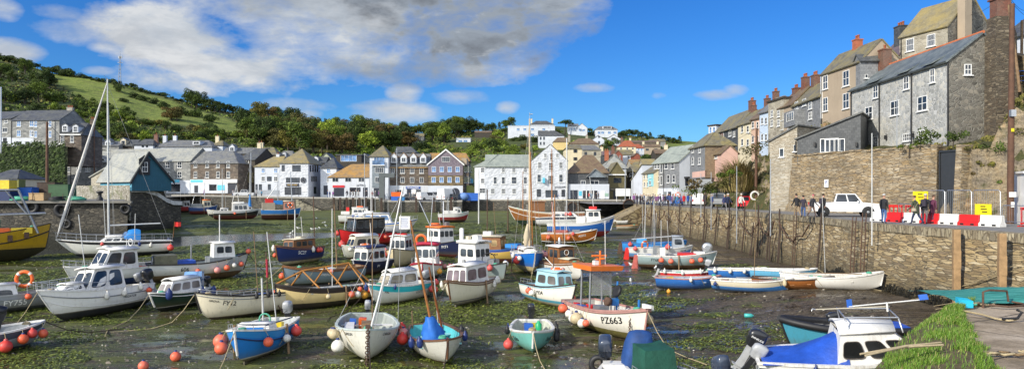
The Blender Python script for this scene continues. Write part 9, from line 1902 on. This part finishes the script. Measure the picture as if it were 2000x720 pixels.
for px,py,Y,top,r,lab in((490,384,160,298,.1,'tall grey lamp post on the far left quay'),(1221,392,140,325,.1,'grey lamp post at the head of the slipway'),(1236,396,124,330,.08,'thin pole at the corner of the right quay'),(1107,440,112,270,.16,'tall pale mast standing by the motor yacht'),(1369,420,76,338,.06,'thin steel pole left of the silver pickup'),(1389,445,66,336,.05,'thin steel pole on the quay wall by the dark coat'),(1439,470,58,324,.05,'thin steel pole between the navy and white jackets'),(1505,455,52.5,310,.05,'thin steel pole on the quay wall left of the walkers'),(1703,472,41.2,260,.045,'thin pale pole on the quay edge right of the pickup'),(1752,400,62,186,.05,'tall thin pole before the long stone house'),(775,372,118,290,.07,'grey lamp post on the far quay jut'),(935,440,112,330,.13,'pale mast with many stays beside the far wall'),(992,455,97,385,.1,'dark brown mooring post near the wooden ketch'),(712,440,112,300,.08,'slim grey mast by the orange roofed shop')):mastpole(px,py,Y,top,r,lab,mat=M_iron if 'brown' in lab else M_alu if 'pale' in lab else M_steel)
p=hill_pt(235,166);h=Vector((0,0,1))*(66/F*p.y);M=MB()
for sx,sy in((-1,-1),(1,-1),(0,1)):M.tube((sx*.8,sy*.8,-1),Vector((sx*.3,sy*.3,0))+h*.85,.14,n=5)
for k in range(8):z=h.z*.85*k/8;w=.8-.5*k/8;M.tube((-w,-w,z),(w,-w,z+1.4),.08,n=4);M.tube((w,-w,z),(0,w,z+1.4),.08,n=4);M.tube((0,w,z),(-w,-w,z+1.4),.08,n=4)
M.tube(h*.85,h,.1);M.box(h*.82,(2.2,.3,1.4));M.box(h*.66,(3.4,.25,.25));simple('radio_mast','slender lattice radio mast standing on the left hill','mast',M,M_grey,p)
def wire(a,b,sag,lab,r=.02,mat=None):M=MB();M.path([Vector(a).lerp(Vector(b),i/14)-Vector((0,0,sag*4*(i/14)*(1-i/14)))for i in range(15)],r,4);simple('cable',lab,'cable',M,mat or M_gutter)
wire(pq,P(1310,300,118),1.2,'overhead cable from the quay road pole to the slate house',.018);wire(pq,P(1500,262,85),.3,'short overhead cable from the quay road pole to the cliff terrace',.018);wire(pl,P(30,225,150),1.0,'overhead cable from the left quay pole to the terrace',.025);wire(pl,P(210,318,165),1.5,'overhead cable from the left quay pole to the warehouse',.03)
for k,(px,py)in enumerate(((1890,30),(1910,55),(2010,20),(2030,40))):wire(P(1970,-20+k*6,58),P(px,py,75),.5,('uppermost','second','third','lowest')[k]+' overhead wire at the tall cliff pole',.02)
def wall_x(Y):return interp(Y,sorted((y,x)for x,y in EDGE))
for px,Y,top,w,lab in((1868,34.3,.02,.30,'square timber pile against the quay wall, left of the two'),(1957,31.4,.0,.28,'square timber pile against the quay wall at the right edge')):M=MB();x=(px-1000)/F*Y;zb=-5.2;M.box((0,0,(top+zb)/2),(w,w,top-zb));M.box((0,-.012,-1.45),(w+.03,w,.9));simple('timber_pile',lab,'pile',M,pm('pale_pile_timber',(.36,.23,.115),.85,.3,4,bump=.4),(min(x,wall_x(Y)-.35),Y,0),R(-18))
def ladder(Y,zt,zb,lab):x=wall_x(Y)-.28;M=MB();M.tube((0,-.22,zt),(-.25,-.22,zb),.035);M.tube((0,.22,zt),(-.25,.22,zb),.035);[M.tube((-.25*k/13,-.22,lerp(zt,zb,k/13)),(-.25*k/13,.22,lerp(zt,zb,k/13)),.022,n=5)for k in range(1,14)];simple('ladder',lab,'ladder',M,M_iron,(x,Y,0))
ladder(43.0,.6,-5.2,'rusty iron ladder on the quay wall behind the white gig');ladder(56.5,.5,-5.3,'rusty iron ladder on the quay wall near the brown stones');ladder(44.6,.3,-4.6,'narrow dark ladder beside the pickup on the wall')
rnd=random.Random(6)
for k in range(15):
 Y=[118,112,107,102,97,92,87,82,78,74,70,66,63,60,51][k];x=wall_x(Y)-.3;M=MB();M.path([(rnd.uniform(-.1,.1),rnd.uniform(-.2,.2),rnd.uniform(.2,1.1)),(-.1,0,-2),(-.35,rnd.uniform(-.3,.3),-5.2)],.075,6);simple('mooring_post','dark mooring post standing against the far part of the right quay wall','mooring post',M,M_darkwood,(x,Y,0),0,'mooring posts along the right quay wall')
for k in range(11):
 Ya=116-k*5.6;Yb=Ya-rnd.uniform(4,7);M=MB();A=Vector((wall_x(Ya)-.42,Ya,-.6));B=Vector((wall_x(Yb)-.42,Yb,-.6));pts=[A.lerp(B,i/10)-Vector((.05,0,(1.1+.5*rnd.random())*4*(i/10)*(1-i/10)))for i in range(11)];M.path(pts,.055,6);simple('mooring_chain','rusty weed covered chain looped along the right quay wall','chain',M,M_iron,group='chains looped along the right quay wall')
for k in range(26):
 Y=rnd.uniform(58,118);x=wall_x(Y)-.3;M=MB();M.path([(0,0,-.7-rnd.random()),(-.15,rnd.uniform(-.4,.4),-2.6),(-.55,rnd.uniform(-.9,.9),-5)],.03+.02*rnd.random(),5);simple('hanging_rope','dark weedy rope hanging down the right quay wall','rope',M,M_darkwood,(x,Y,0),group='ropes hanging on the right quay wall')
for k,(ya,yb,sag)in enumerate(((47,29,1.6),(44,28,1.9),(41,27.5,1.4),(38,27,1.2),(36,25,.9),(48,31,2.1),(33,25.5,.8),(40,26,2.2))):
 A=Vector((wall_x(ya)-1.2-.25*k,ya,-5.0));B=Vector((wall_x(yb)-.35,yb,-.7-.12*k));wire(A,B,sag*.6,'pale mooring line running from the moored boats up to the quay',.018,M_rope);bpy.context.scene.collection.objects[-1]['group']='mooring lines at the right quay'
for fb in FLEET:
 if fb.free and fb.d0[1]>500:
  a=fb.world(fb.pt(1,.95,1));d=a-fb.world((0,0,0));d.z=0;d.normalize();d=Matrix.Rotation(rnd.uniform(-.4,.4),3,'Z')@d;e=a+d*rnd.uniform(2,4.5);e.z=mud(e.x,e.y)+.02;m_=a.lerp(e,.55);m_.z=mud(m_.x,m_.y)+.15
  M=MB();M.path([a,a.lerp(m_,.5)-Vector((0,0,.12)),m_,e,e+d*1.5+Vector((rnd.uniform(-1,1),0,0))],.02,4);simple('mooring_rope','mooring rope led from the bow of the '+fb.short,'rope',M,M_rope if rnd.random()<.6 else M_darkwood)
M=MB()
for k in range(5200):
 Y=rnd.uniform(29,50);x=wall_x(Y)-.36-.06*rnd.random();z=rnd.uniform(-5.2,-3.4-.5*NZ.noise(Vector((Y*.5,0,0))));s=rnd.uniform(.05,.12);q=Vector((x-(z+3.4)*-.08,Y,z));M.add([q+Vector((0,-s*.5,0)),q+Vector((-.05,0,-s*2.4)),q+Vector((0,s*.5,0)),q+Vector((-.06,0,s*.3))],[(0,1,2),(0,2,3)])
N=NT('black_wrack');r=N.n('NewGeometry').outputs['Random Per Island'];N.color(N.ramp(r,[(0,(.006,.006,.004)),(.8,(.022,.019,.010)),(1,(.06,.05,.025))]));N.set(Roughness=.5);tag(M.build('wall_weed',N.mat),'black weed and mussels hanging at the foot of the quay wall','weed',kind='stuff')
M=MB();n,m=34,12;vs=[]
for i in range(n+1):
 for j in range(m+1):
  u,v=i/n,j/m;x=lerp(13.5,22.5,u);y=lerp(20.9,23.6,v)-.2*u;vs.append((x,y,ZS+.10+(.25+.7*u)*math.sin(math.pi*min(v*1.05,1))**.7*(.45+.55*u)+.06*NZ.noise(Vector((x*1.3,y*1.5,0)))))
M.add(vs,[(i*(m+1)+j,(i+1)*(m+1)+j,(i+1)*(m+1)+j+1,i*(m+1)+j+1)for i in range(n)for j in range(m)],0,True);N=NT('teal_net');o=N.wpos();st=N.noise(N.map(o,(.6,9,9),rot=(0,0,.25)),1.0,4,.7);N.color(N.ramp(st,[(.3,(.012,.12,.10)),(.55,(.04,.26,.225)),(.75,(.14,.40,.35))]));N.set(Roughness=.8);N.bump(st,.9,.06);simple('fishing_net','long heap of teal fishing net stretched behind the jetty','net',M,N.mat)
M=MB();vs=[];c0=Vector((13.35,20.4,ZS+.2));M.hexa([(-.2,-.1,-.15),(.2,-.1,-.15),(.16,.1,-.15),(-.2,.1,-.15)],[(-.26,-.12,.12),(.2,-.1,.05),(.18,.12,.1),(-.2,.1,.15)]);simple('plastic_tub','bright cyan plastic piece at the left end of the teal net','tub',M,pm('cyan_plastic',(.02,.5,.72),.5),c0)
def rope(pts,r,mat,lab,closed=False):M=MB();M.path(pts,r,6,closed=closed);return simple('rope',lab,'rope',M,mat)
z0=ZS+.06
def wiggle(a,b,n,amp,seed):rr=random.Random(seed);return[Vector(a).lerp(Vector(b),i/n)+Vector((rr.uniform(-amp,amp),rr.uniform(-amp,amp),rr.uniform(0,amp*.4)))for i in range(n+1)]
def at_s(px,py):Y=(EYE-ZS)*F/(py-HZ);return Vector(((px-1000)/F*Y,Y,z0))
rope([at_s(*q)for q in((1868,607),(1890,612),(1920,618),(1945,626),(1970,630),(1984,628))],.028,M_rope,'pale thick mooring rope running across the jetty to the iron hook');rope(wiggle(at_s(1862,608),at_s(1935,594),14,.10,3),.026,M_gropee,'green rope knotted round the iron mooring bar');rope(wiggle(at_s(1905,600),at_s(1938,597),12,.16,5),.03,M_rope,'tan rope tied round the iron mooring bar');rope(wiggle(at_s(1905,700),at_s(2020,694),16,.10,7),.026,M_rope,'tan rope bundle lying at the lower right of the jetty');rope(wiggle(at_s(1915,694),at_s(2030,700),16,.12,9),.026,pm('brown_rope',(.22,.15,.08),.9,.3,20),'brown rope twisted with the tan bundle at lower right');rope(wiggle(at_s(1990,690),at_s(2050,705),10,.10,4),.03,M_rope,'short rope end at the very right edge of the jetty')
M=MB();q=at_s(1920,601);M.path([(0,0,-.1),(0,0,.42),(.25,.1,.46),(.85,.2,.42),(.9,.2,.1)],.032,8);M.path([(.1,-.1,.05),(.5,-.35,.04),(1.1,-.2,.05),(1.25,.1,.06),(1.0,.2,.1)],.028,8);simple('mooring_bar','rusty bent iron mooring bar and ring on the jetty','mooring bar',M,M_iron,q);M=MB();q=at_s(1980,629);M.path([(-.3,0,.03),(.1,0,.05),(.25,.05,.2),(.15,.1,.26)],.035,8);simple('iron_hook','black iron hook at the end of the pale rope','hook',M,M_black,q)
for k,(a,b)in enumerate((((1680,706),(1842,697)),((1690,712),(1838,692)))):A=at_s(*a)+Vector((0,0,.10+.03*k));B=at_s(*b)+Vector((0,0,.2));M=MB();M.path([A,A.lerp(B,.5)+Vector((0,0,.05)),B],[.022,.03,.02],6);simple('driftwood',('upper','lower')[k]+' bare pale stick lying across the grass bank','stick',M,pm('bleached_wood',(.45,.36,.22),.9,.2,6))
ql=lambda px,Y=75.5:Vector(((px-1000)/F*Y,Y,1.05))
def crate(px,Y,w,d,h,mat,lab,lid=False,z=0,rz=0):
 rt=empty('crate',ql(px,Y)+Vector((0,0,z)),R(rz));tag(rt,lab,'crate');M=MB();t=.05;M.box((0,0,t/2),(w,d,t));
 for sx in(-1,1):M.box((sx*(w/2-t/2),0,h/2+t/2),(t,d,h-t));M.box((0,sx*(d/2-t/2),h/2+t/2),(w-2*t-.004,t,h-t))
 M.build('shell',mat,rt);M=MB();M.box((0,0,h),(w+.08,d+.08,.07));M.build('lid' if lid else 'rim',mat if lid else M_grey,rt)
crate(12,75,1.7,1.3,1.2,pm('navy_bin',(.015,.03,.10),.5),'navy plastic fish bin at the left end of the quay');crate(12,75.4,1.5,1.2,1.0,M_yellow,'yellow fish bin on top of the navy bin',z=1.27);crate(52,77,1.9,1.2,1.4,M_blue,'royal blue fish bin beside the yellow one',lid=True);crate(78,74.8,1.6,1.2,.8,pm('plywood',(.42,.28,.14),.7,.15),'plywood box on the left quay edge',True);crate(122,77.5,2.2,1.5,1.75,pm('skip_green',(.03,.09,.035),.6,.2),'dark green lidded skip right of the telegraph pole',True);crate(98,78.5,2.0,1.4,2.0,M_darkwood,'dark slatted crate stack behind the telegraph pole',True);crate(66,79,2.4,1.4,1.5,pm('navy_tarp',(.02,.05,.14),.6),'navy tarpaulin covered heap among the crates',True);crate(32,78,1.3,1.1,2.3,pm('olive_bin',(.20,.20,.04),.6),'olive yellow tall bin near the left edge',True)
for px,py,r,lab in((62,404,.78,'tyre fender hung on the left quay wall, farthest left'),(121,410,.85,'large tyre fender in the middle of the left quay wall'),(130,437,.55,'small lower tyre fender near the middle of the quay wall'),(245,408,.6,'tyre fender at the right end of the left quay wall')):
 Y=69.5+(P(px,py,72).x+95)/53.2*5.7-.35;rt=empty('tyre_fender',P(px,py,Y),R(6));tag(rt,lab,'tyre');M=MB();M.torus((0,0,0),r*.72,r*.30,'y',22,9);M.build('tyre',M_black,rt);M=MB();M.path([(0,.1,r*.7),(0,.2,r+.9)],.03,5);M.build('hanger',M_iron,rt)
for k,(px,col_)in enumerate(((40,M_gropee),(150,M_gropee),(112,M_black))):M=MB();[M.torus((rnd.uniform(-.3,.3),rnd.uniform(-.2,.2),.1+.1*j),.75-.05*j,.07,'z',16,5)for j in range(4)];simple('rope_coil',('green coil of rope by the yellow trawler','green coil of net rope near the podium','black coil of hose by the dark skip')[k],'rope coil',M,col_,ql(px,74.6))
M=MB();M.lathe([(.32,0),(.3,.3),(.18,.4),(.18,.75),(.34,.85),(.34,1.0),(.1,1.05)],14);simple('bollard','black iron mooring bollard on the left quay','bollard',M,M_black,ql(195,76))
fq=lambda px,Y,z:Vector(((px-1000)/F*Y,Y,z))
M=MB();M.hexa([(-1.9,-1,0),(1.9,-1,0),(1.9,1,0),(-1.9,1,0)],[(-2.2,-1.1,1.7),(2.2,-1.1,1.7),(2.2,1.1,1.7),(-2.2,1.1,1.7)]);simple('skip','large blue skip on the far quay by the white house','skip',M,M_blue,fq(918,155,.25));M=MB();M.sphere((0,0,.9),1.0,0,14,10,(1.1,1,.9));simple('covered_heap','pale blue covered heap left of the blue skip','covered heap',M,pm('pale_blue_cover',(.14,.26,.55),.6),fq(906,154,.25))
crate2=lambda px,Y,z,s,m,lab:simple('fish_bin',lab,'bin',(lambda M:(M.hexa([(-s,-s*.6,0),(s,-s*.6,0),(s,s*.6,0),(-s,s*.6,0)],[(-s*1.1,-s*.7,s),(s*1.1,-s*.7,s),(s*1.1,s*.7,s),(-s*1.1,s*.7,s)]),M)[1])(MB()),m,fq(px,Y,z))
crate2(773,151,.28,.9,M_blue,'blue fish bin on the far quay jut, left one');crate2(783,151,.28,.8,pm('mid_blue_bin',(.04,.2,.45),.5),'paler blue fish bin right of its neighbour');crate2(774,151,1.2,.95,M_orange,'orange fish bin stacked on the blue one')
M=MB();M.box((0,0,2.6),(1.1,1.0,5.4));M.box((1.1,0,5.5),(3.4,.8,.9));simple('harbour_crane','dark grey quay crane with short jib on the far quay','crane',M,pm('crane_grey',(.10,.115,.12),.6),fq(746,152,.3))
for k in range(12):px=652+k*12.5 if k<7 else 745+(k-7)*34;Y=158.7 if k<7 else 149.3;M=MB();M.box((0,0,-1.6),(.45,.3,4.2));simple('timber_fender','dark timber fender post on the far quay wall','fender post',M,M_darkwood,fq(px,Y,.4),group='timber fender posts on the far wall')
M=MB();M.box((0,0,2.0),(3.2,.08,1.6));M.tube((-1.4,0,0),(-1.4,0,1.3),.05);M.tube((1.4,0,0),(1.4,0,1.3),.05);simple('notice_board','large white notice board at the far end of the harbour','sign',M,TXW,fq(1217,149,.1))
for k,(px,py)in enumerate(((1118,404),(1229,405))):rt=empty('drain_pipe',P(px,py,149)if k==0 else P(1228,400,123.6));tag(rt,('dark round culvert in the far quay wall','dark round culvert beside the slipway')[k],'culvert');M=MB();M.torus((0,-.1,0),1.0,.1,'y',20,6);M.build('rim',M_iron,rt);M=MB();M.lathe([(.02,0),(1.0,0.01)],20,M=Matrix.Rotation(R(90),4,'X'));M.build('opening',M_black,rt)
for k in range(16):
 px,py=rnd.choice([(rnd.uniform(560,660),rnd.uniform(424,452)),(rnd.uniform(530,640),rnd.uniform(440,470)),(rnd.uniform(1230,1300),rnd.uniform(520,560))]);p=G(px,py);rt=empty('gull',p,rnd.uniform(0,6.28));tag(rt,'white gull with grey wings standing on the harbour mud','gull','gulls on the mud');M=MB();M.sphere((0,0,.24),.11,0,10,7,(1.9,.9,.9));M.sphere((.2,0,.36),.065,0,8,6);M.path([(.13,0,.28),(.2,0,.36)],[.07,.05],6);M.path([(-.15,0,.25),(-.36,0,.24)],[.06,.02],5);M.path([(.25,0,.355),(.34,0,.34)],[.018,.006],5)
 M.path([(0,.04,.16),(0,.04,0),(.05,.04,0)],.01,4);M.path([(0,-.04,.16),(0,-.04,0),(.05,-.04,0)],.01,4);M.build('body',TXW,rt)
 for sd in(1,-1):W2=MB();W2.sphere((-.06,sd*.085,.26),.09,0,8,6,(2.1,.3,.6));W2.build('wing',M_grey,rt)
